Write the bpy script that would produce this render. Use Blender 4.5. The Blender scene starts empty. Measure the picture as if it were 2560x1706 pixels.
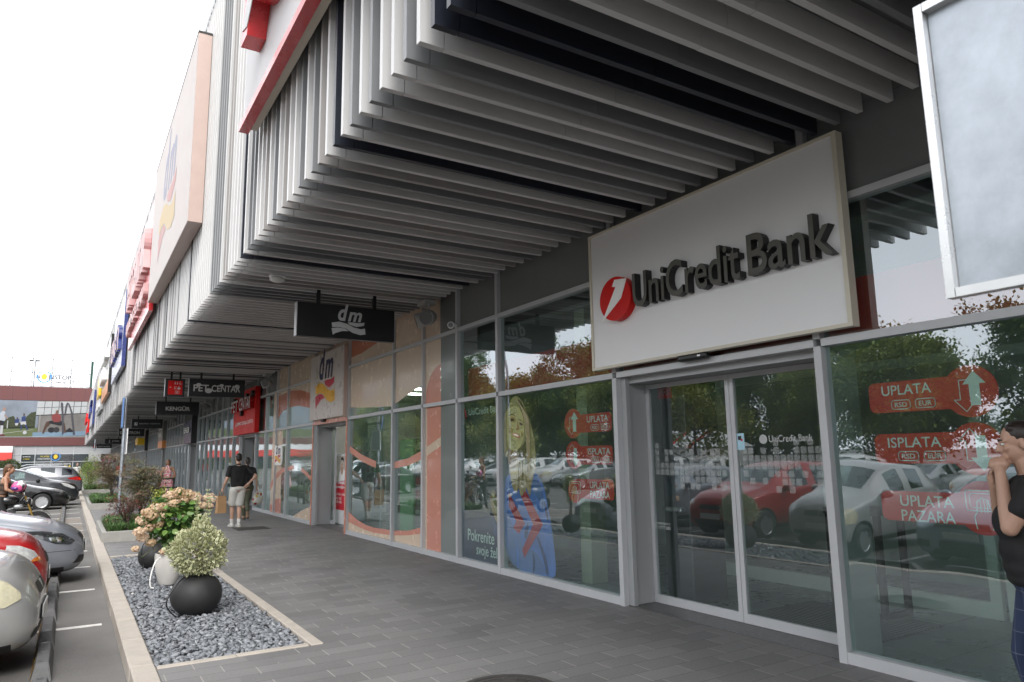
import bpy, bmesh, math, random
import numpy as np
from mathutils import Vector, Matrix, geometry
from mathutils.bvhtree import BVHTree
rnd = random.Random(7)
SC = bpy.context.scene
COL = SC.collection
R = math.radians
# ------------------------------------------------------------------ camera
CAM_H = 1.62
cd = bpy.data.cameras.new("camera"); cam = bpy.data.objects.new("camera", cd); COL.objects.link(cam)
def set_cam(f=1771., yaw=31.75, pit=9.19, rol=-.934):
    yaw, pit, rol = R(yaw), R(pit), R(rol)
    fw = Vector((math.sin(yaw)*math.cos(pit), math.cos(yaw)*math.cos(pit), math.sin(pit)))
    rt = Vector((math.cos(yaw), -math.sin(yaw), 0)); up = rt.cross(fw)
    c, s = math.cos(rol), math.sin(rol)
    rt, up = c*rt+s*up, -s*rt+c*up
    m = Matrix((rt, up, -fw)).transposed().to_4x4(); m.translation = (0, 0, CAM_H)
    cam.matrix_world = m
    cd.sensor_width = 36; cd.lens = f/2560*36
set_cam()
cd.clip_start = .05; cd.clip_end = 2000
cd.dof.use_dof = True; cd.dof.focus_distance = 8.0; cd.dof.aperture_fstop = 5.0
SC.camera = cam
# ------------------------------------------------------------------ light: overcast day
SUN_EL, SUN_AZ = 44, -160       # azimuth of the sun measured from +Y towards +X
world = bpy.data.worlds.new("World"); SC.world = world; world.use_nodes = True
wn = world.node_tree; wn.nodes.clear()
wo = wn.nodes.new("ShaderNodeOutputWorld"); wb = wn.nodes.new("ShaderNodeBackground")
sky = wn.nodes.new("ShaderNodeTexSky"); sky.sky_type = 'NISHITA'; sky.sun_disc = False
sky.sun_elevation = R(SUN_EL); sky.sun_rotation = R(SUN_AZ)
sky.air_density = 1.0; sky.dust_density = 4.0; sky.ozone_density = 1.0
hs = wn.nodes.new("ShaderNodeHueSaturation"); hs.inputs['Saturation'].default_value = .16; hs.inputs['Value'].default_value = 1.0
wn.links.new(sky.outputs[0], hs.inputs['Color'])
# thin cloud structure over the whole dome
tcw = wn.nodes.new("ShaderNodeTexCoord"); nz = wn.nodes.new("ShaderNodeTexNoise"); nz.inputs['Scale'].default_value = 2.2; nz.inputs['Detail'].default_value = 5
wn.links.new(tcw.outputs['Generated'], nz.inputs['Vector'])
mr = wn.nodes.new("ShaderNodeMapRange"); mr.inputs[1].default_value = .3; mr.inputs[2].default_value = .7; mr.inputs[3].default_value = .9; mr.inputs[4].default_value = 1.1
wn.links.new(nz.outputs['Fac'], mr.inputs[0])
mxw = wn.nodes.new("ShaderNodeMix"); mxw.data_type = 'RGBA'; mxw.inputs[0].default_value = .75     # cloud layer evens the dome out
mxw.inputs[7].default_value = (9.3, 9.5, 9.9, 1)
wn.links.new(hs.outputs[0], mxw.inputs[6])
mlw = wn.nodes.new("ShaderNodeMix"); mlw.data_type = 'RGBA'; mlw.blend_type = 'MULTIPLY'; mlw.inputs[0].default_value = 1
wn.links.new(mxw.outputs[2], mlw.inputs[6]); wn.links.new(mr.outputs[0], mlw.inputs[7])
spw = wn.nodes.new("ShaderNodeSeparateXYZ"); wn.links.new(tcw.outputs['Generated'], spw.inputs[0])      # haze near the horizon is brighter than the zenith
gr = wn.nodes.new("ShaderNodeMapRange"); gr.inputs[1].default_value = .0; gr.inputs[2].default_value = .85; gr.inputs[3].default_value = 1.0; gr.inputs[4].default_value = .62
wn.links.new(spw.outputs[2], gr.inputs[0])
ml2 = wn.nodes.new("ShaderNodeMix"); ml2.data_type = 'RGBA'; ml2.blend_type = 'MULTIPLY'; ml2.inputs[0].default_value = 1
wn.links.new(mlw.outputs[2], ml2.inputs[6]); wn.links.new(gr.outputs[0], ml2.inputs[7])
wn.links.new(ml2.outputs[2], wb.inputs[0]); wb.inputs[1].default_value = .090
wn.links.new(wb.outputs[0], wo.inputs[0])
sd = bpy.data.lights.new("sun", 'SUN'); sun = bpy.data.objects.new("sun", sd); COL.objects.link(sun)
sd.energy = .7; sd.angle = R(28); sd.color = (1, .97, .92)
sdir = Vector((math.sin(R(SUN_AZ))*math.cos(R(SUN_EL)), math.cos(R(SUN_AZ))*math.cos(R(SUN_EL)), math.sin(R(SUN_EL))))
sun.rotation_euler = sdir.to_track_quat('Z', 'Y').to_euler()
SC.view_settings.view_transform = 'Standard'; SC.view_settings.look = 'None'
SC.view_settings.exposure = 1.9; SC.view_settings.gamma = 1; SC.view_settings.use_curve_mapping = False
try:
    SC.cycles.max_bounces = 9; SC.cycles.transparent_max_bounces = 16; SC.cycles.glossy_bounces = 4
    SC.cycles.diffuse_bounces = 6; SC.cycles.use_denoising = True; SC.cycles.caustics_reflective = False
    SC.cycles.sample_clamp_indirect = 6
except Exception: pass
# ------------------------------------------------------------------ materials
MATS = {}
def nodes_of(name):
    m = bpy.data.materials.new(name); m.use_nodes = True
    nt = m.node_tree; b = nt.nodes["Principled BSDF"]
    return m, nt, b
def mat(name, col=(.5,.5,.5), rough=.5, metal=0, var=.12, scale=4., bump=0., bscale=60., coat=0., spec=.5, emit=0, stretch=None, dirt=0.):
    """painted / plain surface: colour breaks up a little in two octaves, roughness follows"""
    if name in MATS: return MATS[name]
    m, nt, b = nodes_of(name); N = nt.nodes; L = nt.links
    b.inputs['Base Color'].default_value = (*col, 1); b.inputs['Roughness'].default_value = rough
    b.inputs['Metallic'].default_value = metal; b.inputs['Specular IOR Level'].default_value = spec
    if coat: b.inputs['Coat Weight'].default_value = coat; b.inputs['Coat Roughness'].default_value = .04
    if emit: b.inputs['Emission Color'].default_value = (*col, 1); b.inputs['Emission Strength'].default_value = emit
    if var or bump:
        tc = N.new("ShaderNodeTexCoord"); vec = tc.outputs['Object']
        if stretch:
            mp = N.new("ShaderNodeMapping"); mp.inputs['Scale'].default_value = stretch; L.new(vec, mp.inputs[0]); vec = mp.outputs[0]
    if var:
        n = N.new("ShaderNodeTexNoise"); n.inputs['Scale'].default_value = scale; n.inputs['Detail'].default_value = 6; n.inputs['Roughness'].default_value = .65
        L.new(vec, n.inputs['Vector'])
        r = N.new("ShaderNodeMapRange"); r.inputs[1].default_value = .25; r.inputs[2].default_value = .75; r.inputs[3].default_value = 1-var; r.inputs[4].default_value = 1+var*.7
        L.new(n.outputs['Fac'], r.inputs[0])
        x = N.new("ShaderNodeMix"); x.data_type = 'RGBA'; x.blend_type = 'MULTIPLY'; x.inputs[0].default_value = 1; x.inputs[6].default_value = (*col, 1)
        L.new(r.outputs[0], x.inputs[7]); L.new(x.outputs[2], b.inputs['Base Color'])
        r2 = N.new("ShaderNodeMapRange"); r2.inputs[1].default_value = .3; r2.inputs[2].default_value = .7; r2.inputs[3].default_value = max(0, rough-.08); r2.inputs[4].default_value = min(1, rough+.1)
        L.new(n.outputs['Fac'], r2.inputs[0]); L.new(r2.outputs[0], b.inputs['Roughness'])
    if bump:
        n2 = N.new("ShaderNodeTexNoise"); n2.inputs['Scale'].default_value = bscale; n2.inputs['Detail'].default_value = 4
        L.new(vec, n2.inputs['Vector'])
        bp = N.new("ShaderNodeBump"); bp.inputs['Strength'].default_value = bump; bp.inputs['Distance'].default_value = .01
        L.new(n2.outputs['Fac'], bp.inputs['Height']); L.new(bp.outputs[0], b.inputs['Normal'])
    MATS[name] = m; return m
def leaf_mat(name, cols, rough=.55, trans=.25, edge=None):
    """foliage: colour per leaf from the 'tint' attribute through a ramp; optional pale leaf margin from 'rim'"""
    if name in MATS: return MATS[name]
    m, nt, b = nodes_of(name); N = nt.nodes; L = nt.links
    a = N.new("ShaderNodeAttribute"); a.attribute_name = 'tint'
    rp = N.new("ShaderNodeValToRGB"); el = rp.color_ramp.elements
    while len(el) < len(cols): el.new(.5)
    for k, c in enumerate(cols): el[k].position = k/(len(cols)-1); el[k].color = (*c, 1)
    L.new(a.outputs['Fac'], rp.inputs[0]); out = rp.outputs[0]
    if edge:
        a2 = N.new("ShaderNodeAttribute"); a2.attribute_name = 'rim'
        x = N.new("ShaderNodeMix"); x.data_type = 'RGBA'; x.inputs[7].default_value = (*edge, 1)
        L.new(a2.outputs['Fac'], x.inputs[0]); L.new(out, x.inputs[6]); out = x.outputs[2]
    L.new(out, b.inputs['Base Color']); b.inputs['Roughness'].default_value = rough
    tr = N.new("ShaderNodeBsdfTranslucent"); L.new(out, tr.inputs[0])
    mx = N.new("ShaderNodeMixShader"); mx.inputs[0].default_value = trans
    L.new(b.outputs[0], mx.inputs[1]); L.new(tr.outputs[0], mx.inputs[2])
    L.new(mx.outputs[0], N["Material Output"].inputs[0])
    MATS[name] = m; return m
def glass_mat(name, tint=(.7,.78,.76), base=.12, wave=.0, wscale=1.2, rough=0.0, veil_lift=0.0):
    """architectural pane: clear layer plus two-surface reflection growing with the angle"""
    if name in MATS: return MATS[name]
    m = bpy.data.materials.new(name); m.use_nodes = True; nt = m.node_tree; N = nt.nodes; L = nt.links
    N.remove(N["Principled BSDF"])
    t = N.new("ShaderNodeBsdfTransparent"); t.inputs[0].default_value = (*tint, 1)
    g = N.new("ShaderNodeBsdfGlossy"); g.inputs['Color'].default_value = (.88,.95,1,1); g.inputs['Roughness'].default_value = rough
    f = N.new("ShaderNodeLayerWeight"); f.inputs[0].default_value = .5
    pw = N.new("ShaderNodeMath"); pw.operation = 'POWER'; pw.inputs[1].default_value = 3.6; L.new(f.outputs['Facing'], pw.inputs[0])
    mt = N.new("ShaderNodeMath"); mt.operation = 'MULTIPLY_ADD'; mt.inputs[1].default_value = .92-base; mt.inputs[2].default_value = base; mt.use_clamp = True
    L.new(pw.outputs[0], mt.inputs[0])
    ge = N.new("ShaderNodeNewGeometry"); iv = N.new("ShaderNodeMath"); iv.operation = 'SUBTRACT'; iv.inputs[0].default_value = 1; L.new(ge.outputs['Backfacing'], iv.inputs[1])
    ml = N.new("ShaderNodeMath"); ml.operation = 'MULTIPLY'; L.new(mt.outputs[0], ml.inputs[0]); L.new(iv.outputs[0], ml.inputs[1])
    mx = N.new("ShaderNodeMixShader"); L.new(ml.outputs[0], mx.inputs[0]); L.new(t.outputs[0], mx.inputs[1]); L.new(g.outputs[0], mx.inputs[2])
    if wave:
        tc = N.new("ShaderNodeTexCoord"); n = N.new("ShaderNodeTexNoise"); n.inputs['Scale'].default_value = wscale; n.inputs['Detail'].default_value = 1
        L.new(tc.outputs['Object'], n.inputs['Vector'])
        bp = N.new("ShaderNodeBump"); bp.inputs['Strength'].default_value = 1; bp.inputs['Distance'].default_value = wave
        L.new(n.outputs['Fac'], bp.inputs['Height']); L.new(bp.outputs[0], g.inputs['Normal'])
    if veil_lift:
        df = N.new("ShaderNodeBsdfDiffuse"); df.inputs[0].default_value = (.55,.62,.60,1)  # pale dust-like veil put into the pane to lighten dark glass
        dn = N.new("ShaderNodeTexNoise"); dn.inputs['Scale'].default_value = 2.5; dn.inputs['Detail'].default_value = 7; tcd = N.new("ShaderNodeTexCoord"); L.new(tcd.outputs['Object'], dn.inputs['Vector'])
        dr = N.new("ShaderNodeMapRange"); dr.inputs[1].default_value = .3; dr.inputs[2].default_value = .75; dr.inputs[3].default_value = veil_lift*.6; dr.inputs[4].default_value = veil_lift*1.5; L.new(dn.outputs['Fac'], dr.inputs[0])
        m3 = N.new("ShaderNodeMixShader"); L.new(dr.outputs[0], m3.inputs[0]); L.new(t.outputs[0], m3.inputs[1]); L.new(df.outputs[0], m3.inputs[2]); L.new(m3.outputs[0], mx.inputs[1])
    L.new(mx.outputs[0], N["Material Output"].inputs[0])
    MATS[name] = m; return m
def film_mat(name, col, alpha):
    if name in MATS: return MATS[name]
    m = bpy.data.materials.new(name); m.use_nodes = True; nt = m.node_tree; N = nt.nodes; L = nt.links
    b = N["Principled BSDF"]; b.inputs['Base Color'].default_value = (*col, 1); b.inputs['Roughness'].default_value = .5
    b.inputs['Alpha'].default_value = alpha
    MATS[name] = m; return m
# ------------------------------------------------------------------ mesh building
ORG = {}          # world position of every parent built in world coordinates
class MB:
    def __init__(s): s.v = []; s.f = []; s.m = []; s.mats = []; s.smooth = False
    def mi(s, m):
        if m not in s.mats: s.mats.append(m)
        return s.mats.index(m)
    def add(s, vs, fs, m):
        o = len(s.v); k = s.mi(m)
        s.v.extend([tuple(p) for p in vs]); s.f.extend([tuple(i+o for i in q) for q in fs]); s.m.extend([k]*len(fs)); return s
    def box(s, a, b, m):
        (x0,y0,z0),(x1,y1,z1) = a, b
        x0,x1 = min(x0,x1),max(x0,x1); y0,y1 = min(y0,y1),max(y0,y1); z0,z1 = min(z0,z1),max(z0,z1)
        v = [(x0,y0,z0),(x1,y0,z0),(x1,y1,z0),(x0,y1,z0),(x0,y0,z1),(x1,y0,z1),(x1,y1,z1),(x0,y1,z1)]
        return s.add(v, [(0,3,2,1),(4,5,6,7),(0,1,5,4),(1,2,6,5),(2,3,7,6),(3,0,4,7)], m)
    def bbox(s, a, b, m, r=.004):
        """box with bevelled edges"""
        bm = bmesh.new(); bmesh.ops.create_cube(bm, size=1)
        c = [(a[i]+b[i])/2 for i in range(3)]; d = [abs(b[i]-a[i]) for i in range(3)]
        for v in bm.verts: v.co = Vector([c[i]+v.co[i]*d[i] for i in range(3)])
        bmesh.ops.bevel(bm, geom=bm.edges[:], offset=min(r, min(d)*.4), segments=1, affect='EDGES', profile=.5)
        return s.bm(bm, m)
    def bm(s, bm, m):
        bm.verts.index_update(); s.add([v.co[:] for v in bm.verts], [[v.index for v in f.verts] for f in bm.faces], m); bm.free(); return s
    def tube(s, pts, r, m, n=8, cap=True, r1=None):
        pts = [Vector(p) for p in pts]; rs = r if isinstance(r, (list,tuple)) else [r + ((r1 if r1 is not None else r)-r)*i/max(1,len(pts)-1) for i in range(len(pts))]
        vs = []; fs = []; ref = None
        for i, p in enumerate(pts):
            t = (pts[min(i+1,len(pts)-1)]-pts[max(i-1,0)])
            if t.length < 1e-9: t = Vector((0,0,1))
            t.normalize()
            if ref is None:
                a = Vector((0,0,1)) if abs(t.z) < .9 else Vector((1,0,0)); ref = (a - t*a.dot(t)).normalized()
            else:
                ref = ref - t*ref.dot(t); ref = ref.normalized() if ref.length > 1e-6 else t.orthogonal().normalized()
            u = t.cross(ref)
            for k in range(n):
                a = 2*math.pi*k/n; vs.append(p + (ref*math.cos(a)+u*math.sin(a))*rs[i])
        for i in range(len(pts)-1):
            for k in range(n): fs.append((i*n+k, i*n+(k+1)%n, (i+1)*n+(k+1)%n, (i+1)*n+k))
        if cap: fs.append(tuple(range(n))[::-1]); fs.append(tuple((len(pts)-1)*n+k for k in range(n)))
        return s.add(vs, fs, m)
    def lathe(s, prof, c, m, n=32, axis='z'):
        """prof: list of (radius, height)"""
        vs = []; fs = []
        for (r, h) in prof:
            for k in range(n):
                a = 2*math.pi*k/n; x, y = r*math.cos(a), r*math.sin(a)
                p = (x,y,h) if axis == 'z' else ((h,x,y) if axis == 'x' else (y,h,x))
                vs.append((p[0]+c[0], p[1]+c[1], p[2]+c[2]))
        for i in range(len(prof)-1):
            for k in range(n): fs.append((i*n+k, i*n+(k+1)%n, (i+1)*n+(k+1)%n, (i+1)*n+k))
        if prof[0] == prof[-1]: return s.add(vs, fs, m)
        if prof[0][0] > 1e-6: fs.append(tuple(range(n))[::-1])
        if prof[-1][0] > 1e-6: fs.append(tuple((len(prof)-1)*n+k for k in range(n)))
        return s.add(vs, fs, m)
    def ell(s, c, r, m, nu=14, nv=9, M=None):
        vs = []; fs = []
        for i in range(nv+1):
            th = math.pi*i/nv
            for k in range(nu):
                a = 2*math.pi*k/nu; p = Vector((r[0]*math.sin(th)*math.cos(a), r[1]*math.sin(th)*math.sin(a), r[2]*math.cos(th)))
                if M is not None: p = M @ p
                vs.append((p.x+c[0], p.y+c[1], p.z+c[2]))
        for i in range(nv):
            for k in range(nu): fs.append((i*nu+k, (i+1)*nu+k, (i+1)*nu+(k+1)%nu, i*nu+(k+1)%nu))
        return s.add(vs, fs, m)
    def prism(s, pts, o, ux, uy, un, t, m):
        """polygon pts (2D) in the plane o+x*ux+y*uy, thickness t along un (t=0: flat)"""
        o, ux, uy, un = Vector(o), Vector(ux), Vector(uy), Vector(un)
        P = [o+ux*p[0]+uy*p[1] for p in pts]; n = len(P)
        area = sum(pts[i][0]*pts[(i+1)%n][1]-pts[(i+1)%n][0]*pts[i][1] for i in range(n))
        tri = geometry.tessellate_polygon([[Vector((p[0],p[1],0)) for p in pts]])
        # make every triangle face along un
        def orient(t3, flip):
            a, b, c = [pts[i] for i in t3]
            sgn = (b[0]-a[0])*(c[1]-a[1])-(c[0]-a[0])*(b[1]-a[1])
            want = ux.cross(uy).dot(un) > 0
            t3 = t3 if (sgn > 0) == want else t3[::-1]
            return t3[::-1] if flip else t3
        if t == 0: return s.add(P, [orient(tuple(q), False) for q in tri], m)
        vs = P + [p+un*t for p in P]; fs = [tuple(i+n for i in orient(tuple(q), False)) for q in tri]
        fs += [orient(tuple(q), True) for q in tri]
        for i in range(n):
            j = (i+1) % n; fs.append((i,j,j+n,i+n) if (area > 0) == (ux.cross(uy).dot(un) > 0) else (j,i,i+n,j+n))
        return s.add(vs, fs, m)
    def mesh(s, name, off=(0,0,0)):
        me = bpy.data.meshes.new(name)
        V = np.array(s.v, dtype=float).reshape(-1,3) - np.array(off)
        me.from_pydata(V.tolist(), [], s.f)
        for m in s.mats: me.materials.append(m)
        me.polygons.foreach_set('material_index', s.m)
        if s.smooth:
            me.polygons.foreach_set('use_smooth', [True]*len(me.polygons))
            if s.smooth is not True: me.set_sharp_from_angle(angle=R(s.smooth))
        me.update(); return me
    def put(s, name, parent=None, local=False, smooth=None, loc=None):
        """link as one object; world coordinates unless local"""
        if smooth is not None: s.smooth = smooth
        if parent is not None:
            off = (0,0,0) if local else ORG.get(parent.name, (0,0,0))
            o = bpy.data.objects.new(name, s.mesh(name, off)); COL.objects.link(o); o.parent = parent
            ORG[o.name] = ORG.get(parent.name, (0,0,0))
        else:
            off = loc or (0,0,0)
            o = bpy.data.objects.new(name, s.mesh(name, off)); COL.objects.link(o); o.location = off; ORG[o.name] = tuple(off)
        return o
def tag(o, label=None, cat=None, group=None, kind=None):
    if label: o['label'] = label
    if cat: o['category'] = cat
    if group: o['group'] = group
    if kind: o['kind'] = kind
    return o
def thing(name, label, cat, loc=(0,0,0), rz=0, group=None):
    o = bpy.data.objects.new(name, None); COL.objects.link(o); o.location = loc; o.rotation_euler = (0,0,rz)
    o.empty_display_size = .2; ORG[o.name] = tuple(loc); return tag(o, label, cat, group)
def wrapw(name, me, parent):
    off = Vector(ORG.get(parent.name, (0,0,0))); me.transform(Matrix.Translation(-off)); return wrap(name, me, parent)
def wrap(name, me, parent):
    o = bpy.data.objects.new(name, me); COL.objects.link(o); o.parent = parent; ORG[o.name] = ORG.get(parent.name, (0,0,0)) if parent else (0,0,0); return o
KIDS = {}
def copy_tree(o, parent=None):
    c = o.copy(); COL.objects.link(c)
    if parent is not None: c.parent = parent
    for ch in list(o.children): copy_tree(ch, c)
    return c
def struct(mb, name, **k): return tag(mb.put(name, **k), kind='structure')
def evaluated(me, mods):
    """mesh with modifiers applied, no operators"""
    o = bpy.data.objects.new("tmp", me); COL.objects.link(o)
    for typ, kw in mods:
        md = o.modifiers.new(typ, typ)
        for k, v in kw.items(): setattr(md, k, v)
    dg = bpy.context.evaluated_depsgraph_get(); dg.update()
    out = bpy.data.meshes.new_from_object(o.evaluated_get(dg), preserve_all_data_layers=True, depsgraph=dg)
    bpy.data.objects.remove(o); return out
# ------------------------------------------------------------------ lettering
TXT = {}
def text_raw(s, bold=0., ext=0., shear=0., space=1.):
    k = (s, bold, ext, shear, space)
    if k in TXT: return TXT[k]
    cu = bpy.data.curves.new("t", 'FONT'); cu.body = s; cu.size = 1; cu.offset = bold; cu.shear = shear; cu.space_character = space
    cu.extrude = .5 if ext else 0; cu.resolution_u = 4
    o = bpy.data.objects.new("t", cu); COL.objects.link(o)
    dg = bpy.context.evaluated_depsgraph_get(); dg.update()
    me = bpy.data.meshes.new_from_object(o.evaluated_get(dg), depsgraph=dg)
    v = np.array([p.co[:] for p in me.vertices]); f = [tuple(p.vertices) for p in me.polygons]
    bpy.data.objects.remove(o); bpy.data.curves.remove(cu); bpy.data.meshes.remove(me)
    TXT[k] = (v, f); return v, f
def text(mb, s, m, o, ux, uy, un, w, h, ext=0., bold=0., shear=0., side=None, space=1.):
    """lettering fitted into the w x h rectangle whose lower left corner is o; ext: thickness along un"""
    v, f = text_raw(s, bold, ext, shear, space); lo, hi = v.min(0), v.max(0)
    o, ux, uy, un = [np.array(q, float) for q in (o, ux, uy, un)]
    x = (v[:,0]-lo[0])/max(1e-6, hi[0]-lo[0])*w; y = (v[:,1]-lo[1])/max(1e-6, hi[1]-lo[1])*h
    z = (v[:,2]+.5)*ext if ext else v[:,2]*0
    P = o + x[:,None]*ux + y[:,None]*uy + z[:,None]*un
    if side is None: mb.add(P, f, m)
    else:
        fr = [q for q in f if all(v[i,2] > .49 for i in q)]; sd_ = [q for q in f if not all(v[i,2] > .49 for i in q)]
        mb.add(P, fr, m); mb.add(P, sd_, side)
    return mb
WX = ((0,-1,0), (0,0,1), (-1,0,0))      # axes of writing on the facade (read looking along +X)
WY = ((1,0,0), (0,0,1), (0,-1,0))       # axes of writing read looking along +Y
def circ(cx, cy, rx, ry=None, n=28, a0=0, a1=360):
    ry = rx if ry is None else ry
    return [(cx+rx*math.cos(R(a0+(a1-a0)*i/(n if a1-a0 < 360 else n))), cy+ry*math.sin(R(a0+(a1-a0)*i/n))) for i in range(n if a1-a0 == 360 else n+1)]
def ring(cx, cy, r0, r1, n=28, a0=0, a1=360):
    return [(cx+r1*math.cos(R(a0+(a1-a0)*i/n)), cy+r1*math.sin(R(a0+(a1-a0)*i/n))) for i in range(n+1)] + [(cx+r0*math.cos(R(a1-(a1-a0)*i/n)), cy+r0*math.sin(R(a1-(a1-a0)*i/n))) for i in range(n+1)]
def rrect(x0, y0, x1, y1, r, n=5):
    o = []
    for cx, cy, a in ((x1-r,y1-r,0),(x0+r,y1-r,90),(x0+r,y0+r,180),(x1-r,y0+r,270)):
        o += [(cx+r*math.cos(R(a+90*i/n)), cy+r*math.sin(R(a+90*i/n))) for i in range(n+1)]
    return o
# ------------------------------------------------------------------ many small pieces in one mesh
def scatter(name, tv, tf, pos, rot, scl, mats, midx=None, tint=None, rim=None, smooth=False):
    """instances of a template (verts tv, faces tf - all of the same size) baked into ONE mesh with numpy"""
    tv = np.array(tv, float); tf = np.array(tf); n = len(pos); nv = len(tv)
    scl = np.array(scl, float)
    if scl.ndim == 1: scl = scl[:,None]
    P = np.einsum('nij,nkj->nki', rot, tv[None]*scl[:,None,:]*np.ones((1,nv,3))) + np.array(pos)[:,None,:]
    F = (tf[None]+ (np.arange(n)*nv)[:,None,None]).reshape(-1, tf.shape[1])
    me = bpy.data.meshes.new(name)
    me.vertices.add(n*nv); me.vertices.foreach_set('co', P.reshape(-1))
    nl = F.size; me.loops.add(nl); me.loops.foreach_set('vertex_index', F.reshape(-1).astype(np.int32))
    me.polygons.add(len(F)); me.polygons.foreach_set('loop_start', np.arange(0, nl, tf.shape[1], dtype=np.int32))
    try: me.polygons.foreach_set('loop_total', np.full(len(F), tf.shape[1], dtype=np.int32))
    except Exception: pass
    for m in mats: me.materials.append(m)
    if midx is not None: me.polygons.foreach_set('material_index', np.repeat(midx, len(tf)).astype(np.int32))
    if smooth: me.polygons.foreach_set('use_smooth', np.ones(len(F), dtype=bool))
    me.update(calc_edges=True)
    if tint is not None:
        a = me.attributes.new('tint', 'FLOAT', 'POINT'); a.data.foreach_set('value', np.repeat(tint, nv).astype(np.float32))
    if rim is not None:
        a = me.attributes.new('rim', 'FLOAT', 'POINT'); a.data.foreach_set('value', np.tile(rim, n).astype(np.float32))
    return me
def rand_rot(n, rg, tilt=None, up=None):
    """random rotation matrices; with 'up' (n,3) the template's +z leans to that vector"""
    a = rg.uniform(0, 2*np.pi, n)
    if up is None:
        up = rg.normal(size=(n,3))
    z = up/np.linalg.norm(up, axis=1, keepdims=True)
    h = np.where(np.abs(z[:,2:3]) < .9, np.array([[0,0,1.]]), np.array([[1.,0,0]]))
    x = np.cross(h, z); x /= np.linalg.norm(x, axis=1, keepdims=True); y = np.cross(z, x)
    c, s = np.cos(a)[:,None], np.sin(a)[:,None]
    return np.stack([c*x+s*y, -s*x+c*y, z], axis=2)
LEAF_V = [(0,0,0),(.28,-.5*.55,.06),(.30,.5*.55,.06),(1,0,-.02),(.62,-.24,.05),(.62,.24,.05),(.34,0,-.02),(.64,0,-.02)]
LEAF_F = [(0,1,6,6),(0,6,2,2)]
# an oval leaf of six quads folded along its midrib, pointing along +x, face up
LV = [(0,0,0),(.25,-.24,.05),(.25,0,0),(.25,.24,.05),(.62,-.23,.05),(.62,0,0),(.62,.23,.05),(1,0,-.04)]
LF3 = [(0,1,2),(0,2,3),(1,4,5),(1,5,2),(2,5,6),(2,6,3),(4,7,5),(5,7,6)]
LRIM = [0,1,0,1,1,0,1,1]
DIAM_V = [(0,0,0),(.45,-.3,.04),(1,0,0),(.45,.3,.04)]
DIAM_F = [(0,1,2,3)]
def dir_rot(d, rg, n_up=None):
    """matrices whose +x is d, with +z roughly up (plus roll)"""
    d = d/np.linalg.norm(d, axis=1, keepdims=True); n = len(d)
    u = np.array([[0,0,1.]]) + rg.normal(size=(n,3))*.45
    y = np.cross(u, d); y /= np.linalg.norm(y, axis=1, keepdims=True); z = np.cross(d, y)
    return np.stack([d, y, z], axis=2)
# ------------------------------------------------------------------ shared materials
ALU = mat("painted_aluminium", (.50,.51,.525), .38, var=.06, scale=3)
ALUD = mat("grey_door_panel", (.36,.37,.375), .42, var=.06, scale=2)
SL = [mat("slat_light_grey", (.62,.615,.61), .36, var=.08, scale=1.5, stretch=(1,1,.3)), mat("slat_warm_grey", (.36,.345,.335), .38, var=.08, scale=1.5),
      mat("slat_dark_grey", (.21,.217,.223), .38, var=.1, scale=1.5), mat("slat_navy", (.018,.021,.032), .35, var=.1, scale=2)]
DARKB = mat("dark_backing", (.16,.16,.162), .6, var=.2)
SPAN = mat("spandrel_enamel", (.19,.205,.20), .12, var=.04, scale=.8, spec=.6)
CREAM = mat("cream_stone", (.43,.385,.335), .8, var=.16, scale=6, bump=.25, bscale=90)
CONC = mat("pale_concrete", (.32,.312,.29), .85, var=.15, scale=5, bump=.3, bscale=120)
BLACK = mat("black_plastic", (.014,.014,.015), .4, var=.2)
SIGNB = mat("black_sign_board", (.013,.0135,.015), .34, var=.15, scale=3)
SIGNW = mat("white_sign_print", (.74,.74,.74), .4, var=.04)
WHITE = mat("white_board", (.78,.78,.785), .35, var=.012, scale=.8)
REDP = mat("red_sign_plastic", (.60,.012,.010), .4, var=.06, spec=.2)
CHROME = mat("steel", (.55,.56,.57), .28, metal=.9, var=.1, scale=12)
GALV = mat("galvanised_steel", (.40,.435,.475), .36, metal=.7, var=.3, scale=7, bump=.02, bscale=30)
RUBBER = mat("tyre_rubber", (.018,.018,.018), .75, var=.25, scale=20)
GLASS = glass_mat("shop_glass", (.82,.92,.89), .225, wave=.0035, wscale=1.1, veil_lift=.02)
GLASSD = glass_mat("door_glass", (.88,.93,.91), .175, wave=.0012, wscale=.9, veil_lift=.018)
SALMON = mat("salmon_film", (.62,.27,.20), .22, var=.03, coat=.3); FCREAM = mat("cream_film", (.68,.54,.41), .22, var=.03, coat=.3)
ORANGE = mat("terracotta_film", (.50,.16,.08), .22, var=.03, coat=.3); FGREY = mat("grey_film", (.20,.225,.22), .18, var=.03, coat=.4)
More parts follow.
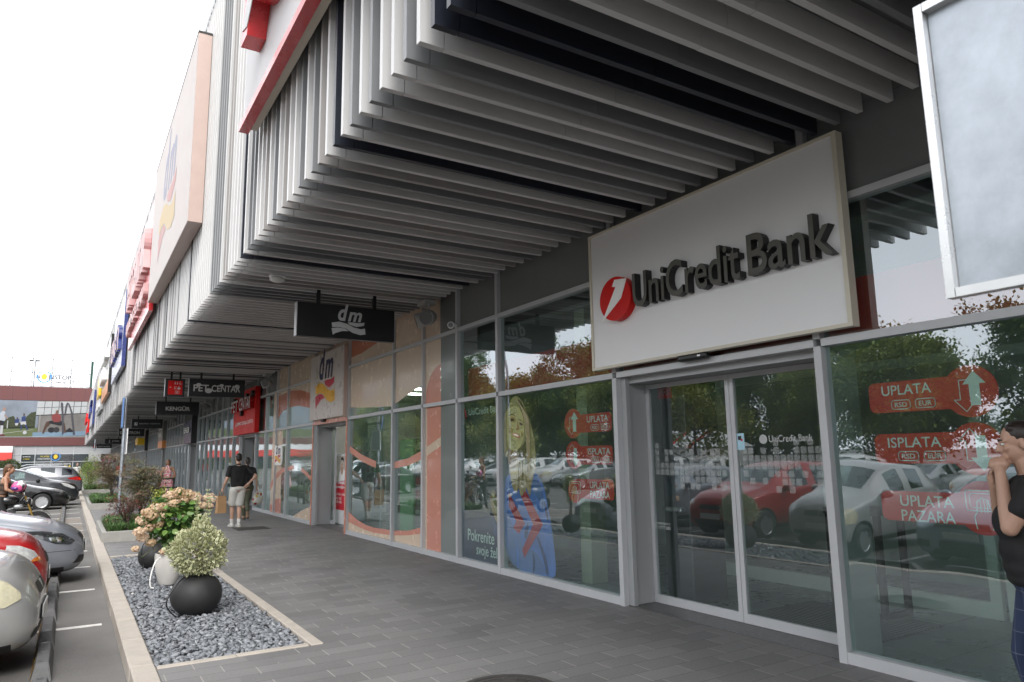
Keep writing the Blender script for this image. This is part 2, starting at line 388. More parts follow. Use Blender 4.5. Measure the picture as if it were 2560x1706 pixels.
# ------------------------------------------------------------------ pavers
def paver_mat():
    m, nt, b = nodes_of("grey_pavers"); N = nt.nodes; L = nt.links
    def math_(op, a, c=None, d=None):
        n = N.new("ShaderNodeMath"); n.operation = op
        for i, q in enumerate((a, c, d)):
            if q is None: continue
            if isinstance(q, (int, float)): n.inputs[i].default_value = q
            else: L.new(q, n.inputs[i])
        return n.outputs[0]
    g = N.new("ShaderNodeNewGeometry"); sp = N.new("ShaderNodeSeparateXYZ"); L.new(g.outputs['Position'], sp.inputs[0])
    X, Y = sp.outputs[0], sp.outputs[1]
    yy = math_('DIVIDE', Y, .205); row = math_('FLOOR', yy); fy = math_('FRACT', yy)
    wn1 = N.new("ShaderNodeTexWhiteNoise"); wn1.noise_dimensions = '1D'; L.new(row, wn1.inputs['W'])
    off = math_('ADD', math_('MULTIPLY', math_('MODULO', row, 2), .5), math_('MULTIPLY', wn1.outputs['Value'], .36))
    xx = math_('ADD', math_('DIVIDE', X, .41), off); cx = math_('FLOOR', xx); fx = math_('FRACT', xx)
    cmb = N.new("ShaderNodeCombineXYZ"); L.new(cx, cmb.inputs[0]); L.new(row, cmb.inputs[1])
    wn2 = N.new("ShaderNodeTexWhiteNoise"); wn2.noise_dimensions = '2D'; L.new(cmb.outputs[0], wn2.inputs['Vector'])
    ns = N.new("ShaderNodeTexNoise"); ns.inputs['Scale'].default_value = 45; ns.inputs['Detail'].default_value = 6; L.new(g.outputs['Position'], ns.inputs['Vector'])
    nb = N.new("ShaderNodeTexNoise"); nb.inputs['Scale'].default_value = .9; nb.inputs['Detail'].default_value = 5; L.new(g.outputs['Position'], nb.inputs['Vector'])
    val = math_('ADD', math_('MULTIPLY', wn2.outputs['Value'], .30), math_('ADD', math_('MULTIPLY', ns.outputs['Fac'], .45), math_('MULTIPLY', nb.outputs['Fac'], .75)))
    rp = N.new("ShaderNodeValToRGB"); e = rp.color_ramp.elements
    e[0].position = .35; e[0].color = (.112,.110,.109,1); e[1].position = 1.25 if False else 1; e[1].color = (.205,.201,.198,1)
    L.new(val, rp.inputs[0])
    # sand-filled joints running away from the camera, thin dark ones across
    jx = math_('LESS_THAN', fx, .022); keep = math_('GREATER_THAN', wn2.outputs['Value'], .16)
    jit = N.new("ShaderNodeTexNoise"); jit.inputs['Scale'].default_value = 2.3; L.new(g.outputs['Position'], jit.inputs['Vector'])
    keep2 = math_('GREATER_THAN', jit.outputs['Fac'], .36)
    jx = math_('MULTIPLY', math_('MULTIPLY', jx, keep), keep2)
    jy = math_('LESS_THAN', fy, .028)
    m1 = N.new("ShaderNodeMix"); m1.data_type = 'RGBA'; m1.inputs[7].default_value = (.060,.056,.053,1); L.new(math_('MULTIPLY', jy, .75), m1.inputs[0]); L.new(rp.outputs[0], m1.inputs[6])
    m2 = N.new("ShaderNodeMix"); m2.data_type = 'RGBA'; m2.inputs[7].default_value = (.33,.31,.285,1); L.new(math_('MULTIPLY', jx, .85), m2.inputs[0]); L.new(m1.outputs[2], m2.inputs[6])
    L.new(m2.outputs[2], b.inputs['Base Color'])
    r = N.new("ShaderNodeMapRange"); r.inputs[3].default_value = .5; r.inputs[4].default_value = .8; L.new(nb.outputs['Fac'], r.inputs[0]); L.new(r.outputs[0], b.inputs['Roughness'])
    hgt = math_('SUBTRACT', math_('ADD', math_('MULTIPLY', ns.outputs['Fac'], .25), math_('MULTIPLY', wn2.outputs['Value'], .3)), math_('MAXIMUM', math_('LESS_THAN', fx, .03), jy))
    bp = N.new("ShaderNodeBump"); bp.inputs['Strength'].default_value = .6; bp.inputs['Distance'].default_value = .004; L.new(hgt, bp.inputs['Height']); L.new(bp.outputs[0], b.inputs['Normal'])
    return m
PAVER = paver_mat()
def asphalt_mat():
    m, nt, b = nodes_of("asphalt"); N = nt.nodes; L = nt.links
    g = N.new("ShaderNodeNewGeometry")
    n1 = N.new("ShaderNodeTexNoise"); n1.inputs['Scale'].default_value = 120; n1.inputs['Detail'].default_value = 5
    n2 = N.new("ShaderNodeTexNoise"); n2.inputs['Scale'].default_value = .7; n2.inputs['Detail'].default_value = 8
    vo = N.new("ShaderNodeTexVoronoi"); vo.inputs['Scale'].default_value = 90
    for q in (n1, n2, vo): L.new(g.outputs['Position'], q.inputs['Vector'])
    a = N.new("ShaderNodeMath"); a.operation = 'MULTIPLY_ADD'; a.inputs[1].default_value = .5; L.new(n1.outputs['Fac'], a.inputs[0]); L.new(n2.outputs['Fac'], a.inputs[2])
    rp = N.new("ShaderNodeValToRGB"); e = rp.color_ramp.elements; e[0].position = .45; e[0].color = (.085,.081,.078,1); e[1].position = 1.0; e[1].color = (.185,.178,.168,1)
    L.new(a.outputs[0], rp.inputs[0]); L.new(rp.outputs[0], b.inputs['Base Color']); b.inputs['Roughness'].default_value = .85
    bp = N.new("ShaderNodeBump"); bp.inputs['Strength'].default_value = .5; bp.inputs['Distance'].default_value = .006; L.new(vo.outputs['Distance'], bp.inputs['Height']); L.new(bp.outputs[0], b.inputs['Normal'])
    return m
ASPH = asphalt_mat()
LINEP = mat("worn_line_paint", (.62,.60,.57), .7, var=.35, scale=9)
GZ = -.13            # parking level; pavement top is 0
XG = 5.25            # glass plane
mb = MB(); mb.add([(-500,-400,GZ),(500,-400,GZ),(500,700,GZ),(-500,700,GZ)], [(0,1,2,3)], ASPH); struct(mb, "ground")
mb = MB()
for a, b in (((.70,-14,GZ-.1),(2.03,6.53,0)), ((2.03,-14,GZ-.1),(5.24,132,0)), ((.70,14.5,GZ-.1),(2.03,132,0)), ((.70,6.53,GZ-.1),(2.03,14.5,-.06))): mb.box(a, b, PAVER)
struct(mb, "pavement")
mb = MB(); y = -12.3; k = 0
while y < 131:
    d = rnd.uniform(-.004,.004); sink = .0 if not (15.6 < y < 15.9) else 0
    mb.bbox((.52+d,y+.007,GZ-.05),(.698+d*.4,y+.993,.006+rnd.uniform(-.003,.004)), CREAM, .012); y += 1.0
struct(mb, "kerb")
mb = MB()
y = 6.53
while y < 14.5:
    mb.bbox((1.921,y+.003,-.05),(2.029,min(14.5,y+1)-.003,.010+rnd.uniform(-.002,.003)), CREAM, .006); y += 1
for yy in (6.53, 14.42):
    x = .705
    while x < 1.9:
        mb.bbox((x,yy,-.05),(min(1.915,x+.6)-.004,yy+.085,.010+rnd.uniform(-.002,.003)), CREAM, .006); x += .6
struct(mb, "bed_edging")
mb = MB()
for k in range(-7, 42):
    y = 9.3 + 2.57*k
    mb.box((-5.0,y-.05,GZ),(.42,y+.05,GZ+.004), LINEP)
    if 16 < y < 26 and k % 1 == 0:
        for j in range(1, 5): mb.box((-3.5,y+.5*j-.03,GZ),(.42,y+.5*j+.03,GZ+.004), mat("faded_ochre_paint", (.50,.40,.30), .8, var=.4, scale=8))
for k in range(-8, 40):
    y = 9.3+2.57*k; mb.box((-16.5,y-.05,GZ),(-11.6,y+.05,GZ+.004), LINEP)
struct(mb, "parking_lines")
# gravel: loose crushed stones, far too many to count
rg = np.random.default_rng(5)
def pebble_template():
    bm = bmesh.new(); bmesh.ops.create_icosphere(bm, subdivisions=1, radius=1)
    v = np.array([q.co[:] for q in bm.verts]); f = [[q.index for q in p.verts] for p in bm.faces]; bm.free(); return v, f
def gravel_mat():
    m, nt, b = nodes_of("slate_gravel"); N = nt.nodes; L = nt.links
    a = N.new("ShaderNodeAttribute"); a.attribute_name = 'tint'
    rp = N.new("ShaderNodeValToRGB"); el = rp.color_ramp.elements
    cs = [(0,(.085,.092,.102)),(.35,(.175,.186,.205)),(.75,(.27,.283,.303)),(.955,(.36,.37,.38)),(1,(.62,.60,.57))]
    while len(el) < len(cs): el.new(.5)
    for e, (p, c) in zip(el, cs): e.position = p; e.color = (*c, 1)
    L.new(a.outputs['Fac'], rp.inputs[0])
    g = N.new("ShaderNodeNewGeometry"); n = N.new("ShaderNodeTexNoise"); n.inputs['Scale'].default_value = 60; n.inputs['Detail'].default_value = 4; L.new(g.outputs['Position'], n.inputs['Vector'])
    mr_ = N.new("ShaderNodeMapRange"); mr_.inputs[1].default_value = .25; mr_.inputs[2].default_value = .75; mr_.inputs[3].default_value = .7; mr_.inputs[4].default_value = 1.2; L.new(n.outputs['Fac'], mr_.inputs[0])
    x = N.new("ShaderNodeMix"); x.data_type = 'RGBA'; x.blend_type = 'MULTIPLY'; x.inputs[0].default_value = 1; L.new(rp.outputs[0], x.inputs[6]); L.new(mr_.outputs[0], x.inputs[7])
    L.new(x.outputs[2], b.inputs['Base Color']); b.inputs['Roughness'].default_value = .62
    return m
pv, pf = pebble_template(); pieces = 5; n = 11500
pv2 = pv*(1+rg.normal(size=(len(pv),1))*.16)
pos = np.stack([rg.uniform(.72,1.905,n), 6.63+ (14.41-6.63)*rg.uniform(0,1,n)**1.05, rg.uniform(-.055,-.004,n)], 1)
sc = np.stack([rg.uniform(.018,.046,n), rg.uniform(.015,.033,n), rg.uniform(.007,.016,n)], 1)*rg.choice([.8,1,1.25], n, p=[.4,.45,.15])[:,None]
upv = rg.normal(size=(n,3))*.42+np.array([[0,0,1.]])
me = scatter("gravel_bed", pv2, pf, pos, rand_rot(n, rg, up=upv), sc, [gravel_mat()], tint=np.clip(rg.beta(2.2,2.2,n),0,1)*.96+(rg.uniform(0,1,n) < .012)*.2)
o = wrap("gravel_bed", me, None); tag(o, "bed of loose blue grey slate gravel inside cream kerbs", "gravel", kind='stuff')
# ------------------------------------------------------------------ the retail building
B = thing("retail_building", "long grey retail building clad in vertical slats above glazed shopfronts", "building", (XG,60,0))
def bpart(mb, name, label=None, **k):
    o = mb.put(name, B, **k)
    if label: o['label'] = label
    return o
Y0, Y1 = -16, 126
# slats: every one hangs down the fascia and turns under the soffit; one cladding part in four paint colours
seq = [3,0,2,0,0,2,0,2,0,3,0,1,2,0,2,0,0,1,0,2,0,1,0,0]
mb = MB(); i0 = int((Y0-3.58)/.2155)
rs = random.Random(3)
for i in range(i0, int((Y1-3.58)/.2155)):
    y = 3.58+.2155*i
    c = seq[i] if 0 <= i < len(seq) else ([3,2,0,0][-i-1] if -4 <= i < 0 else rs.choices([0,1,2,3], [50,17,22,11])[0])
    m = SL[c]; j = rs.uniform(-.004,.004)
    dz = rs.uniform(-.004,.004)
    mb.box((1.70,y,4.22+dz),(1.868,y+.052,10.05), m)
    mb.box((1.874,y+.001,4.222+dz),(3.3+rs.uniform(-1,1)*.0,y+.051,4.385), m)
    mb.box((3.304,y+.001+j,4.221+dz),(5.10+rs.choice([0,.0,-.04]),y+.051+j,4.385), m)
bpart(mb, "slat_cladding", smooth=False)
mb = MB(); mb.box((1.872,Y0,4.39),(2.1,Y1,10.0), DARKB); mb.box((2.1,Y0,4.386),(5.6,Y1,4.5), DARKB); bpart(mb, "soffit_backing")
mb = MB(); mb.box((1.70,Y0,10.052),(14,Y1,10.2), ALUD); mb.box((13.6,Y0,0),(13.9,Y1,10.05), mat("render_wall", (.30,.30,.29), .8)); bpart(mb, "roof")
mb = MB(); mb.box((1.9,Y1,4.2),(13.6,Y1+.2,10.04), SL[2]); bpart(mb, "end_wall")
mb = MB(); mb.box((1.9,Y0-.2,4.2),(13.6,Y0,10.04), SL[2]); bpart(mb, "end_wall")
mb = MB(); mb.box((5.3,Y0-.2,0),(13.6,Y0,4.19), SL[2]); bpart(mb, "end_wall")
# shop interior seen through the panes
TILE = mat("interior_tile", (.17,.195,.19), .3, var=.1, scale=2); INW = mat("interior_wall", (.48,.49,.47), .7); CEIL = mat("interior_ceiling", (.42,.42,.40), .8)
mb = MB(); mb.box((5.26,Y0,-.2),(13.6,Y1,.004), TILE)
for yy in np.arange(Y0, 20, .6): mb.box((5.7,yy-.003,.004),(13.5,yy+.003,.007), mat("tile_joint", (.07,.075,.072), .7, var=0))
for xx in np.arange(5.9, 13.4, .6): mb.box((xx-.003,Y0,.004),(xx+.003,20,.0062), mat("tile_joint", (.07,.075,.072), .7, var=0))
bpart(mb, "shop_floor")
mb = MB(); mb.box((5.66,Y0,3.56),(13.6,Y1,3.62), CEIL); bpart(mb, "shop_ceiling")
for yy in (10.42, 23.98, 34.4, 46.8, 59, 72, 85, 98, 111):
    mb = MB(); mb.box((5.36,yy-.07,.005),(13.58,yy+.07,3.555), INW); bpart(mb, "party_wall")
mb = MB(); mb.box((9.2,Y0+.01,.005),(9.3,10.34,3.555), mat("bank_rear_wall", (.34,.35,.34), .6)); bpart(mb, "rear_wall")
for (a, b_, c) in ((10.5,23.9,(.33,.30,.26)),(24.06,34.3,(.25,.20,.17)),(34.5,46.7,(.2,.21,.24)),(46.9,125.9,(.16,.17,.17))):
    mb = MB(); mb.box((10.6,a,.005),(10.7,b_,3.555), mat("rear_wall_%d" % a, c, .7)); bpart(mb, "rear_wall")
# mullion grid
DOORS = [(3.6,6.2),(15.4,18.0),(24.7,27.3),(37.7,40.3),(50.9,53.5),(63.5,66.1),(76.5,79.1),(90,92.6),(103,105.6)]
MY = [-14.6,-12,-9.4,-6.8,-4.2,-1.6,1.0,3.6,6.2,8.82,10.1,11.42,12.8,15.4,18.0,20.66,21.95,23.32,24.7]
y = 27.3
ends = [d[0] for d in DOORS[3:]]+[125.5]; st = [d[1] for d in DOORS[2:]]
for a, b_ in zip(st, ends):
    k = max(1, round((b_-a)/1.29)); MY += [a+(b_-a)*i/k for i in range(k+1)]
MY = sorted(set(round(v,3) for v in MY))
def isdoor(a): return any(abs(a-d[0]) < .01 for d in DOORS)
far = MB(); farm = MB()
for i, ym in enumerate(MY):
    t = farm if ym > 70 else MB()
    t.box((5.185,ym-.034,.0),(5.31,ym+.034,2.468), ALU); t.box((5.187,ym-.032,2.532),(5.31,ym+.032,4.384), ALU)
    if ym <= 70: bpart(t, "mullion")
o = bpart(farm, "mullion"); o['kind'] = 'stuff'
WIN = {}
rails = MB()
for a, b_ in zip(MY[:-1], MY[1:]):
    d = isdoor(a); ya, yb = a+.035, b_-.035
    for nm, z0, z1 in (("transom",2.468,2.532),("transom",3.62,3.68))+(() if d else (("bottom_rail",.002,.088),)):
        t = rails if a > 60 else MB()
        t.box((5.193 if z0 > 1 else 5.19,ya,z0),(5.305,yb,z1), ALU)
        if a <= 60: bpart(t, nm)
    tiers = ([] if d else [("shop_window",.089,2.467,GLASS)]) + [("transom_window",2.533,3.619,GLASS), ("spandrel_panel",3.681,4.384,SPAN)]
    for nm, z0, z1, m in tiers:
        if a > 62: far.box((5.249,ya+.002,z0),(5.257,yb-.002,z1), m); continue
        t = MB(); t.box((5.247,ya+.002,z0+.001),(5.255,yb-.002,z1-.001), m); WIN[(round(a,2),nm)] = bpart(t, nm)
o = bpart(rails, "transom"); o['kind'] = 'stuff'
o = bpart(far, "shop_window"); o['kind'] = 'stuff'
# recessed sliding doors
THR = mat("dark_granite", (.10,.099,.098), .4, var=.12, scale=30)
def door_bay(a, b_, open_=False, dark=None, n=2):
    XD = 5.60
    mb = MB(); mb.box((5.24,a+.035,-.01),(5.66,b_-.035,.008), THR); bpart(mb, "door_threshold")
    mb = MB()
    mb.box((5.31,b_-.075,.009),(XD+.06,b_+.03,2.467), ALUD); mb.box((5.31,a-.03,.009),(XD+.06,a+.075,2.467), ALUD)
    mb.box((5.255,b_-.035,.009),(5.309,b_-.115,2.46), ALUD)
    mb.box((5.31,a+.076,2.40),(XD+.08,b_-.076,2.53), ALUD); bpart(mb, "door_reveal")
    w = (b_-a-.15)/2
    for k in range(2):
        y0 = a+.078+w*k; y1 = y0+w-.006
        if open_:
            sh = w*.78; y0 += (sh if k else -sh); y1 += (sh if k else -sh); xo = .08
        else: xo = 0
        mb = MB(); x0, x1 = XD+xo-.02, XD+xo+.02
        mb.box((x0,y0,.012),(x1,y0+.05,2.395), ALU); mb.box((x0,y1-.05,.012),(x1,y1,2.395), ALU)
        mb.box((x0,y0+.05,.012),(x1,y1-.05,.10), ALU); mb.box((x0,y0+.05,2.345),(x1,y1-.05,2.395), ALU)
        f = bpart(mb, "sliding_door")
        g = MB(); g.box((XD+xo-.004,y0+.051,.101),(XD+xo+.004,y1-.051,2.344), GLASSD); g.put("glass", f)
        yield f, y0, y1, XD+xo
BD = list(door_bay(*DOORS[0]))
for k, d in enumerate(DOORS[1:6]): list(door_bay(*d, open_=(k in (0,1))))
mb = MB(); mb.bbox((5.10,4.74,2.515),(5.19,5.12,2.585), BLACK, .02); mb.box((5.097,4.80,2.54),(5.10,4.84,2.555), CHROME); bpart(mb, "door_sensor")
mb = MB(); mb.bbox((5.10,16.9,2.50),(5.19,17.15,2.56), BLACK, .02); bpart(mb, "door_sensor")
# red band behind the bank's upper panes
mb = MB(); mb.box((5.40,.5,2.56),(5.43,10.1,3.02), mat("red_interior_band", (.62,.035,.02), .5)); bpart(mb, "interior_red_band")
# yellowish column strip and jambs inside the bank
mb = MB(); mb.box((5.7,7.38,.01),(5.95,7.60,3.55), mat("cream_column", (.42,.42,.32), .6)); bpart(mb, "interior_column")
WFR = mat("inner_white_frame", (.58,.60,.57), .5)
for y0, y1 in ((.2,2.45),(2.5,3.5),(3.55,5.2),(5.25,7.3)):
    mb = MB(); x = 7.6
    mb.box((x,y0,.006),(x+.06,y0+.10,2.6), WFR); mb.box((x,y1-.10,.006),(x+.06,y1,2.6), WFR)
    mb.box((x,y0+.10,.006),(x+.06,y1-.10,.16), WFR); mb.box((x,y0+.10,2.5),(x+.06,y1-.10,2.6), WFR)
    bpart(mb, "inner_glazed_door")
# ---- films and prints inside the panes: sub-parts of their pane
def film(key, tier, polys, name, x=5.262, label=None):
    """polys: list of (points (Y,z), material); a thin film behind the pane"""
    mb = MB()
    for k, (pts, m) in enumerate(polys):
        mb.prism([(-p[0], p[1]) for p in pts], (x-.0006*k,0,0), (0,-1,0), (0,0,1), (-1,0,0), 0, m)
    o = mb.put(name, WIN[(key,tier)])
    if label: o['label'] = label
    return o
def rect(y0, z0, y1, z1): return [(y1,z0),(y0,z0),(y0,z1),(y1,z1)]
def clip(pts, y0, y1, z0=.09, z1=2.467):
    def cut(P, ax, v, keep):
        o = []
        for i in range(len(P)):
            a, b_ = P[i], P[(i+1) % len(P)]
            ia, ib = keep(a[ax], v), keep(b_[ax], v)
            if ia: o.append(a)
            if ia != ib:
                t = (v-a[ax])/(b_[ax]-a[ax]); o.append((a[0]+t*(b_[0]-a[0]), a[1]+t*(b_[1]-a[1])))
        return o
    for ax, v, k in ((0,y0,lambda a,b:a>=b),(0,y1,lambda a,b:a<=b),(1,z0,lambda a,b:a>=b),(1,z1,lambda a,b:a<=b)):
        if not pts: return pts
        pts = cut(pts, ax, v, k)
    return pts
def band(top, bot): return top + bot[::-1]
ur = band([(15.4,1.77),(15.37,1.76),(14.58,1.55),(13.75,1.42)], [(15.4,1.91),(15.38,1.90),(14.58,1.69),(13.75,1.555)])
ur2 = band([(12.85,1.41),(12.16,1.47),(11.49,1.59),(11.38,1.62)], [(12.85,1.53),(12.16,1.60),(11.5,1.74),(11.38,1.77)])
ur3 = band([(11.4,1.62),(10.78,1.80)], [(11.4,1.77),(10.78,1.95)])
ls = [(15.4,.48),(14.75,.33),(14.3,.27),(13.85,.25),(12.85,.27),(12.14,.32),(11.44,.44),(11.31,.47),(11.31,.05),(15.4,.05)]
lc = [(15.4,.26),(14.51,.18),(13.85,.15),(12.85,.18),(12.14,.24),(11.44,.33),(11.3,.36),(11.3,.05),(15.4,.05)]
for a, b_ in ((12.8,15.4),(11.42,12.8)):
    P = [(clip(ls, a+.04, b_-.04), SALMON), (clip(lc, a+.04, b_-.04), FCREAM), (clip(ur if a > 12 else ur2, a+.04, b_-.04), SALMON)]
    if a > 12: P.append((clip(ur2, a+.04, b_-.04), SALMON))
    film(a, "shop_window", [p for p in P if len(p[0]) > 2], "window_film", x=5.2445)
film(10.1, "shop_window", [(rect(10.14,.09,10.78,2.467), FGREY), (rect(10.78,.09,11.32,2.467), SALMON), (rect(11.32,.09,11.385,2.467), FCREAM), (ur3, FCREAM)], "window_film", x=5.2445)
cb = [(15.36,2.74),(14.52,2.68),(13.73,2.64),(12.92,2.60),(12.36,2.73),(11.51,2.90),(10.81,3.18),(10.79,3.4),(10.79,3.62),(15.36,3.62)]
for a, b_ in ((12.8,15.4),(11.42,12.8)):
    film(a, "transom_window", [(clip(cb, a+.04, b_-.04, 2.535, 3.617), FCREAM)], "window_film", x=5.2445)
film(10.1, "transom_window", [(rect(10.14,2.535,10.78,3.617), FGREY), (rect(10.78,2.535,11.385,3.617), FCREAM), (clip([(10.78,2.5)]+circ(10.78,2.55,.6,.62,20,0,90)[::1], 10.78, 11.385, 2.535, 3.617), SALMON)], "window_film", x=5.2445)
# spandrels of the drugstore are cream
for (a, b_) in ((11.42,12.8),(12.8,15.4),(15.4,18.0),(18.0,20.66),(20.66,21.95)):
    mb = MB(); mb.box((5.240,a+.037,3.683),(5.2465,b_-.037,4.382), FCREAM)
    if a == 12.8: mb.prism([(-p[0],p[1]) for p in [(15.34,4.3),(13.3,4.3),(13.62,3.99),(14.12,3.93),(14.7,3.87),(15.34,3.86)]], (5.2385,0,0), (0,-1,0),(0,0,1),(-1,0,0), 0, ORANGE)
    mb.put("cream_panel", WIN[(a,"spandrel_panel")])
mb = MB(); mb.box((5.240,10.8,3.683),(5.2465,11.383,4.382), FCREAM); mb.put("cream_panel", WIN[(10.1,"spandrel_panel")])
# left of the drugstore door
arch = band([(22.62,.87),(22.07,1.16),(21.3,1.36),(19.95,1.46)], [(22.58,.70),(21.93,1.02),(21.17,1.24),(19.95,1.35)])
arch2 = band([(19.2,1.41),(18.54,1.26),(17.95,1.06)], [(19.2,1.30),(18.53,1.14),(17.95,.94)])
film(18.0, "shop_window", [(clip(arch,18.04,20.62), SALMON), (clip(arch2,18.04,20.62), SALMON), (clip([(20.1,.05),(19.7,.14),(19.33,.23),(18.62,.38),(18.0,.45),(18.0,.05)],18.04,20.62), FCREAM)], "window_film", x=5.2445)
film(20.66, "shop_window", [(rect(21.3,.09,21.91,2.466), FCREAM), (clip(arch,20.7,21.91), SALMON), (clip([(21.91,.46),(21.22,.52),(21.22,.05),(21.91,.05)],20.7,21.91), SALMON)], "window_film", x=5.2445)
film(21.95, "shop_window", [(rect(21.99,.09,22.52,2.466), FCREAM), (clip(arch,21.99,23.28), SALMON), (clip([(22.59,.24),(21.97,.44),(21.97,.05),(22.52,.05)],21.99,22.6), SALMON)], "window_film", x=5.2445)
uo = [(22.0,3.617),(18.0,3.617),(18.0,2.8),(18.6,2.94),(19.66,3.07),(20.57,3.09),(21.42,3.01),(22.0,2.80)]
uc = [(22.0,3.617),(18.0,3.617),(18.0,3.15),(18.64,3.34),(19.52,3.49),(20.63,3.56),(22.0,3.5)]
for a, b_ in ((18.0,20.66),(20.66,21.95)):
    film(a, "transom_window", [(clip(uo,a+.04,b_-.04,2.535,3.617), ORANGE), (clip(uc,a+.04,b_-.04,2.535,3.617), FCREAM)], "window_film", x=5.2445)
film(21.95, "transom_window", [(rect(21.99,2.535,22.5,3.617), FCREAM)], "window_film", x=5.2445)
# ---- the printed portrait across two panes of the bank
PNAVY = mat("print_navy", (.018,.032,.095), .5, var=.5, scale=1.5); PSKIN = mat("print_skin", (.46,.30,.16), .5, var=.1); PSKIN2 = mat("print_skin_shadow", (.26,.15,.08), .5)
PHAIR = mat("print_hair", (.34,.26,.12), .5, var=.35, scale=14, stretch=(1,6,1)); PHAIR2 = mat("print_hair_dark", (.14,.10,.05), .5, var=.3, scale=14)
PBLUE = mat("print_blue", (.13,.25,.78), .5, var=.3, scale=3); PBLUE2 = mat("print_blue_light", (.16,.25,.60), .5, var=.15); PBLUE3 = mat("print_blue_dark", (.03,.055,.22), .5)
PRED = mat("print_red", (.62,.015,.035), .5, var=.05); PWHITE = mat("print_white", (.90,.90,.88), .5, var=.03); PDARK = mat("print_dark", (.02,.016,.014), .5)
PFACE = mat("print_face", (.66,.52,.25), .5, var=.08, scale=5); PFACEL = mat("print_face_light", (.62,.55,.28), .5, var=.05); PWARM = mat("print_face_warm", (.50,.28,.10), .5, var=.15, scale=9); PNECK = mat("print_neck", (.30,.17,.07), .5, var=.2, scale=6)
PHL = mat("print_hair_pale", (.50,.47,.26), .5, var=.3, scale=14, stretch=(1,6,1)); PHD = mat("print_hair_shadow", (.13,.11,.05), .5, var=.3, scale=14)
hair = [(8.63,2.28),(8.54,2.42),(8.42,2.45),(8.28,2.4),(8.16,2.23),(8.06,2.09),(8.01,1.95),(7.96,1.82),(7.95,1.67),(7.93,1.5),(8.0,1.36),(8.06,1.24),(8.1,1.05),(8.18,1.2),(8.23,1.14),(8.33,1.05),(8.38,1.2),(8.43,1.11),(8.56,1.18),(8.61,1.46),(8.65,1.61),(8.77,1.6),(8.77,2.2)]
def strand(pts, w): return [(p[0]+w*(1-i/len(pts)),p[1]) for i, p in enumerate(pts)]+[(p[0]-w*(1-i/len(pts)),p[1]) for i, p in list(enumerate(pts))[::-1]]
sw = [(8.78,1.30),(8.65,1.35),(8.48,1.44),(8.28,1.46),(8.03,1.41),(7.9,1.36),(7.79,1.25),(7.72,1.07),(7.65,.83),(7.59,.56),(7.55,.28),(7.55,.17),(7.59,.09),(8.78,.09)]
PWARM_A, PLIGHT_A, PSHADE_A, PB2, PB3 = film_mat('print_warm_tone',(.55,.27,.08),.45), film_mat('print_light_tone',(.70,.64,.38),.5), film_mat('print_shadow_tone',(.16,.10,.03),.55), film_mat('print_blue_highlight',(.26,.36,.70),.5), film_mat('print_blue_shadow',(.015,.03,.14),.5)
HL_A, HD_A = film_mat('print_hair_shine',(.62,.58,.34),.45), film_mat('print_hair_depth',(.08,.065,.025),.5)
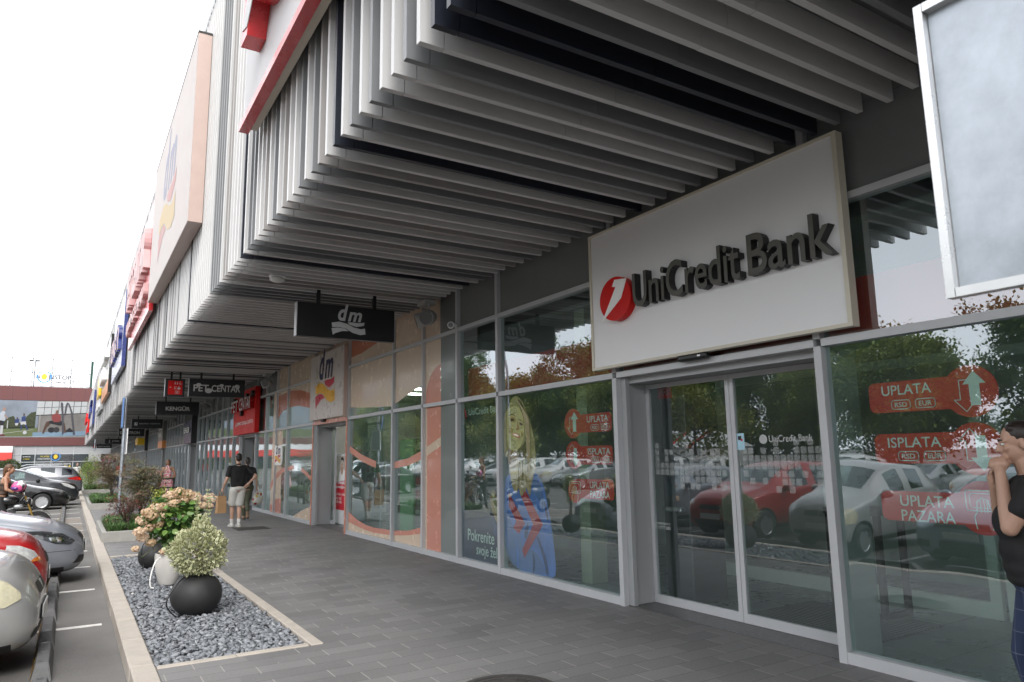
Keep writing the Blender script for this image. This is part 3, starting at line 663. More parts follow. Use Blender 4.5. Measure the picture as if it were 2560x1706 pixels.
P2 = [(sw, PBLUE), ([(8.78,.9),(8.63,.75),(8.48,.6),(8.32,.5),(8.26,.33),(8.06,.42),(7.83,.25),(7.66,.09),(8.78,.09)], PBLUE2),
  ([(8.08,.39),(8.01,.26),(8.04,.09),(8.08,.09),(8.06,.26)], PBLUE3), ([(7.8,.25),(7.65,.16),(7.6,.095),(7.69,.095),(7.83,.22)], PBLUE), ([(7.75,1.04),(7.67,.8),(7.72,.77),(7.79,1.03)], PBLUE3), ([(8.24,.67),(8.15,.75),(8.18,.54),(8.28,.52)], PBLUE3), ([(8.5,.55),(8.42,.4),(8.40,.12),(8.46,.12),(8.47,.38)], PBLUE), ([(8.03,1.33),(7.85,1.26),(7.76,1.04),(7.8,.85),(7.91,1.06),(8.04,1.16)], PBLUE2),
  ([(8.0,.62),(7.86,.5),(7.74,.3),(7.70,.12),(7.76,.12),(7.82,.32)], PBLUE3), ([(8.62,1.34),(8.45,1.43),(8.35,1.40),(8.48,1.30)], mat("print_collar", (.30,.36,.62), .5)),
  ([(8.31,1.18),(8.24,1.19),(7.81,.73),(8.27,.27),(8.32,.37),(8.04,.72),(8.33,1.08)], PRED), ([(8.64,1.12),(8.6,1.07),(8.24,.72),(8.4,.57),(8.54,.64),(8.46,.73),(8.65,.93)], PRED),
  (hair, PHAIR), ([(8.40,2.40),(8.28,2.38),(8.14,2.14),(8.08,1.9),(8.10,1.6),(8.14,1.35),(8.2,1.5),(8.2,1.9),(8.26,2.2)], PHD), ([(8.24,1.76),(8.14,1.88),(8.2,1.6),(8.31,1.53),(8.41,1.6),(8.43,1.68)], PHD), ([(8.64,1.77),(8.55,1.7),(8.41,1.69),(8.37,1.6),(8.4,1.46),(8.64,1.44)], PNECK), ([(8.64,1.60),(8.52,1.60),(8.49,1.50),(8.64,1.48)], PWARM),
  ([(8.66,2.24),(8.55,2.3),(8.42,2.31),(8.32,2.27),(8.24,2.17),(8.22,2.06),(8.205,1.98),(8.21,1.92),(8.25,1.81),(8.32,1.73),(8.43,1.68),(8.55,1.7),(8.66,1.75)], PFACE), ([(8.60,2.25),(8.46,2.29),(8.36,2.26),(8.43,2.18),(8.60,2.18)], PFACEL), ([(8.62,1.88),(8.50,1.85),(8.42,1.80),(8.40,1.72),(8.50,1.71),(8.62,1.77)], PFACEL), ([(8.30,2.04),(8.25,2.02),(8.24,1.96),(8.30,1.98)], PFACEL),
  ([(8.61,2.02),(8.47,2.0),(8.53,1.92),(8.62,1.93)], PWARM), ([(8.3,1.96),(8.23,1.94),(8.235,1.88),(8.28,1.85)], PWARM), ([(8.60,2.16),(8.5,2.17),(8.41,2.13),(8.42,2.08),(8.55,2.07)], PWARM), ([(8.335,2.09),(8.24,2.06),(8.225,2.02),(8.32,2.02)], PWARM),
  ([(8.58,2.125),(8.5,2.142),(8.43,2.105),(8.52,2.092)], PDARK), ([(8.32,2.07),(8.26,2.06),(8.22,2.03),(8.3,2.035)], PDARK), ([(8.60,2.185),(8.51,2.205),(8.41,2.165),(8.42,2.15),(8.51,2.188),(8.60,2.17)], PHD), ([(8.34,2.12),(8.27,2.105),(8.22,2.065),(8.23,2.06),(8.28,2.09),(8.34,2.105)], PHD),
  ([(8.385,2.12),(8.345,2.03),(8.325,1.98),(8.38,1.965),(8.42,1.985),(8.375,1.995),(8.37,2.05)], PNECK), ([(8.52,1.925),(8.43,1.935),(8.35,1.915),(8.305,1.87),(8.325,1.845),(8.4,1.872),(8.48,1.892)], mat("print_lips", (.40,.17,.08), .5)), ([(8.495,1.917),(8.43,1.922),(8.36,1.906),(8.325,1.873),(8.39,1.884),(8.46,1.90)], mat("print_teeth", (.78,.74,.60), .5))]
for k in range(9):
    dx = .035*k
    P2.append((strand([(8.40-dx*.55,2.43-.018*k),(8.20-dx*.45,2.20-.01*k),(8.10-dx*.35+.06,1.9),(8.07-dx*.3+.06,1.6),(8.12-dx*.25+.04*(k%3),1.12+.05*(k%4))], .008), (PHL,PHAIR,PHL)[k%3]))
for k in range(5): P2.append((strand([(8.36-.04*k,1.56),(8.40-.05*k,1.35),(8.42-.06*k,1.10+.04*(k%2))], .012), (PHL,PHD)[k%2]))
def chaikin(P, n=2):
    for _ in range(n):
        Q = []
        for i in range(len(P)):
            a, b_ = P[i], P[(i+1) % len(P)]; Q += [(a[0]*.75+b_[0]*.25,a[1]*.75+b_[1]*.25),(a[0]*.25+b_[0]*.75,a[1]*.25+b_[1]*.75)]
        P = Q
    return P
soft = {PFACEL:PLIGHT_A, PWARM:PWARM_A, PNECK:PNECK, PBLUE2:PB2, PBLUE3:PB3, PHL:HL_A, PHD:HD_A}
P2 = [(p if m is PRED else chaikin(p), soft.get(m, m)) for p, m in P2]
film(6.2, "shop_window", [(clip(p, 7.5, 8.783), m) for p, m in P2], "window_print", label="printed smiling young woman in a blue sweater with red chevrons")
P1 = [(rect(8.857,.09,10.06,.80), PNAVY), ([(8.857,2.09),(8.92,1.94),(8.93,1.76),(8.97,1.53),(8.89,1.5),(8.857,1.55)], PHAIR), ([(9.13,.75),(9.07,.68),(8.9,.59),(8.857,.56),(8.857,.09),(8.95,.09),(8.90,.45),(9.08,.5)], PBLUE3), ([(9.06,1.14),(8.857,1.25),(8.857,.94),(8.92,1.02)], PDARK),
  ([(9.14,1.1),(9.06,1.13),(9.01,1.05),(8.92,.98),(8.857,.90),(8.857,.60),(8.9,.61),(9.04,.72),(9.13,.86),(9.18,1.01)], PWARM), ([(9.13,1.08),(9.08,1.10),(9.0,.95),(8.94,.80),(8.98,.78),(9.08,.92)], PFACE)]
for k in range(3): P1.append((strand([(9.12-.045*k,1.06-.02*k),(9.02-.045*k,.90-.02*k),(8.95-.03*k,.74)], .007), PNECK))
film(8.82, "shop_window", P1, "window_print", label="printed dark panel with holding hands and slogan")
mb = MB(); x = 5.2585
text(mb, "UniCredit Bank", PWHITE, (x,9.82,2.25), *WX, .98, .105, bold=.006)
mb.prism([(-p[0],p[1]) for p in [(9.98,2.36),(9.93,2.37),(9.88,2.22),(9.93,2.21)]], (x,0,0), (0,-1,0),(0,0,1),(-1,0,0),0, PRED)
text(mb, "Pokrenite", PWHITE, (x,9.87,.36), *WX, .80, .17, bold=.006); text(mb, "svoje \u017eelje", PWHITE, (x,9.60,.13), *WX, .735, .20, bold=.006)
mb.put("slogan", WIN[(8.82,"shop_window")])
# ---- red deposit / withdrawal stickers
def arrow(cx, cz, w, h, up=True):
    s = 1 if up else -1
    return [(cx-w*.22,cz-s*h/2),(cx+w*.22,cz-s*h/2),(cx+w*.22,cz+s*h*.12),(cx+w*.5,cz+s*h*.12),(cx,cz+s*h/2),(cx-w*.5,cz+s*h*.12),(cx-w*.22,cz+s*h*.12)]
def outline(pts, t):
    c = (sum(p[0] for p in pts)/len(pts), sum(p[1] for p in pts)/len(pts)); return pts
def stroke(mb, pts, w, m, x, closed=True):
    n = len(pts); rng = range(n if closed else n-1)
    for i in rng:
        a, b_ = Vector(pts[i]), Vector(pts[(i+1) % n]); d = (b_-a)
        if d.length < 1e-6: continue
        d.normalize(); q = Vector((-d.y, d.x))*w/2; a = a-d*w*.4; b_ = b_+d*w*.4
        mb.prism([tuple(a-q),tuple(b_-q),tuple(b_+q),tuple(a+q)], (x,0,0), (0,-1,0),(0,0,1),(-1,0,0), 0, m)
FRED = mat("red_film", (.80,.045,.03), .45, var=.04)
def stickers(key, cy, flip, rows, x=5.2615):
    """rows: (circle z, radius, bar z0, bar z1, bar far end Y, kind)"""
    mb = MB()
    for (cz, r, z0, z1, ye, kind, lines, ty0, tw) in rows:
        cyy = -cy
        A = rrect(min(cyy,-ye), z0, max(cyy,-ye), z1, .05)
        mb.prism(A, (x,0,0), (0,-1,0),(0,0,1),(-1,0,0), 0, FRED); mb.prism(circ(cyy,cz,r,r,36), (x-.0006,0,0), (0,-1,0),(0,0,1),(-1,0,0), 0, FRED)
        xx = x-.0014
        zs = z1-.028
        h = .075 if len(lines) == 1 else .08
        for ln in lines:
            text(mb, ln, PWHITE, (xx,ty0,zs-h), *WX, tw*(1 if len(ln) > 5 else 1), h, bold=.008); zs -= h+.025
        if kind != 'cash':
            yb = ty0-.07*tw/.38
            for k, s in enumerate(("RSD","EUR")):
                w_ = tw*.38; yl = -(yb-k*w_*1.28)
                zb = z0+.022
                stroke(mb, rrect(yl,zb,yl+w_,zb+.066,.02,3), .007, PWHITE, xx); text(mb, s, PWHITE, (xx,-(yl+w_*.17),zb+.015), *WX, w_*.66, .036, bold=.012)
            up = kind == 'in'
            off = .022 if True else 0
            big = arrow(cyy+.03,cz+(.02 if up else -.03),.15*r/.18,.24*r/.18,up); mb.prism(big, (xx,0,0), (0,-1,0),(0,0,1),(-1,0,0), 0, PWHITE)
            stroke(mb, arrow(cyy-.035,cz+(-.03 if up else .03),.15*r/.18,.22*r/.18,not up), .006, PWHITE, xx+.0002)
        else:
            stroke(mb, rrect(cyy-.11,cz-.02,cyy+.11,cz+.115,.012,2), .007, PWHITE, xx); stroke(mb, rrect(cyy-.085,cz+.0,cyy+.085,cz+.095,.02,3), .005, PWHITE, xx)
            hd = [(cyy-.055,cz-.14),(cyy-.065,cz-.06),(cyy-.045,cz-.03),(cyy-.04,cz+.045),(cyy-.02,cz+.05),(cyy-.012,cz+.068),(cyy+.008,cz+.06),(cyy+.03,cz+.052),(cyy+.038,cz+.0),(cyy+.055,cz-.02),(cyy+.06,cz-.07),(cyy+.045,cz-.14)]
            stroke(mb, hd, .007, PWHITE, xx-.0003, closed=False)
            for q in (-.018,.004,.022): stroke(mb, [(cyy+q,cz+.055),(cyy+q,cz-.03)], .005, PWHITE, xx-.0003, closed=False)
    mb.put("window_sticker", WIN[(key,"shop_window")])
stickers(6.2, 7.10, 0, [(2.0,.18,1.88,2.10,6.36,'in',["UPLATA"],6.82,.40),(1.615,.17,1.50,1.72,6.36,'out',["ISPLATA"],6.82,.42),(1.18,.14,1.10,1.33,6.36,'cash',["UPLATA","PAZARA"],6.80,.36)])
stickers(1.0, 2.50, 0, [(2.01,.18,1.895,2.125,3.235,'in',["UPLATA"],3.13,.37),(1.615,.18,1.515,1.735,3.225,'out',["ISPLATA"],3.12,.39),(1.22,.18,1.10,1.315,3.215,'cash',["UPLATA","PAZARA"],3.07,.38)])
# ---- marks on the bank's sliding doors
FROST = film_mat("frosted_square", (.80,.83,.82), .24); FW = film_mat("white_lettering_film", (.8,.82,.82), .6)
for f, y0, y1, xd in BD:
    mb = MB(); rr = random.Random(int(y0*10)); xx = xd-.0052
    z = 1.24
    for r_ in range(7):
        yy = y0+.10
        while yy < y1-.12:
            pr = [.28,.5,.85,.95,.8,.45,.2][r_]
            if rr.random() < pr:
                s = .062; mb.prism(rrect(-yy-s, z, -yy, z+s, .012, 3), (xx,0,0), (0,-1,0),(0,0,1),(-1,0,0), 0, FROST)
            yy += .0735
        z += .0715
    mb.put("frosted_pattern", f)
f, y0, y1, xd = BD[0]
mb = MB(); xx = xd-.0055
text(mb, "UniCredit Bank", FW, (xx,4.47,1.705), *WX, .47, .065, bold=.01); mb.prism(circ(-4.535,1.735,.045), (xx,0,0), (0,-1,0),(0,0,1),(-1,0,0), 0, FW)
mb.prism(rect(-4.87,1.64,-4.76,1.80)[::1], (xx,0,0), (0,-1,0),(0,0,1),(-1,0,0), 0, mat("pale_blue_notice", (.42,.66,.78), .5, var=.1, scale=12))
mb.prism(rrect(-4.835,1.735,-4.795,1.775,.006), (xx-.0006,0,0), (0,-1,0),(0,0,1),(-1,0,0), 0, PDARK); mb.prism(circ(-4.79,1.735,.012), (xx-.0009,0,0), (0,-1,0),(0,0,1),(-1,0,0), 0, PRED)
mb.put("door_notice", f)
mb = MB(); mb.prism(rect(-3.78,1.98,-3.70,2.33), (xd-.03,0,0), (0,-1,0),(0,0,1),(-1,0,0), 0, FRED)
for k in range(4): mb.prism(circ(-3.74,2.05+.07*k,.012), (xd-.0306,0,0), (0,-1,0),(0,0,1),(-1,0,0), 0, PWHITE)
mb.put("door_sticker", f)
f, y0, y1, xd = BD[1]
mb = MB(); xx = xd-.0055
text(mb, "unicredit bank.rs", FW, (xx,6.09,.845), *WX, .25, .03); text(mb, "011 3777 888", FW, (xx,6.09,.795), *WX, .25, .034)
mb.put("door_notice", f)
# opening-hours strip on the drugstore door post
mb = MB(); mb.box((5.178,15.37,.72),(5.184,15.43,1.18), SIGNW)
for k in range(4): mb.box((5.1765,15.385,.78+.09*k),(5.178,15.415,.82+.09*k), mat("notice_print", (.45,.2,.18), .5))
bpart(mb, "door_notice")
# salmon door posts of the drugstore
mb = MB(); mb.box((5.17,15.362,0.005),(5.1845,15.438,2.5), SALMON); mb.box((5.17,15.44,2.45),(5.1845,17.96,2.55), SALMON); mb.box((5.17,17.963,.005),(5.1845,18.037,2.5), SALMON); bpart(mb, "door_trim", "salmon pink door trim of the drugstore")
# lamps glowing inside the drugstore
LED = mat("lit_tube", (1,.96,.88), .5, var=0, emit=5)
for yy in (14, 15.5, 17, 18.5, 20, 22):
    mb = MB(); mb.box((6.6,yy-.03,3.50),(9.2,yy+.03,3.545), LED); bpart(mb, "ceiling_light")
# ------------------------------------------------------------------ signs above the doors
def spart(t, mb, name, label=None, **k):
    o = mb.put(name, t, **k)
    if label: o['label'] = label
    return o
LETD = mat("dark_letter_side", (.014,.014,.013), .4, var=.1); LETF = mat("grey_letter_face", (.085,.082,.07), .45, var=.3, scale=5)
FRAMEC = mat("cream_frame", (.62,.58,.48), .4, var=.06)
REDD = mat("deep_red_side", (.42,.012,.012), .3, var=.06)
t = thing("bank_sign", "large white sign with raised dark lettering and red disc above the bank's sliding doors", "sign", (5.12,4.82,2.57))
mb = MB(); mb.box((5.091,3.235,2.60),(5.155,6.41,4.15), WHITE); spart(t, mb, "board")
mb = MB()
for a, b in (((5.075,3.195,2.57),(5.165,3.235,4.175)),((5.075,6.41,2.57),(5.165,6.445,4.175)),((5.075,3.235,2.57),(5.0905,6.41,2.60)),((5.075,3.235,4.15),(5.0905,6.41,4.175)),((5.0905,3.235,2.572),(5.165,6.41,2.598)),((5.0905,3.235,4.152),(5.165,6.41,4.173))): mb.box(a, b, FRAMEC)
spart(t, mb, "frame")
mb = MB(); text(mb, "UniCredit", LETF, (5.0905,5.62,3.155), *WX, 1.44, .375, ext=.085, bold=.01, side=LETD)
text(mb, "Bank", LETF, (5.0905,4.09,3.155), *WX, .83, .375, ext=.085, bold=.01, side=LETD); spart(t, mb, "lettering")
mb = MB(); mb.prism(circ(-5.91,3.315,.262,.245,40), (5.0915,0,0), (0,-1,0),(0,0,1),(-1,0,0), .09, REDP)
tip = [(-6.15,3.10),(-6.10,3.09),(-5.73,3.52),(-5.75,3.56),(-5.90,3.50),(-5.93,3.46),(-5.87,3.45)]
tip = [(-6.14,3.085),(-5.80,3.30),(-5.70,3.50),(-5.90,3.525),(-5.945,3.455),(-5.885,3.44)]
mb.prism(tip, (5.0,0,0), (0,-1,0),(0,0,1),(-1,0,0), .004, PWHITE); spart(t, mb, "emblem")
# drugstore box above its door
DMB = mat("dark_blue_letter", (.012,.016,.075), .3); DMR = mat("crimson_print", (.55,.03,.06), .3); DMY = mat("amber_print", (.80,.42,.03), .3)
BEIGE = mat("pale_rose_board", (.60,.54,.50), .3, var=.04); ROSE = mat("rose_side", (.54,.41,.36), .35, var=.05)
def dm_logo(mb, y, z, w, x, mono=None, k=1.0, ax=WX, org=None, thick=0.):
    """italic lettering over a waving ribbon; w: width; y,z: lower left corner"""
    o = np.array(org if org is not None else (x, y, z), float); ux, uy, un = [np.array(q, float) for q in ax]
    a, r, c = (mono, mono, mono) if mono else (DMB, DMR, DMY)
    text(mb, "d", a, o+ux*w*.18+uy*w*.46*k, ux, uy, un, w*.30, w*.62*k, bold=.03, shear=.25, ext=thick)
    text(mb, "m", a, o+ux*w*.47+uy*w*.46*k, ux, uy, un, w*.42, w*.36*k, bold=.03, shear=.25, ext=thick)
    def P(pts): return [(p[0]*w, p[1]*w*k) for p in pts]
    top = [(.02,.20),(.0,.36),(.22,.42),(.45,.36),(.66,.24),(.86,.20),(.98,.24),(1.0,.02),(.84,-.02),(.62,.04),(.42,.18),(.22,.22),(.10,.21)]
    mb.prism(P(top), o+un*.0025, ux, uy, un, thick, c)
    mb.prism(P([(.0,.16),(.18,.20),(.38,.18),(.50,.10),(.30,.08),(.10,-.02),(.04,-.08)]), o+un*.002, ux, uy, un, thick, r)
    mb.prism(P([(.52,.34),(.72,.27),(.95,.34),(.97,.46),(.80,.42),(.60,.43),(.46,.42)]), o+un*.002, ux, uy, un, thick, r)
t = thing("drugstore_sign", "square pale rose box sign with blue lettering and ribbon above the drugstore door", "sign", (5.17,16.75,2.55))
mb = MB(); mb.bbox((5.09,15.41,2.56),(5.186,18.03,4.16), ROSE, .006); mb.box((5.0865,15.42,2.57),(5.0895,18.02,4.15), BEIGE); spart(t, mb, "box")
mb = MB(); dm_logo(mb, 17.55, 2.93, 1.55, 5.083, k=.82); spart(t, mb, "logo")
# pet shop
t = thing("pet_shop_sign", "red square sign with outlined raised letters above the pet shop door", "sign", (5.1,25.9,2.5))
mb = MB(); mb.bbox((5.03,24.15,2.50),(5.186,27.7,4.02), REDP, .01); spart(t, mb, "board")
PETF = mat("pet_letter_face", (.62,.60,.60), .4)
mb = MB(); text(mb, "PET", PETF, (5.028,27.5,3.30), *WX, 1.15, .40, ext=.14, bold=.01, side=REDD); text(mb, "CENTAR", PETF, (5.028,26.1,3.30), *WX, 1.85, .42, ext=.14, bold=.01, side=REDD)
for (yy,zz) in ((27.3,3.72),(26.05,3.24),(25.2,3.74),(24.35,3.78)): mb.prism(circ(-yy,zz,.13,.11,14), (5.027,0,0), (0,-1,0),(0,0,1),(-1,0,0), .10, LETD)
spart(t, mb, "lettering")
mb = MB(); text(mb, "LJUBIMCI ZNAJU ZA\u0160TO", PWHITE, (5.027,27.3,2.80), *WX, 2.9, .17, bold=.012); spart(t, mb, "slogan")
# camera shy boxes of the far shops above their doors
NAVYP = mat("navy_board", (.02,.03,.09), .3, var=.08)
t = thing("shoe_shop_sign", "tall dark blue box sign with white lettering, standing out beyond the red square sign", "sign", (5.1,39,2.5))
mb = MB(); mb.bbox((4.93,37.75,2.47),(5.186,40.4,4.12), BLACK, .01); mb.box((4.926,37.8,2.5),(4.929,40.35,3.6), NAVYP); spart(t, mb, "box")
mb = MB(); text(mb, "KENG\u00dcR", PWHITE, (4.925,40.1,3.0), *WX, 2.0, .34, ext=.05, bold=.03, side=LETD); spart(t, mb, "lettering")
t = thing("flooring_shop_sign", "grey and orange box sign above a door, between yellow cube and dark blue box", "sign", (5.1,52,2.5))
mb = MB(); mb.bbox((4.95,50.9,2.95),(5.186,53.6,4.12), mat("mid_grey_board", (.20,.19,.18), .35), .01); mb.bbox((4.948,50.9,2.47),(5.186,53.6,2.945), mat("orange_board", (.70,.26,.07), .35), .01); spart(t, mb, "box")
mb = MB(); text(mb, "GALERIJA", PWHITE, (4.948,53.4,3.6), *WX, 2.2, .26, ext=.03, bold=.015); text(mb, "PODOVA", PWHITE, (4.948,53.4,3.2), *WX, 1.8, .26, ext=.03, bold=.015); spart(t, mb, "lettering")
YEL = mat("yellow_plastic", (.82,.52,.01), .3, var=.04)
t = thing("electronics_shop_sign", "dark upright sign with a bright yellow cube, farthest of the door signs", "sign", (5.1,64.8,2.5))
mb = MB(); mb.bbox((4.95,63.5,2.47),(5.186,64.0,4.1), BLACK, .01); spart(t, mb, "box")
mb = MB(); mb.bbox((4.45,64.1,2.95),(5.0,66.2,3.50), YEL, .03); spart(t, mb, "cube")
t = thing("small_drugstore_sign", "small cut-out drugstore logo sign projecting from the pane left of the drugstore door", "sign", (5.15,21.3,1.5))
mb = MB(); o = (0,0,0)
mb.prism(rrect(-21.72,1.46,-20.86,2.02,.12), (5.155,0,0), (0,-1,0),(0,0,1),(-1,0,0), .03, PWHITE); spart(t, mb, "plate")
mb = MB(); dm_logo(mb, 21.66, 1.53, .72, 5.124, k=.7); mb.tube([(5.155,21.3,2.0),(5.185,21.3,2.0)], .012, CHROME, 6); spart(t, mb, "logo")
# ------------------------------------------------------------------ boards high on the fascia
GLOSSW = mat("glossy_white_face", (.55,.545,.55), .5, var=.03, scale=2, spec=.15); GLOSSR = mat("glossy_red_face", (.56,.03,.035), .25, var=.05, coat=.15)
t = thing("bank_fascia_sign", "big white fascia board with red rim and red disc, nearest on the slatted front", "sign", (1.6,5,5.5))
mb = MB(); mb.box((1.50,1.2,5.62),(1.56,8.50,9.2), GLOSSW); spart(t, mb, "face")
mb = MB(); mb.box((1.455,1.2,5.53),(1.57,8.55,5.62), GLOSSR); spart(t, mb, "rim")
mb = MB(); mb.box((1.571,1.2,5.56),(1.66,8.48,9.2), FRAMEC); spart(t, mb, "backing_frame")
mb = MB(); mb.prism(circ(-6.55,7.45,1.22,1.22,56), (1.499,0,0), (0,-1,0),(0,0,1),(-1,0,0), .2, GLOSSR)
mb.prism([(-7.66,6.30),(-7.40,6.22),(-5.9,7.4),(-5.6,8.4),(-6.6,8.55),(-6.85,8.2),(-6.4,8.0)], (1.297,0,0), (0,-1,0),(0,0,1),(-1,0,0), .008, GLOSSW)
mb.prism([(-7.74,6.16),(-7.42,6.14),(-7.2,6.6),(-7.6,6.75)], (1.498,0,0), (0,-1,0),(0,0,1),(-1,0,0), .2, GLOSSR); spart(t, mb, "emblem")
t = thing("drugstore_fascia_sign", "huge pale rose box sign with faint drugstore logo on the slatted front", "sign", (1.6,16.8,5.75))
mb = MB(); mb.box((1.46,13.05,5.76),(1.69,20.6,9.35), ROSE); mb.box((1.455,13.06,5.77),(1.459,20.59,9.34), mat("rose_gloss_face", (.56,.51,.49), .5, var=.03, spec=.06)); mb.box((1.45,13.04,9.352),(1.695,20.61,9.39), BLACK); spart(t, mb, "box")
DMF = [mat("sheen_blue_print",(.34,.34,.42),.5,spec=.06), mat("sheen_red_print",(.54,.33,.32),.5,spec=.06), mat("sheen_amber_print",(.58,.46,.29),.5,spec=.06)]  # logo colours paled to carry the grazing sky reflection
DMB, DMR, DMY, keep_dm = DMF[0], DMF[1], DMF[2], (DMB, DMR, DMY)
mb = MB(); dm_logo(mb, 18.6, 6.5, 3.3, 1.4525, k=.75); spart(t, mb, "logo"); DMB, DMR, DMY = keep_dm
t = thing("pet_shop_fascia_sign", "red fascia board with two rows of bulging white letters beside the rose box", "sign", (1.6,24.8,5.6))
mb = MB(); mb.box((1.50,20.8,5.6),(1.60,28.9,8.85), GLOSSR); spart(t, mb, "board")
PETW = mat("pale_pink_letter", (.58,.42,.42), .45, spec=.2)
mb = MB(); text(mb, "PET CENTAR", PETW, (1.498,28.4,6.85), *WX, 7.2, 1.3, ext=.17, bold=.05); text(mb, "LJUBIMCI ZNAJU", PETW, (1.498,28.5,5.95), *WX, 7.2, .5, ext=.12, bold=.03); spart(t, mb, "lettering")
BLUEG = mat("glossy_blue_face", (.04,.055,.20), .25, var=.05, coat=.15)
t = thing("shoe_shop_fascia_sign", "dark blue fascia board with raised lettering next after the red pet board", "sign", (1.6,37,5.5))
mb = MB(); mb.box((1.50,32.8,5.5),(1.64,41.2,8.7), BLUEG); spart(t, mb, "board")
mb = MB(); text(mb, "KENG\u00dcR", PETW, (1.498,40.6,6.3), *WX, 7.0, 1.3, ext=.12, bold=.05, side=BLUEG); spart(t, mb, "lettering")
t = thing("flooring_fascia_sign", "grey fascia board with white raised letters and an orange lower panel", "sign", (1.6,50,5.5))
mb = MB(); mb.box((1.52,45.6,6.25),(1.66,55,8.75), mat("beige_grey_board", (.36,.35,.33), .25, coat=.3)); mb.box((1.50,45.5,5.5),(1.66,55,6.245), mat("orange_board", (.70,.26,.07), .35)); mb.box((1.505,45.4,5.5),(1.67,45.49,8.8), BLACK); spart(t, mb, "board")
mb = MB(); text(mb, "GALERIJA", SIGNW, (1.518,54.6,7.5), *WX, 7.5, .8, ext=.22, bold=.04); text(mb, "PODOVA", SIGNW, (1.518,54.6,6.5), *WX, 6, .8, ext=.22, bold=.04); spart(t, mb, "lettering")
t = thing("electronics_fascia_sign", "dark grey fascia board carrying a yellow block beyond the orange board", "sign", (1.6,60,5.3))
mb = MB(); mb.box((1.55,56.5,5.25),(1.66,66,8.6), ALUD); spart(t, mb, "board")
mb = MB(); mb.bbox((1.38,57.2,6.2),(1.545,61.5,7.7), YEL, .05); spart(t, mb, "cube")
mb = MB(); text(mb, "GIGATRON", SIGNW, (1.548,65.6,5.5), *WX, 7.5, .6, ext=.1, bold=.04); spart(t, mb, "lettering")
t = thing("bed_shop_fascia_sign", "white fascia board with dark blue edge towards the far end of the front", "sign", (1.6,82,5.2))
mb = MB(); mb.box((1.50,77,5.2),(1.64,88,8.3), GLOSSW); mb.box((1.49,76.9,5.15),(1.66,76.995,8.35), BLUEG); mb.box((1.50,77,5.1),(1.66,88,5.195), BLUEG); spart(t, mb, "board")
mb = MB(); text(mb, "JYSK", BLUEG, (1.498,86.5,6.1), *WX, 7, 1.5, ext=.2, bold=.04); spart(t, mb, "lettering")
t = thing("furniture_fascia_sign", "red and white fascia board, the farthest one on the slatted front", "sign", (1.6,104,5.2))
mb = MB(); mb.box((1.50,99,5.2),(1.64,110,8.3), GLOSSW); mb.box((1.49,98.9,5.15),(1.66,98.995,8.35), REDP); mb.box((1.495,99,5.2),(1.499,110,6.0), REDP); spart(t, mb, "board")
mb = MB(); text(mb, "emmezeta", REDP, (1.498,109,6.4), *WX, 8.5, 1.2, ext=.2, bold=.04); spart(t, mb, "lettering")
# ------------------------------------------------------------------ black boards hanging under the canopy
LIT = mat("pale_sign_letter", (.60,.60,.60), .4, var=.05)
def hanging(name, label, y, x0=2.83, x1=4.43, z0=3.50, z1=4.03):
    t = thing(name, label, "hanging sign", ((x0+x1)/2, y, z0), group="black signs hanging under the canopy")
    mb = MB(); mb.bbox((x0,y,z0),(x1,y+.12,z1), SIGNB, .004); spart(t, mb, "board")
    for f in (.21,.79) if x1-x0 > .8 else (.3,.75):
        xx = x0+(x1-x0)*f; mb = MB(); mb.box((xx-.028,y+.035,z1-.001),(xx+.028,y+.085,4.3), BLACK); spart(t, mb, "hanger")
    mb = MB(); mb.box((x0-.012,y-.004,z0),(x0-.0005,y+.124,z1), ALU); spart(t, mb, "edge_trim")
    return t, MB()
t, mb = hanging("hanging_sign", "black hanging sign with white drugstore logo, nearest under the canopy", 10.86)
dm_logo(mb, 0, 0, .56, 0, mono=LIT, k=.78, ax=WY, org=(3.37,10.857,3.585)); spart(t, mb, "logo")
t, mb = hanging("hanging_sign", "wide black hanging sign with white bubble lettering beside the red pictogram board", 22.74, 2.84, 4.41)
text(mb, "PET", LIT, (2.96,22.737,3.655), *WY, .42, .20, bold=.02); text(mb, "CENTAR", LIT, (3.46,22.737,3.655), *WY, .82, .20, bold=.02)
for x, z, r in ((3.10,3.85,.07),(3.38,3.68,.10),(3.74,3.85,.06),(4.18,3.83,.08)): mb.prism(circ(x,z,r,r*.75,16), (0,22.739,0), (1,0,0),(0,0,1),(0,-1,0), 0, LIT)
spart(t, mb, "lettering")
t, mb = hanging("hanging_sign", "small black hanging sign with a red pictogram panel, left of the bubble lettering", 23.0, 2.23, 2.76, 3.5, 4.03)
y = 22.998
mb.prism(rect(2.305,3.56,2.69,3.97), (0,y,0), (1,0,0),(0,0,1),(0,-1,0), 0, REDP)
for a in ((2.425,3.56,2.431,3.97),(2.431,3.685,2.69,3.69),(2.431,3.83,2.69,3.835)): mb.prism(rect(*a), (0,y-.001,0), (1,0,0),(0,0,1),(0,-1,0), 0, REDD)
def wy(pts): mb.prism(pts, (0,y-.0015,0), (1,0,0),(0,0,1),(0,-1,0), 0, LIT)
for x in (2.49,2.55): wy([(x-.018,3.865),(x+.018,3.865),(x+.008,3.91),(x-.008,3.91)]); wy(circ(x,3.925,.011,.011,10))
wy(ring(2.63,3.885,.018,.027,14,130,400)); wy(circ(2.62,3.94,.011,.011,10)); wy(rect(2.615,3.88,2.622,3.93))
for x in (2.48,2.515): wy(rect(x-.005,3.715,x+.005,3.805))
wy(rect(2.56,3.715,2.63,3.77)); wy(ring(2.635,3.745,.012,.019,10,-90,90)); wy(rect(2.58,3.78,2.61,3.80))
for a in ((2.50,3.585,2.61,3.592),(2.50,3.665,2.61,3.672),(2.50,3.592,2.507,3.665),(2.603,3.592,2.61,3.665),(2.54,3.61,2.57,3.65)): wy(rect(*a))
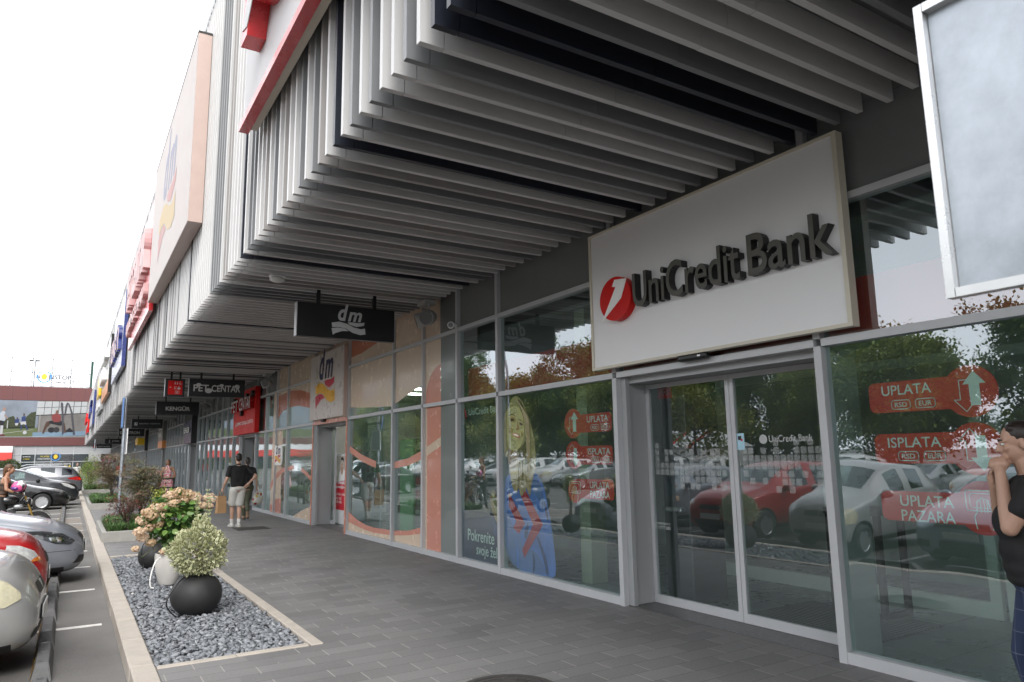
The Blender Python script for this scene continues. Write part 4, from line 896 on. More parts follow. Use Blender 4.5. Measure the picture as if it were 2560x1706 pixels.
wy([(2.335,3.76),(2.365,3.79),(2.395,3.76),(2.385,3.755),(2.365,3.775),(2.345,3.755)])
spart(t, mb, "pictograms")
t, mb = hanging("hanging_sign", "black hanging sign with bold white capitals just below the red pictogram board", 32.04)
text(mb, "KENG\u00dcR", LIT, (3.17,32.037,3.66), *WY, .92, .20, bold=.035); spart(t, mb, "lettering")
t, mb = hanging("hanging_sign", "black hanging sign with a small white square mark before thin capitals", 45.83)
mb.prism(rect(2.98,3.66,3.13,3.84), (0,45.828,0), (1,0,0),(0,0,1),(0,-1,0), 0, LIT); mb.prism(rect(3.06,3.75,3.10,3.80), (0,45.826,0), (1,0,0),(0,0,1),(0,-1,0), 0, SIGNB)
text(mb, "GALERIJA PODOVA", LIT, (3.21,45.827,3.72), *WY, 1.1, .085, bold=.012); spart(t, mb, "lettering")
t, mb = hanging("hanging_sign", "black hanging sign with plain capitals partly hidden by the grey sign post", 59.99, 2.9, 4.6)
text(mb, "GIGATRON", LIT, (2.98,59.985,3.66), *WY, 1.3, .2, bold=.02); spart(t, mb, "lettering")
t, mb = hanging("hanging_sign", "black hanging sign with a short white word, second farthest under the canopy", 85.35, 2.94, 4.5)
text(mb, "JYSK", LIT, (3.55,85.34,3.65), *WY, .75, .22, bold=.03); mb.prism([(3.3,3.62),(3.45,3.62),(3.36,3.76),(3.45,3.88),(3.32,3.9)], (0,85.34,0), (1,0,0),(0,0,1),(0,-1,0), 0, LIT); spart(t, mb, "lettering")
t, mb = hanging("hanging_sign", "black hanging sign with lower case lettering, farthest under the canopy", 111.3, 2.93, 4.7)
text(mb, "emmezeta", LIT, (3.1,111.29,3.66), *WY, 1.4, .18, bold=.03); spart(t, mb, "lettering")
t, mb = hanging("hanging_sign", "small red hanging board left of the farthest black sign", 111.6, 2.5, 2.86)
mb.prism(rect(2.53,3.55,2.83,3.98), (0,111.598,0), (1,0,0),(0,0,1),(0,-1,0), 0, REDP); spart(t, mb, "pictograms")
# ------------------------------------------------------------------ lamps and camera on the shopfront
LAMPG = mat("lamp_grey", (.42,.42,.41), .45); LAMPL = mat("lamp_glass_dark", (.10,.10,.10), .15)
def spot(y, label, s=1.0):
    t = thing("twin_floodlight", label, "floodlight", (4.95,y,4.22), group="twin floodlights under the canopy")
    mb = MB(); mb.box((4.86,y-.16,4.15),(5.06,y+.16,4.222), LAMPG); spart(t, mb, "bracket")
    for dy, tilt in ((-.12,(-.75,-.62,-.25)),(.14,(-.85,.35,-.3))):
        c = Vector((4.95,y+dy,3.93)); d = Vector(tilt).normalized()
        q = d.to_track_quat('Z','Y').to_matrix()
        mb = MB(); mb.tube([(4.95,y+dy,4.15),(4.95,y+dy,4.0)], .02, LAMPG, 6)
        prof = [(0.001,-.15),(.06,-.14),(.105,-.09),(.13,0),(.135,.09),(.125,.115)]
        m2 = MB(); m2.lathe(prof, (0,0,0), LAMPG, 20); mb.add([tuple(c+q@Vector(v)) for v in m2.v], m2.f, LAMPG)
        h = spart(t, mb, "lamp_head", smooth=40)
        m3 = MB(); m3.lathe([(0.001,.10),(.12,.117)], (0,0,0), LAMPL, 20); mb = MB(); mb.add([tuple(c+q@Vector(v)) for v in m3.v], m3.f, LAMPL); mb.put("lens", h)
spot(10.75, "twin floodlight under the canopy between drugstore and bank, nearest of its row")
spot(22.3, "twin floodlight beside the red pet shop sign")
spot(33.6, "twin floodlight right of the hanging sign with bold white capitals")
spot(45.2, "twin floodlight behind the hanging sign with the small square mark")
spot(58, "twin floodlight near the hanging sign half hidden by the sign post")
t = thing("security_camera", "small white bullet camera on the mullion beside the nearest floodlight", "camera", (5.18,10.12,3.7))
mb = MB(); mb.tube([(5.19,10.1,3.71),(5.12,10.1,3.73)], .03, WHITE, 10); spart(t, mb, "mount")
mb = MB(); c = Vector((5.10,10.12,3.72)); d = Vector((-.45,-.85,-.12)).normalized(); mb.tube([c-d*.06,c+d*.12], .055, WHITE, 14); b_ = spart(t, mb, "housing", smooth=40)
mb = MB(); mb.tube([c+d*.118,c+d*.126], .042, LAMPL, 14); mb.put("lens", b_)
t = thing("emergency_lamp", "small white oval lamp fixed under the slatted canopy", "lamp", (2.32,10.08,4.2))
mb = MB(); mb.bbox((2.22,10.04,4.17),(2.45,10.16,4.222), WHITE, .02); spart(t, mb, "base")
mb = MB(); mb.ell((2.33,10.09,4.15), (.11,.07,.05), mat("lamp_opal", (.7,.7,.68), .3)); spart(t, mb, "cover", smooth=True)
# ------------------------------------------------------------------ galvanised panel seen from behind, close to the camera
t = thing("metal_sign_back", "bare galvanised back of a framed sign panel close by on the right", "sign", (2.03,.55,0))
mb = MB(); mb.box((2.012,.06,2.03),(2.018,.95,2.87), GALV); spart(t, mb, "sheet")
mb = MB()
for a, b in (((1.985,.952,2.02),(2.022,.975,2.88)),((1.985,.05,2.02),(2.022,.95,2.045)),((1.985,.05,2.855),(2.022,.95,2.88)),((1.985,.027,2.02),(2.022,.05,2.88))): mb.box(a, b, mat("rim_aluminium", (.70,.71,.72), .3, metal=.6))
spart(t, mb, "folded_rim")
mb = MB(); mb.tube([(1.95,.40,0),(1.95,.40,2.9)], .03, GALV, 14); spart(t, mb, "post", smooth=40)
# ------------------------------------------------------------------ iron covers in the paving
IRON = mat("cast_iron", (.055,.05,.047), .6, var=.35, scale=14, bump=.4, bscale=50)
t = thing("manhole_cover", "round patterned iron manhole cover in the grey paving", "manhole cover", (2.72,4.52,0))
mb = MB(); mb.lathe([(.001,.005),(.30,.005),(.305,.003)], (2.72,4.52,0), IRON, 40); spart(t, mb, "lid")
mb = MB()
for r in (.10,.18,.26): mb.prism(ring(0,0,r-.012,r+.012,40), (2.72,4.52,.0055), (1,0,0),(0,1,0),(0,0,1), .005, IRON)
for k in range(16):
    a = k*math.pi/8; mb.prism([(.12*math.cos(a-.05),.12*math.sin(a-.05)),(.25*math.cos(a-.03),.25*math.sin(a-.03)),(.25*math.cos(a+.03),.25*math.sin(a+.03)),(.12*math.cos(a+.05),.12*math.sin(a+.05))], (2.72,4.52,.0055), (1,0,0),(0,1,0),(0,0,1), .004, IRON)
spart(t, mb, "relief")
mb = MB(); mb.prism(ring(0,0,.31,.36,40), (2.72,4.52,.002), (1,0,0),(0,1,0),(0,0,1), .005, IRON); spart(t, mb, "rim")
t = thing("drain_cover", "rusty rectangular iron cover in the paving behind the man's feet", "drain cover", (3.8,18.1,0))
mb = MB(); mb.box((3.42,17.75,0.0),(4.18,18.5,.006), IRON)
for k in range(9):
    for j in range(9): mb.box((3.45+.08*k,17.79+.08*j,.006),(3.50+.08*k,17.83+.08*j,.010), IRON)
spart(t, mb, "plate")
# ------------------------------------------------------------------ rubber wheel stops
RUB = mat("stop_rubber", (.12,.12,.12), .8, var=.3, scale=10, bump=.4, bscale=70); YST = mat("stop_yellow", (.62,.36,.03), .7, var=.3, scale=10)
def wheel_stop_meshes():
    L, w, h = 1.14, .155, .125
    P = [(-L/2,0,0),(L/2,0,0),(L/2,w,0),(-L/2,w,0),(-L/2+.17,.032,h),(L/2-.17,.032,h),(L/2-.17,w-.032,h),(-L/2+.17,w-.032,h)]
    P = [(-(p[1]),p[0],p[2]) for p in P]
    bm = bmesh.new(); vs = [bm.verts.new(p) for p in P]
    for f in ((0,3,2,1),(4,5,6,7),(0,1,5,4),(1,2,6,5),(2,3,7,6),(3,0,4,7)): bm.faces.new([vs[i] for i in f])
    bmesh.ops.recalc_face_normals(bm, faces=bm.faces); bmesh.ops.bevel(bm, geom=bm.edges[:], offset=.012, segments=2, affect='EDGES', profile=.6)
    a = MB(); a.bm(bm, RUB)
    for yy in (-.36,0,.36): a.box((-.10,yy-.02,h-.002),(-.055,yy+.02,h+.0015), BLACK)
    b = MB()
    for yy in (-.40,-.13,.14,.41):      # slanted marks on the side away from the pavement
        q = [(-.1555,yy-.06,.012),(-.1555,yy+.03,.012),(-.1285,yy+.07,.105),(-.1285,yy-.02,.105)]
        b.add([(p[0]-.004,p[1],p[2]) for p in q], [(0,1,2,3),(3,2,1,0)], YST)
    for yy in (-.45,.45):
        q = [(-.145,yy-.05,.05),(-.145,yy+.05,.05),(-.13,yy+.05,.1),(-.13,yy-.05,.1)]
    return a, b
stop0 = None
names = {0:"nearest black rubber wheel stop with worn yellow marks beside the silver car", 1:"second black rubber wheel stop along the kerb, between silver and red cars", 2:"third black rubber wheel stop, just in front of the red car", 3:"fourth black rubber wheel stop, in front of the red car's far side", 4:"fifth black rubber wheel stop, half hidden by the grey hatchback's shadow"}
k = 0
for j in range(-3, 28):
    y = 7.74+1.295*j
    if 9 <= j < 12: pass
    lab = names.get(j) or "black rubber wheel stop along the kerb farther off, among the parked cars"
    if stop0 is None:
        t = thing("wheel_stop", lab, "wheel stop", (0,y,GZ), group="rubber wheel stops along the kerb"); a, b = wheel_stop_meshes()
        a.put("block", t, local=True); b.put("marking", t, local=True); stop0 = t
    else:
        t = copy_tree(stop0); t.location = (0,y,GZ); t['label'] = lab
# ------------------------------------------------------------------ sign posts
t = thing("sign_post", "grey steel post with a blue parking sign seen edge-on, behind the maple", "sign post", (1.3,23.98,0))
mb = MB(); mb.tube([(1.3,23.98,0),(1.3,23.98,3.52)], .045, GALV, 14); spart(t, mb, "post", smooth=40)
mb = MB(); mb.box((1.215,23.80,2.62),(1.245,24.16,3.50), mat("blue_sign_face", (.10,.22,.50), .4)); mb.box((1.235,23.81,2.63),(1.252,24.15,3.49), GALV); spart(t, mb, "blue_plate")
mb = MB(); 
for a, b in (((1.36,23.6,1.85),(1.385,24.35,1.89)),((1.36,23.6,2.55),(1.385,24.35,2.59)),((1.36,23.6,1.89),(1.385,23.64,2.55)),((1.36,24.31,1.89),(1.385,24.35,2.55))): mb.box(a, b, SIGNW)
mb.box((1.366,23.64,1.89),(1.372,24.31,2.55), GALV); spart(t, mb, "framed_plate")
t = thing("sign_post", "thin far post with a square grey sign plate near the end of the walkway", "sign post", (1.45,62,0))
mb = MB(); mb.tube([(1.5,62,0),(1.5,62,3.35)], .045, GALV, 10); spart(t, mb, "post", smooth=40)
mb = MB(); mb.box((1.15,61.9,1.75),(1.95,61.93,2.45), mat("grey_plate", (.38,.39,.39), .5)); spart(t, mb, "plate")
# ------------------------------------------------------------------ raised concrete planters
SOIL = mat("soil", (.05,.038,.028), .95, var=.3, bump=.5, bscale=40)
def planter(y0, y1, x1, label):
    t = thing("planter", label, "planter", (.66,y0,0), group="raised concrete planters along the kerb")
    mb = MB(); w = .09
    mb.bbox((.66,y0,-.02),(x1,y0+w,.21), CONC, .01); mb.bbox((.66,y1-w,-.02),(x1,y1,.21), CONC, .01); mb.bbox((.66,y0+w+.001,-.02),(.66+w,y1-w-.001,.209), CONC, .01); mb.bbox((x1-w,y0+w+.001,-.02),(x1,y1-w-.001,.209), CONC, .01); spart(t, mb, "rim")
    mb = MB(); mb.box((.66+w,y0+w,.0),(x1-w,y1-w,.15), SOIL); spart(t, mb, "soil")
planter(17.1, 20.6, 2.0, "low concrete planter with lilyturf and maple behind the flower pots")
planter(29.0, 34.6, 2.0, "low concrete planter with lilyturf beyond the grey sign post")
planter(44, 49, 2.0, "far concrete planter under the yellow green shrub")
# ------------------------------------------------------------------ plants
def grass_tufts(name, label, region, n, h, cols, parent=None):
    g = np.random.default_rng(abs(hash(label)) % 1000 if False else len(label)*7+n)
    x0,y0,x1,y1,z = region
    # arching blade: strip of 3 quads along +x, folded up
    tv = []; tf = []
    for i, (u, zz, w) in enumerate([(0,0,.5),(.25,.5,.5),(.6,.8,.4),(1.0,.75,.03)]): tv += [(u,-w*.06,zz),(u,w*.06,zz)]
    for i in range(3): tf.append((2*i,2*i+2,2*i+3,2*i+1))
    nt = max(6, n//45); tc = np.stack([g.uniform(x0,x1,nt), g.uniform(y0,y1,nt)],1); k = g.integers(0,nt,n)
    pos = np.stack([np.clip(tc[k,0]+g.normal(size=n)*.03,x0,x1), np.clip(tc[k,1]+g.normal(size=n)*.03,y0,y1), np.full(n,z)],1)
    a = g.uniform(0,2*np.pi,n); c, s = np.cos(a), np.sin(a); zr = np.zeros(n); on = np.ones(n)
    rot = np.stack([np.stack([c,s,zr],1), np.stack([-s,c,zr],1), np.stack([zr,zr,on],1)], 2)
    lean = g.uniform(.3,1.15,n); sc = np.stack([h*lean, np.full(n,h*.9), h*g.uniform(.6,1.25,n)],1)
    me = scatter(name, tv, tf, pos, rot, sc, [leaf_mat("lilyturf_leaf", cols, .5, .2)], tint=g.uniform(0,1,n))
    o = wrap(name, me, parent); 
    if parent is None: tag(o, label, "ground cover", kind='stuff')
    return o
LT = [(.05,.11,.03),(.09,.18,.05),(.16,.26,.08)]
grass_tufts("lilyturf", "dark green lilyturf filling the nearer concrete planter", (.80,17.25,1.86,20.4,.15), 5200, .22, LT)
grass_tufts("lilyturf", "lilyturf filling the second concrete planter", (.80,29.15,1.86,34.4,.15), 4200, .26, LT)
grass_tufts("lilyturf", "lilyturf in the farthest concrete planter", (.80,44.2,1.86,48.8,.15), 2000, .28, LT)
def branches(mb, base, m, g, n=9, h=.8, spread=.35, r=.014, lean=(0,0)):
    tips = []
    for i in range(n):
        a = g.uniform(0,6.28); q = g.uniform(.25,1)*spread; hh = h*g.uniform(.65,1.05)
        p0 = Vector(base)+Vector((g.normal()*.02,g.normal()*.02,0)); p3 = p0+Vector((math.cos(a)*q+lean[0],math.sin(a)*q+lean[1],hh))
        p1 = p0+Vector((math.cos(a)*q*.25,math.sin(a)*q*.25,hh*.38)); p2 = p0+Vector((math.cos(a)*q*.65,math.sin(a)*q*.65,hh*.72))
        mb.tube([p0,p1,p2,p3], r, m, 6, r1=r*.25); tips += [p1.lerp(p2,.5),p2,p2.lerp(p3,.5),p3]
        for _ in range(2):
            b = p2+Vector((g.normal()*spread*.35,g.normal()*spread*.35,g.uniform(.05,.3)*h)); mb.tube([p2.lerp(p1,g.uniform(0,.6)),b], r*.45, m, 5, r1=r*.15); tips.append(b)
    return tips
def pot(t, prof, c, m, n=48):
    mb = MB(); mb.lathe(prof, c, m, n); o = mb.put("pot", t, smooth=50); return o
POTB = mat("black_pot_clay", (.020,.020,.021), .62, var=.25, scale=7, bump=.12, bscale=160); POTW = mat("white_pot_clay", (.56,.54,.51), .75, var=.12, scale=5, bump=.12, bscale=120)
def belly(R_, h, top, bot, lip=.02, n=16):
    pr = [(bot*.98,0)]
    for i in range(n+1):
        u = i/n; zz = h*u
        w = math.sqrt(max(0,1-((u-.5)/.5)**2*1.0))
        edge = bot+(top-bot)*u
        pr.append((edge+(R_-edge)*w**.95, zz))
    pr += [(top-lip,h+.002),(top-lip-.012,h-.05),(.001,h-.055)]
    return pr
def ball(R_, h, n=18):
    zc, a = h*.475, h*.59; pr = [(R_*.5,-.02)]
    for i in range(n+1): z = h*i/n; pr.append((R_*math.sqrt(max(0,1-((z-zc)/a)**2)), z))
    r = pr[-1][0]; return pr+[(r-.016,h+.003),(r-.026,h-.05),(.001,h-.055)]
# --- foreground: variegated spindle in the round black pot
def pot_thing(name, label, cx, cy): return thing(name, label, "flower pot", (cx,cy,0))
cx, cy = 1.27, 8.66
t = pot_thing("flower_pot", "low round black clay pot standing on the gravel, nearest of the pots", cx, cy)
pot(t, ball(.262,.40), (cx,cy,.0), POTB)
mb = MB(); mb.lathe([(.001,.352),(.182,.352)], (cx,cy,0), SOIL, 24); mb.put("soil", t)
VLEAF = leaf_mat("variegated_leaf", [(.05,.095,.030),(.09,.155,.050),(.14,.21,.075)], .38, .2, edge=(.80,.77,.50))
t = thing("variegated_shrub", "dense round green and cream leaved shrub in the nearest black pot", "shrub", (cx,cy,.36))
g = np.random.default_rng(11); mb = MB(); tips = branches(mb, (cx,cy,.34), mat("twig_bark", (.10,.075,.05), .9), g, 16, .40, .20, .007); mb.put("stems", t)
n = 3400
d = g.normal(size=(n,3)); d /= np.linalg.norm(d,axis=1,keepdims=True); rr_ = g.uniform(.30,1,n)**.42
lump = 1+.10*np.sin(d[:,0]*5+1)*np.cos(d[:,1]*4)+.07*np.sin(d[:,2]*7+d[:,0]*6)
pos = np.array([cx,cy,.635]) + d*(rr_*lump)[:,None]*np.array([.292,.292,.265])
pos[:,2] += (.10*np.clip(1-np.hypot(pos[:,0]-cx,pos[:,1]-cy)/.16,0,1))*(d[:,2] > 0)
keep = pos[:,2] > .405+.25*np.clip(np.hypot(pos[:,0]-cx,pos[:,1]-cy)-.27,0,1); pos = pos[keep]; d = d[keep]
dirs = d*.9+g.normal(size=d.shape)*.45+np.array([0,0,.25]); m_ = len(pos)
me = scatter("foliage", np.array(LV), LF3, pos, dir_rot(dirs,g), np.stack([g.uniform(.032,.058,m_)]*3,1)*np.array([1,1.0,1]), [VLEAF], tint=g.uniform(0,1,m_), rim=[1 if q else .05 for q in LRIM]); wrapw("foliage", me, t)
# two upright sprigs at the back
P_, D_ = [], []
mb = MB()
for sx, sy, dz in ((1.22,8.70,.48),(1.33,8.72,.50),(1.36,8.70,.42),(1.245,8.72,.40)):
    p0 = Vector((sx,sy,.78)); p1 = p0+Vector((g.normal()*.02+.015,0,dz)); mb.tube([p0,p0.lerp(p1,.5)+Vector((.012,0,0)),p1], .004, mat("green_twig", (.14,.18,.06), .7), 5, r1=.002)
    for q in np.linspace(.15,1,11):
        for sd_ in (0,2.1,4.2):
            a = q*9+sd_; P_.append(p0.lerp(p1,q)); D_.append((math.cos(a),math.sin(a),.75))
mb.put("sprig_stems", t)
P_ = np.array([p[:] for p in P_]); D_ = np.array(D_); m_ = len(P_)
me = scatter("sprig_leaves", np.array(LV), LF3, P_, dir_rot(D_,g), g.uniform(.028,.045,m_), [leaf_mat("pale_sprig_leaf", [(.10,.18,.05),(.20,.27,.08)], .4, .25, edge=(.75,.73,.46))], tint=g.uniform(0,1,m_), rim=[.9 if q else .1 for q in LRIM]); wrapw("sprig_leaves", me, t)
def hose(name, label, pts, r, m):
    mb = MB(); P = [Vector(p) for p in pts]; Q = []
    for i in range(len(P)-1):
        a, b, c, d_ = P[max(0,i-1)], P[i], P[i+1], P[min(len(P)-1,i+2)]
        for u in np.linspace(0,1,8,endpoint=False): Q.append(.5*((2*b)+(c-a)*u+(2*a-5*b+4*c-d_)*u*u+(3*b-a-3*c+d_)*u**3))
    Q.append(P[-1]); mb.tube(Q, r, m, 8); return tag(mb.put(name, smooth=True), label, "hose")
hose("irrigation_hose", "thin black irrigation hose looping out of the nearest black pot", [(1.15,8.55,.40),(1.06,8.46,.36),(.965,8.42,.22),(.96,8.42,.13),(1.04,8.43,.03),(1.10,8.46,.012),(1.2,8.44,.012)], .0075, BLACK)
hose("irrigation_hose", "pale irrigation hose hanging from the tall white pot", [(1.10,10.60,.38),(1.03,10.52,.33),(.985,10.5,.16),(.99,10.5,.04),(1.03,10.5,.015)], .008, PWHITE)
hose("irrigation_hose", "black irrigation hose beside the rear black pot", [(1.12,12.52,.36),(1.04,12.42,.38),(1.02,12.4,.25),(1.06,12.4,.08),(1.03,12.38,.02)], .008, BLACK)
# --- hydrangea in the tall white pot
cx, cy = 1.23, 10.86
t = pot_thing("flower_pot", "tall white clay pot standing on the gravel behind the black one", cx, cy)
pot(t, [(.105,0),(.125,.05),(.155,.15),(.172,.26),(.178,.36),(.175,.40),(.155,.402),(.148,.36),(.001,.355)], (cx,cy,.0), POTW)
t = thing("hydrangea", "hydrangea with faded pink and tan flower heads in the white pot", "flowering shrub", (cx,cy,.36))
g = np.random.default_rng(21); mb = MB(); branches(mb, (cx,cy,.35), mat("twig_bark", (.10,.075,.05), .9), g, 14, .62, .34, .008); mb.put("stems", t)
n = 900; d = g.normal(size=(n,3)); d /= np.linalg.norm(d,axis=1,keepdims=True)
pos = np.array([cx+.03,cy,.83]) + d*(g.uniform(.25,1,n)**.5)[:,None]*np.array([.36,.34,.36]); pos[:,2] = np.maximum(pos[:,2], .46)
w = np.clip((pos[:,2]-.42)/.3,.35,1); pos[:,0] = cx+(pos[:,0]-cx)*w; pos[:,1] = cy+(pos[:,1]-cy)*w
dirs = np.stack([pos[:,0]-cx,pos[:,1]-cy,np.full(n,-.05)],1)+g.normal(size=(n,3))*.22
me = scatter("foliage", np.array(LV)*np.array([1,1.25,1]), LF3, pos, dir_rot(dirs,g), g.uniform(.07,.125,n), [leaf_mat("hydrangea_leaf", [(.04,.10,.024),(.075,.17,.04),(.14,.26,.06),(.26,.34,.08)], .45, .25)], tint=g.beta(1.6,2.2,n)); wrapw("foliage", me, t)
FLOR = leaf_mat("hydrangea_flower", [(.52,.38,.21),(.68,.51,.32),(.76,.57,.43),(.77,.63,.44)], .7, .3)
heads = [(-.36,.86,.10),(-.40,.72,.085),(-.35,.64,.085),(-.33,.97,.075),(-.22,1.01,.095),(-.12,1.02,.09),(-.27,.92,.09),(-.05,1.16,.10),(.06,1.20,.11),(.18,1.17,.10),(.27,1.13,.10),(.13,1.10,.08),(.0,1.06,.085),(-.15,.90,.08),(.02,.92,.07),(.12,.86,.07),(.47,1.10,.10),(.45,1.0,.06),(.36,1.02,.07),(-.24,.56,.075),(-.18,.80,.075),(-.10,.44,.05),(-.42,.50,.055),(.20,.68,.05),(-.28,.76,.07)]
FV = [(0,0,0),(.9,-.45,.12),(1,.4,.15),(.1,.9,.1),(-.9,.5,.14),(-1,-.4,.12),(0,-.95,.12)]
FF = [(0,1,2),(0,2,3),(0,3,4),(0,4,5),(0,5,6),(0,6,1)]
mb = MB(); P0 = (cx,cy,.5)
for i, (dx, z, r) in enumerate(heads):
    r *= .88
    yy = cy-.10-g.uniform(0,.16)+(.12 if dx > .4 else 0); q = 110; dd = g.normal(size=(q,3)); dd /= np.linalg.norm(dd,axis=1,keepdims=True)
    rad = np.array([r*1.0,r*1.0,r*.72])*g.uniform(.80,1.06,(q,1))
    pos = np.array([cx+dx,yy,z])+dd*rad; sc = g.uniform(.011,.019,q)
    me = scatter("flower_head", FV, FF, pos, rand_rot(q,g,up=dd+g.normal(size=dd.shape)*.3), sc, [FLOR], tint=np.clip(g.normal(size=q)*.2+g.uniform(.25,.8),0,1)); wrapw("flower_head", me, t)
    mb.tube([(cx+dx*.3,cy,.55),(cx+dx*.8,(cy+yy)/2,z-.12),(cx+dx,yy,z)], .004, mat("green_twig", (.14,.18,.06), .7), 5)
mb.put("flower_stalks", t)
# --- rear black pot with a yellow green sprig bush
cx, cy = 1.22, 12.7
t = pot_thing("flower_pot", "round black pot standing farthest back on the gravel", cx, cy)
pot(t, ball(.225,.36), (cx,cy,0), POTB)
t = thing("golden_shrub", "yellow green leaved shrub in the rear black pot", "shrub", (cx,cy,.32))
g = np.random.default_rng(31); mb = MB(); tips = branches(mb, (cx,cy,.32), mat("twig_bark", (.10,.075,.05), .9), g, 9, .86, .09, .008, lean=(.07,0)); mb.put("stems", t)
n = 1100; k = g.integers(0,len(tips),n); pos = np.array([p[:] for p in tips])[k]+g.normal(size=(n,3))*.035
dirs = g.normal(size=(n,3))+np.array([0,0,.5])
me = scatter("foliage", np.array(LV), LF3, pos, dir_rot(dirs,g), g.uniform(.028,.05,n), [leaf_mat("golden_leaf", [(.13,.19,.03),(.30,.33,.05),(.47,.46,.10)], .4, .3)], tint=g.uniform(0,1,n)); wrapw("foliage", me, t)
# --- red leaved Japanese maples and shrubs in the planters
MAPV = [(0,0,0),(.35,-.10,.02),(1,0,0),(.35,.10,.02), (.30,-.20,.02),(.62,-.62,-.02),(.22,-.06,.0),(.62,.62,-.02),(.30,.20,.02)]
MAPF = [(0,1,2,3),(0,5,4,6),(0,6,8,7)]
def maple(cx, cy, h, r, seed, label, n=2600, z0=.15, cols=None, stems=7):
    g = np.random.default_rng(seed); t = thing("japanese_maple", label, "small tree", (cx,cy,z0))
    mb = MB(); tips = branches(mb, (cx,cy,z0), mat("maple_bark", (.075,.06,.05), .85), g, stems, h*.95, r*.95, .016); mb.put("trunk", t)
    cl = np.array([p[:] for p in tips]); sel = cl[cl[:,2] > z0+h*.18]
    ex = np.array([[cx+g.normal()*r*.6, cy+g.normal()*r*.6, z0+h*g.uniform(.25,1.0)] for _ in range(26)]); sel = np.vstack([sel,ex])
    k = g.integers(0,len(sel),n); pos = sel[k]+g.normal(size=(n,3))*np.array([.13,.13,.06])*(r/.55)
    dirs = g.normal(size=(n,3))*np.array([1,1,.5])+np.array([0,0,-.15])
    cols = cols or [(.11,.135,.055),(.17,.165,.085),(.21,.17,.115),(.27,.11,.09)]
    red = np.clip(g.beta(1.5,2.4,n)+.5*(np.hypot(*(pos[:,:2]-[cx,cy]).T) > r*1.15)*(g.uniform(0,1,n) > .4),0,1)
    me = scatter("crown", MAPV, MAPF, pos, dir_rot(dirs,g), g.uniform(.05,.085,n)*(r/.55)**.3, [leaf_mat("maple_leaf_%d" % seed, cols, .55, .25)], tint=red); wrapw("crown", me, t)
maple(1.46, 18.4, 1.50, .40, 41, "reddish green Japanese maple in the nearer planter, right of the sign post", n=5500)
maple(1.15, 17.9, .75, .35, 42, "low dark red maple twigs at the front of the nearer planter", n=1100, cols=[(.06,.05,.025),(.12,.06,.04),(.20,.045,.045),(.26,.05,.05)])
maple(1.45, 31.4, 1.75, .62, 43, "bigger brownish Japanese maple in the second planter", n=5500, cols=[(.12,.13,.06),(.19,.155,.085),(.24,.165,.11),(.25,.13,.11)])
def shrub(name, label, cx, cy, r, h, seed, cols, n=1500, ls=.06, z0=.1):
    g = np.random.default_rng(seed); t = thing(name, label, "shrub", (cx,cy,z0))
    mb = MB(); tips = branches(mb, (cx,cy,z0), mat("twig_bark", (.10,.075,.05), .9), g, 9, h*.8, r*.7, .012); mb.put("stems", t)
    d = g.normal(size=(n,3)); d /= np.linalg.norm(d,axis=1,keepdims=True); lump = 1+.22*np.sin(d[:,0]*4+seed)*np.cos(d[:,1]*5)
    pos = np.array([cx,cy,z0+h*.56])+d*((g.uniform(.15,1,n)**.45)*lump)[:,None]*np.array([r,r,h*.48])
    me = scatter("foliage", np.array(LV), LF3, pos, dir_rot(d+g.normal(size=d.shape)*.7,g), g.uniform(.7,1.2,n)*ls, [leaf_mat(name+"_leaf_%d" % seed, cols, .45, .25)], tint=g.uniform(0,1,n)); wrapw("foliage", me, t)
shrub("yellow_green_shrub", "bright yellow green shrub in the far planter beyond the dark cars", 1.0, 45.5, .55, 1.5, 51, [(.06,.13,.015),(.16,.27,.03),(.34,.40,.06)])
shrub("yellow_green_shrub", "second yellow green shrub, farther along the kerb behind the grey suv", 1.1, 52, .6, 1.9, 52, [(.08,.13,.02),(.20,.26,.04),(.36,.37,.08)])
shrub("green_shrub", "dark green shrub beside the walkway far off", 1.3, 60, .8, 1.6, 53, [(.03,.07,.015),(.06,.12,.03),(.10,.17,.05)])
# ------------------------------------------------------------------ cars
def paint(name, col, metal=.5, rough=.32):
    m = mat(name, col, rough+.05, metal=metal, var=.05, scale=3, coat=.8); return m
CGLASS = glass_mat("car_glass", (.42,.50,.48), .08)
DGLASS = glass_mat("dark_car_glass", (.10,.11,.11), .08)
TRIM = mat("black_trim", (.016,.016,.017), .55, var=.2); ARCH = mat("wheel_arch", (.01,.01,.01), .9, var=0)
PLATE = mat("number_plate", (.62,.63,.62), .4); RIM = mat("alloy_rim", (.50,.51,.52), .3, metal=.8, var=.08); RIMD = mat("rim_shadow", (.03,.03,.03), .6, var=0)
LENSY = mat("yellowed_lens", (.60,.56,.40), .10, var=.25, scale=14, coat=.8); LENSD = mat("smoked_lens", (.035,.037,.04), .06, var=.4, scale=16, coat=1.); LENSC = mat("clear_lens", (.50,.51,.50), .08, var=.35, scale=22, coat=.8)
LENSR = mat("red_lens", (.42,.008,.006), .08, var=.15, scale=20, coat=.8); LENSO = mat("orange_lens", (.62,.16,.01), .12, coat=.6); REFL = mat("lamp_reflector", (.75,.76,.77), .08, metal=1, var=.2, scale=30)
SEATM = mat("car_seat", (.035,.035,.038), .8)
def ring_pts(x, w, z0, zb, zt, wr):
    z6 = max(zt-.085, zb+.035); z6b = max(zt-.03, zb+.05)
    h = [(0,z0),(.80*w,z0),(.965*w,z0+.09),(w,z0+(zb-z0)*.52),(.99*w,zb-.03),(.965*w,zb+.012)]
    h += [((.965*w+wr+.035)*.5+.012, (zb+z6)*.5), (wr+.035,z6),(wr-.02,z6b),(.55*wr,zt-.006),(0,zt)]
    full = [(x,y,z) for y, z in h]+[(x,-y,z) for y, z in h[1:-1][::-1]]
    return full
def clip_cell(pts, x0, x1, y0, y1):
    return clip(pts, x0, x1, y0, y1)
